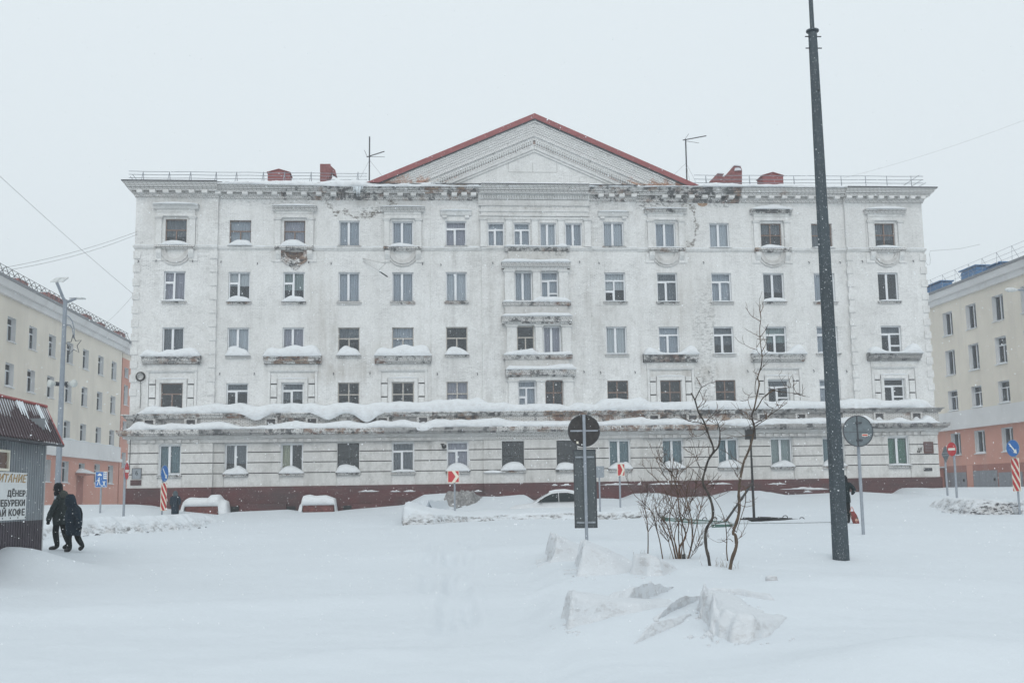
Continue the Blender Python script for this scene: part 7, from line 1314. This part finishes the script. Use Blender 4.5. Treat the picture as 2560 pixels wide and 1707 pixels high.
JC = dict(pel=(-.03, 0, .86, .13, .10), sp=(-.03, 0, 1.05, .12, .10), ch=(-.03, 0, 1.30, .13, .10), nk=(-.02, 0, 1.42, .05), hd0=(-.015, -.01, 1.50, .075), hd1=(-.015, -.01, 1.60, .085),
          hipn=(.07, 0, .84, .09), knn=(.08, -.02, .48, .068), ann=(.08, .02, .10, .05), ton=(.08, .16, .03, .04), hipf=(-.13, 0, .84, .09), knf=(-.13, .05, .48, .068), anf=(-.13, .02, .10, .05), tof=(-.13, .16, .03, .04),
          shn=(.13, 0, 1.38, .07), eln=(.31, .02, 1.20, .052), wrn=(.24, -.06, 1.06, .042), han=(.20, -.08, 1.0, .045), shf=(-.2, 0, 1.38, .07), elf=(-.32, .04, 1.12, .052), wrf=(-.30, .1, .9, .042), haf=(-.29, .12, .82, .045))
def _c(t, W3, loft): obj('trouser_cuff', loft([(.08, -.02, .30, .085, .085), (.09, -.02, .36, .095, .09), (.085, -.02, .42, .085, .085)]), M_TROU, t, True)
tc, W3c = person('person in dark hooded clothes half hidden behind the big dark lamp pole', 2117, 1304, 38.0, JC,
       [(-.03, 0, .74, .19, .16), (-.03, 0, .9, .19, .16), (-.03, 0, 1.08, .17, .15), (-.03, 0, 1.25, .20, .15), (-.03, 0, 1.38, .19, .13), (-.02, 0, 1.44, .10, .10)],
       [[(.12, 0, 1.38, .085), (.23, .01, 1.28, .078), (.315, .02, 1.19, .072), (.28, -.03, 1.11, .062), (.23, -.06, 1.05, .055)], [(-.2, 0, 1.38, .08), (-.32, .04, 1.12, .07), (-.30, .1, .9, .055)]], M_COATC,
       [(-.01, .01, 1.42, .12, .11), (-.015, .0, 1.52, .115, .12), (-.015, 0, 1.61, .11, .115), (-.015, 0, 1.68, .06, .07)], M_HAT, _c)
M_BAG = NT('patterned_red_bag').set(.55, 0, .4); _n = M_BAG.noise(9, 3, .6, M_BAG.P()); _n2 = M_BAG.noise(16, 2, .5, M_BAG.P((1, 1, .8))); M_BAG.col(M_BAG.mix(M_BAG.ramp(_n2, .60, .64), M_BAG.mix(M_BAG.ramp(_n, .55, .60), (0.19, 0.032, 0.03), (0.07, 0.07, 0.05)), (0.55, 0.36, 0.28))); M_BAG = M_BAG.m
bt = thing('shopping_bag', 'red patterned shopping bag hanging beside the half-hidden person by the lamp pole', 'bag', W3c(.2, -.2, 0)); rows = []
for z, c_, w_, dp in ((-.04, .245, .06, .05), (.0, .25, .11, .09), (.15, .215, .125, .10), (.30, .17, .115, .085), (.40, .12, .10, .05), (.42, .12, .09, .03)): rows.append([W3c(c_+math.cos(a)*w_, -.24+math.sin(a)*dp, z+.02) for a in np.linspace(0, 2*math.pi, 13)])
obj('bag_body', MB().grid(rows), M_BAG, bt, True)
obj('handle', MB().tube([W3c(.06, -.24, .42), W3c(.10, -.22, .54), W3c(.145, -.18, .60), W3c(.17, -.22, .53), W3c(.19, -.24, .42)], .014, 6), simple('pink_bag_handle', (0.5, .2, .18), .5), bt)
# far bundled figure by the basement wells
JD = {k: v for k, v in JC.items()}
JD.update(eln=(.22, -.03, 1.15, .055), wrn=(.2, -.12, .95, .042), han=(.18, -.16, .9, .045), elf=(-.24, -.03, 1.15, .055), wrf=(-.2, -.12, .95, .042), haf=(-.18, -.16, .9, .045))
fd = at(437, 1277, d=57)
person('small distant figure in a dark hooded coat standing deep in snow before the maroon plinth', 438, 1277+0.62*F_PX/57, 57, JD,
       [(-.03, 0, .45, .19, .18), (-.03, 0, .8, .195, .18), (-.03, 0, 1.08, .18, .17), (-.03, 0, 1.25, .20, .16), (-.03, 0, 1.36, .18, .14), (-.03, 0, 1.42, .10, .10)], [[(.12, 0, 1.36, .085), (.22, -.03, 1.15, .075), (.2, -.12, .95, .06)], [(-.2, 0, 1.36, .085), (-.24, -.03, 1.15, .075), (-.2, -.12, .95, .06)]], M_NAVY,
       [(-.02, 0, 1.40, .125, .12), (-.03, 0, 1.5, .13, .125), (-.03, 0, 1.6, .115, .115), (-.03, 0, 1.67, .06, .06)], simple('faded_blue_hood', (0.06, .085, .10), .9))
o = obj('wall_notice', (lambda p, q: MB().box(p[0], q[0], -.37, -.345, p[1], q[1]))(F(411, 1252, -.36), F(418, 1245, -.36)), M_WHITE, bld)
# ------------------------------------------------------------------ trees and shrub
def bark(name, c, c2):
    t = NT(name).set(.9, 0, .2); n = t.noise(14, 5, .7, t.P((1, 1, .35))); f = t.noise(5, 4, .7, t.P()); t.col(t.mix(t.ramp(f, .40, .62), t.mix(n, c, tuple(x*1.5 for x in c)), c2)); t.bump(n, .7, .01); return t.m
M_BARK1 = bark('dark_wet_bark', (0.030, 0.028, 0.027), (0.09, .08, .07)); M_BARK2 = bark('brown_bark', (0.10, 0.075, 0.055), (0.05, .04, .035)); M_TWIG = bark('brown_twig_bark', (0.12, 0.078, 0.055), (.05, .04, .035))
def zt_(x, y): return (1560+x/2.529, 820+y/2.529)
def branch_px(pts, d, dd=0.0): 
    out = []; n = len(pts)
    for i, (x, y) in enumerate(pts): out.append(Vector(at(*zt_(x, y), d=d+dd*i/max(1, n-1))))
    return out
def taper(n, a, b, pw=1.0): return [a+(b-a)*(i/(n-1))**pw for i in range(n)]
def twig(mb, p, dirv, ln, r, depth, rnd, up=0.35):
    pts = [p]; v = dirv.normalized(); n = 5
    for i in range(n): v = (v + Vector((rnd.gauss(0, .16), rnd.gauss(0, .16), rnd.gauss(up*.18, .12)))).normalized(); pts.append(pts[-1]+v*ln/n)
    mb.tube(pts, taper(n+1, r, max(.0022, r*.45)), 4)
    if depth > 0:
        for k in range(rnd.choice((2, 2, 3))):
            i = rnd.randint(2, n); q = Vector((rnd.gauss(0, 1), rnd.gauss(0, 1), rnd.gauss(.3, .6))); twig(mb, pts[i], v*0.9+q*.6, ln*rnd.uniform(.4, .65), r*.62, depth-1, rnd, up)
def tree(lab, trunk, d, r0, r1, mat, branches, ntw, seed, twr=(.2, 1.0)):
    r0 *= .72; r1 *= .85
    rnd = random.Random(seed); T = branch_px(trunk, d); T[0] = T[0]-ZUP*.15; S = smooth(T); t = thing('bare_tree', lab, 'tree', tuple(T[0]+ZUP*.12), 'bare young trees')
    rr = [max(r1, x*(1+.12*math.sin(i*1.9))) for i, x in enumerate(taper(len(S), r0, r1, .9))]; obj('trunk', MB().tube(S, rr, 9), mat, t, True); mb = MB()
    for pts, ra, rb, dd in branches:
        b = smooth(branch_px(pts, d, dd)); obj('branch', MB().tube(b, taper(len(b), ra, rb), 6), mat, t, True)
        for k in range(max(2, len(b)//3)): q = b[rnd.randint(len(b)//3, len(b)-1)]; twig(mb, q, RGT*rnd.gauss(0, 1)+FWD*rnd.gauss(0, .7)+ZUP*rnd.uniform(-.1, .9), rnd.uniform(.10, .30), .0055, 1, rnd)
    for k in range(ntw):
        i = int(rnd.uniform(*twr)*(len(S)-1)); twig(mb, S[i], RGT*rnd.choice((-1, 1))*rnd.uniform(.4, 1)+FWD*rnd.gauss(0, .7)+ZUP*rnd.uniform(.1, .9), rnd.uniform(.12, .42), .0065, 1, rnd)
    obj('twigs', mb, M_TWIG, t, kind='stuff'); return t
tree('dark crooked bare trunk with a broken top, left of the two thin trees', [(548, 1518), (535, 1450), (520, 1390), (515, 1300), (530, 1250), (560, 1200), (560, 1130), (535, 1050), (508, 1000), (498, 960), (515, 890), (535, 830), (565, 780), (560, 740), (540, 690), (520, 630), (500, 580), (470, 530), (450, 460), (425, 410)], 18.7, .040, .014, M_BARK1,
     [([(448, 455), (465, 420), (487, 378), (508, 366), (535, 350)], .011, .004, -.2), ([(565, 785), (590, 760), (605, 725), (606, 650), (592, 600), (578, 568)], .016, .005, -.3), ([(512, 610), (480, 598), (445, 594), (390, 580), (352, 545)], .010, .003, .4), ([(520, 900), (480, 880), (455, 830), (440, 790)], .008, .003, .3), ([(520, 1250), (545, 1255), (600, 1225), (640, 1195)], .006, .003, .2), ([(525, 650), (480, 680), (420, 690), (390, 712)], .006, .0025, -.3), ([(590, 640), (600, 600), (625, 580)], .006, .003, .1)], 15, 3)
tree('taller brown bare tree with a long whip-like leader, right of the dark trunk', [(660, 1533), (680, 1470), (710, 1380), (705, 1310), (690, 1290), (720, 1200), (730, 1120), (725, 1060), (730, 990), (745, 900), (760, 840), (790, 770), (812, 700), (825, 630), (808, 560), (825, 500), (845, 400), (856, 350), (845, 312), (865, 250), (873, 180), (862, 90), (858, 0), (866, -60), (860, -110), (864, -150)], 18.4, .044, .0045, M_BARK2,
     [([(830, 520), (850, 490), (880, 440), (930, 400), (975, 384), (1020, 377), (1062, 376)], .012, .003, -.4), ([(890, 432), (940, 400), (1010, 405), (1080, 412), (1130, 428), (1175, 436)], .008, .0025, .3), ([(815, 610), (850, 590), (885, 572), (950, 530), (985, 505), (1012, 485)], .012, .003, -.3), ([(818, 630), (860, 600), (905, 570), (935, 530), (945, 500)], .009, .003, .4), ([(805, 520), (790, 480), (785, 440), (812, 405)], .007, .003, .2), ([(830, 420), (828, 370), (836, 330)], .006, .003, .1), ([(868, 175), (845, 150), (838, 110), (842, 70)], .005, .002, .1), ([(735, 1000), (765, 1010), (768, 1100), (745, 1180), (720, 1260), (712, 1290)], .010, .004, -.2), ([(730, 960), (700, 900), (715, 940), (722, 860)], .006, .003, .2), ([(690, 1350), (660, 1330), (600, 1355), (530, 1320)], .006, .002, .2), ([(655, 1470), (648, 1400), (650, 1330), (640, 1230), (610, 1140), (560, 1060)], .012, .004, .3), ([(705, 1340), (740, 1320), (772, 1290)], .005, .002, .1)], 20, 5)
t = thing('bare_shrub', 'wide multi-stemmed bare shrub fanning out of the snow left of the two thin trees', 'shrub', at(*zt_(345, 1440), d=21.3)); rnd = random.Random(12); mbt = MB()
STEMS = [([(350, 1447), (350, 1390), (385, 1330), (388, 1290), (360, 1210), (345, 1120), (335, 1010), (300, 910), (245, 870), (205, 770)], .034, 0), ([(332, 1440), (310, 1370), (290, 1300), (265, 1230), (215, 1180), (190, 1110)], .028, .2), ([(400, 1432), (425, 1380), (432, 1310), (425, 1200), (400, 1110), (398, 1020), (430, 930), (438, 890)], .026, -.2), ([(245, 1428), (225, 1340), (200, 1250), (190, 1190), (150, 1130), (70, 1060)], .020, .4), ([(150, 1385), (152, 1290), (140, 1180), (125, 1110), (150, 1040)], .018, .5),
         ([(342, 1445), (330, 1380), (300, 1290), (290, 1180), (330, 1090), (340, 1040), (260, 940), (220, 860), (200, 820)], .022, .3), ([(355, 1440), (370, 1350), (365, 1250), (395, 1150), (450, 1040), (455, 960), (480, 880)], .020, -.4), ([(385, 1430), (375, 1350), (400, 1280), (410, 1180), (350, 1030), (350, 930), (400, 880)], .020, .1), ([(335, 1435), (300, 1340), (250, 1270), (240, 1200), (300, 1130), (250, 1010), (180, 930), (150, 905)], .018, -.3),
         ([(360, 1445), (345, 1330), (345, 1230), (320, 1160), (300, 1080), (300, 960), (310, 860), (315, 820)], .020, .5), ([(405, 1428), (440, 1330), (470, 1200), (490, 1110), (510, 1050)], .016, .3), ([(410, 1425), (450, 1390), (475, 1320)], .008, 0), ([(320, 1440), (290, 1380), (270, 1300), (235, 1240), (215, 1220)], .014, .1), ([(345, 1440), (320, 1350), (330, 1260), (380, 1160), (385, 1050), (330, 950), (345, 890)], .017, -.1)]
for pts, r, dd in STEMS:
    T = branch_px(pts, 21.3, dd*2); T[0] = T[0]-ZUP*.12; S = smooth(T); obj('stem', MB().tube(S, taper(len(S), r*.62, .006), 6), M_TWIG, t, True)
    for k in range(7):
        i = rnd.randint(len(S)//4, len(S)-1); v = (S[min(i+1, len(S)-1)]-S[max(0, i-1)]).normalized(); twig(mbt, S[i], v*.8+RGT*rnd.gauss(0, .8)+FWD*rnd.gauss(0, .6)+ZUP*.5, rnd.uniform(.18, .50), .0065, 2, rnd, .5)
obj('twigs', mbt, M_TWIG, t, kind='stuff')
mb = MB(); rnd = random.Random(4)
for (px, py, d, n) in ((1700, 1388, 21.2, 14), (1790, 1420, 18.7, 9), (1822, 1424, 18.5, 10), (1580, 1366, 23, 4)):
    for k in range(n): p = Vector(at(px+rnd.gauss(0, 16), py+rnd.gauss(0, 1.5), d=d)); p[2] = gz(p[0], p[1]); q = p+Vector((rnd.gauss(0, .05), rnd.gauss(0, .05), rnd.uniform(.05, .16))); mb.tube([p-ZUP*.05, p.lerp(q, .6)+RGT*rnd.gauss(0, .01), q], [.003, .0025, .0015], 3)
obj('dry_grass', mb, simple('dry_grass_stalk', (0.22, .17, .12), .9), None, kind='stuff')
o = lump('ground_debris', 1710, 1386, 21.2, .07, .13, .08, 33, M_BLACK, rough=.5, sub=2); tag(o, 'dark frozen stump between the shrub stems', 'stump')
# ------------------------------------------------------------------ falling snow and air
n = 36000; fr = np.random.default_rng(5); dd = 6.0+46*fr.random(n)**0.8; aa = (fr.random(n)*2-1)*0.50; tn = np.tan(aa); xx = CAM[0]+(RGT[0]*tn+FWD[0])*dd; yy = CAM[1]+(RGT[1]*tn+FWD[1])*dd; zz = 0.25+fr.random(n)*np.minimum(26, 1.9+dd*.42)
ok = (yy < -1.3) & (zz > ground_z(xx, yy)+.1); xx, yy, zz, dd = xx[ok], yy[ok], zz[ok], dd[ok]; n = len(xx); rad = (0.0032+0.0050*fr.random(n)**2)*np.where(dd < 10, .6, 1.0)
O = np.array([(1, 0, 0), (-1, 0, 0), (0, 1, 0), (0, -1, 0), (0, 0, 1), (0, 0, -1)], float); FA = np.array([(0, 2, 4), (2, 1, 4), (1, 3, 4), (3, 0, 4), (2, 0, 5), (1, 2, 5), (3, 1, 5), (0, 3, 5)])
Vv = (np.stack([xx, yy, zz], -1)[:, None, :] + O[None]*rad[:, None, None]*(0.7+.6*fr.random((n, 6, 1)))).reshape(-1, 3); Ff = (FA[None]+6*np.arange(n)[:, None, None]).reshape(-1, 3)
me = bpy.data.meshes.new('falling_snow'); me.from_pydata(Vv.tolist(), [], Ff.tolist()); t_ = NT('snowflake').set(.9, 0, .1); t_.col((.9, .92, .94)); me.materials.append(t_.m)
obj('falling_snow', me, None, None, kind='stuff')
HZ = 0.0018
if HZ > 0:
    mb = MB().box(-120, 130, -75, 130, -1.0, 34.0); hz = bpy.data.materials.new('haze_air'); hz.use_nodes = True; hz.node_tree.nodes.remove(hz.node_tree.nodes['Principled BSDF']); pv = hz.node_tree.nodes.new('ShaderNodeVolumePrincipled')
    pv.inputs['Color'].default_value = (0.97, 0.985, 1.0, 1); pv.inputs['Density'].default_value = HZ; hz.node_tree.links.new(pv.outputs[0], hz.node_tree.nodes['Material Output'].inputs['Volume']); obj('haze', mb, hz, None, kind='stuff')
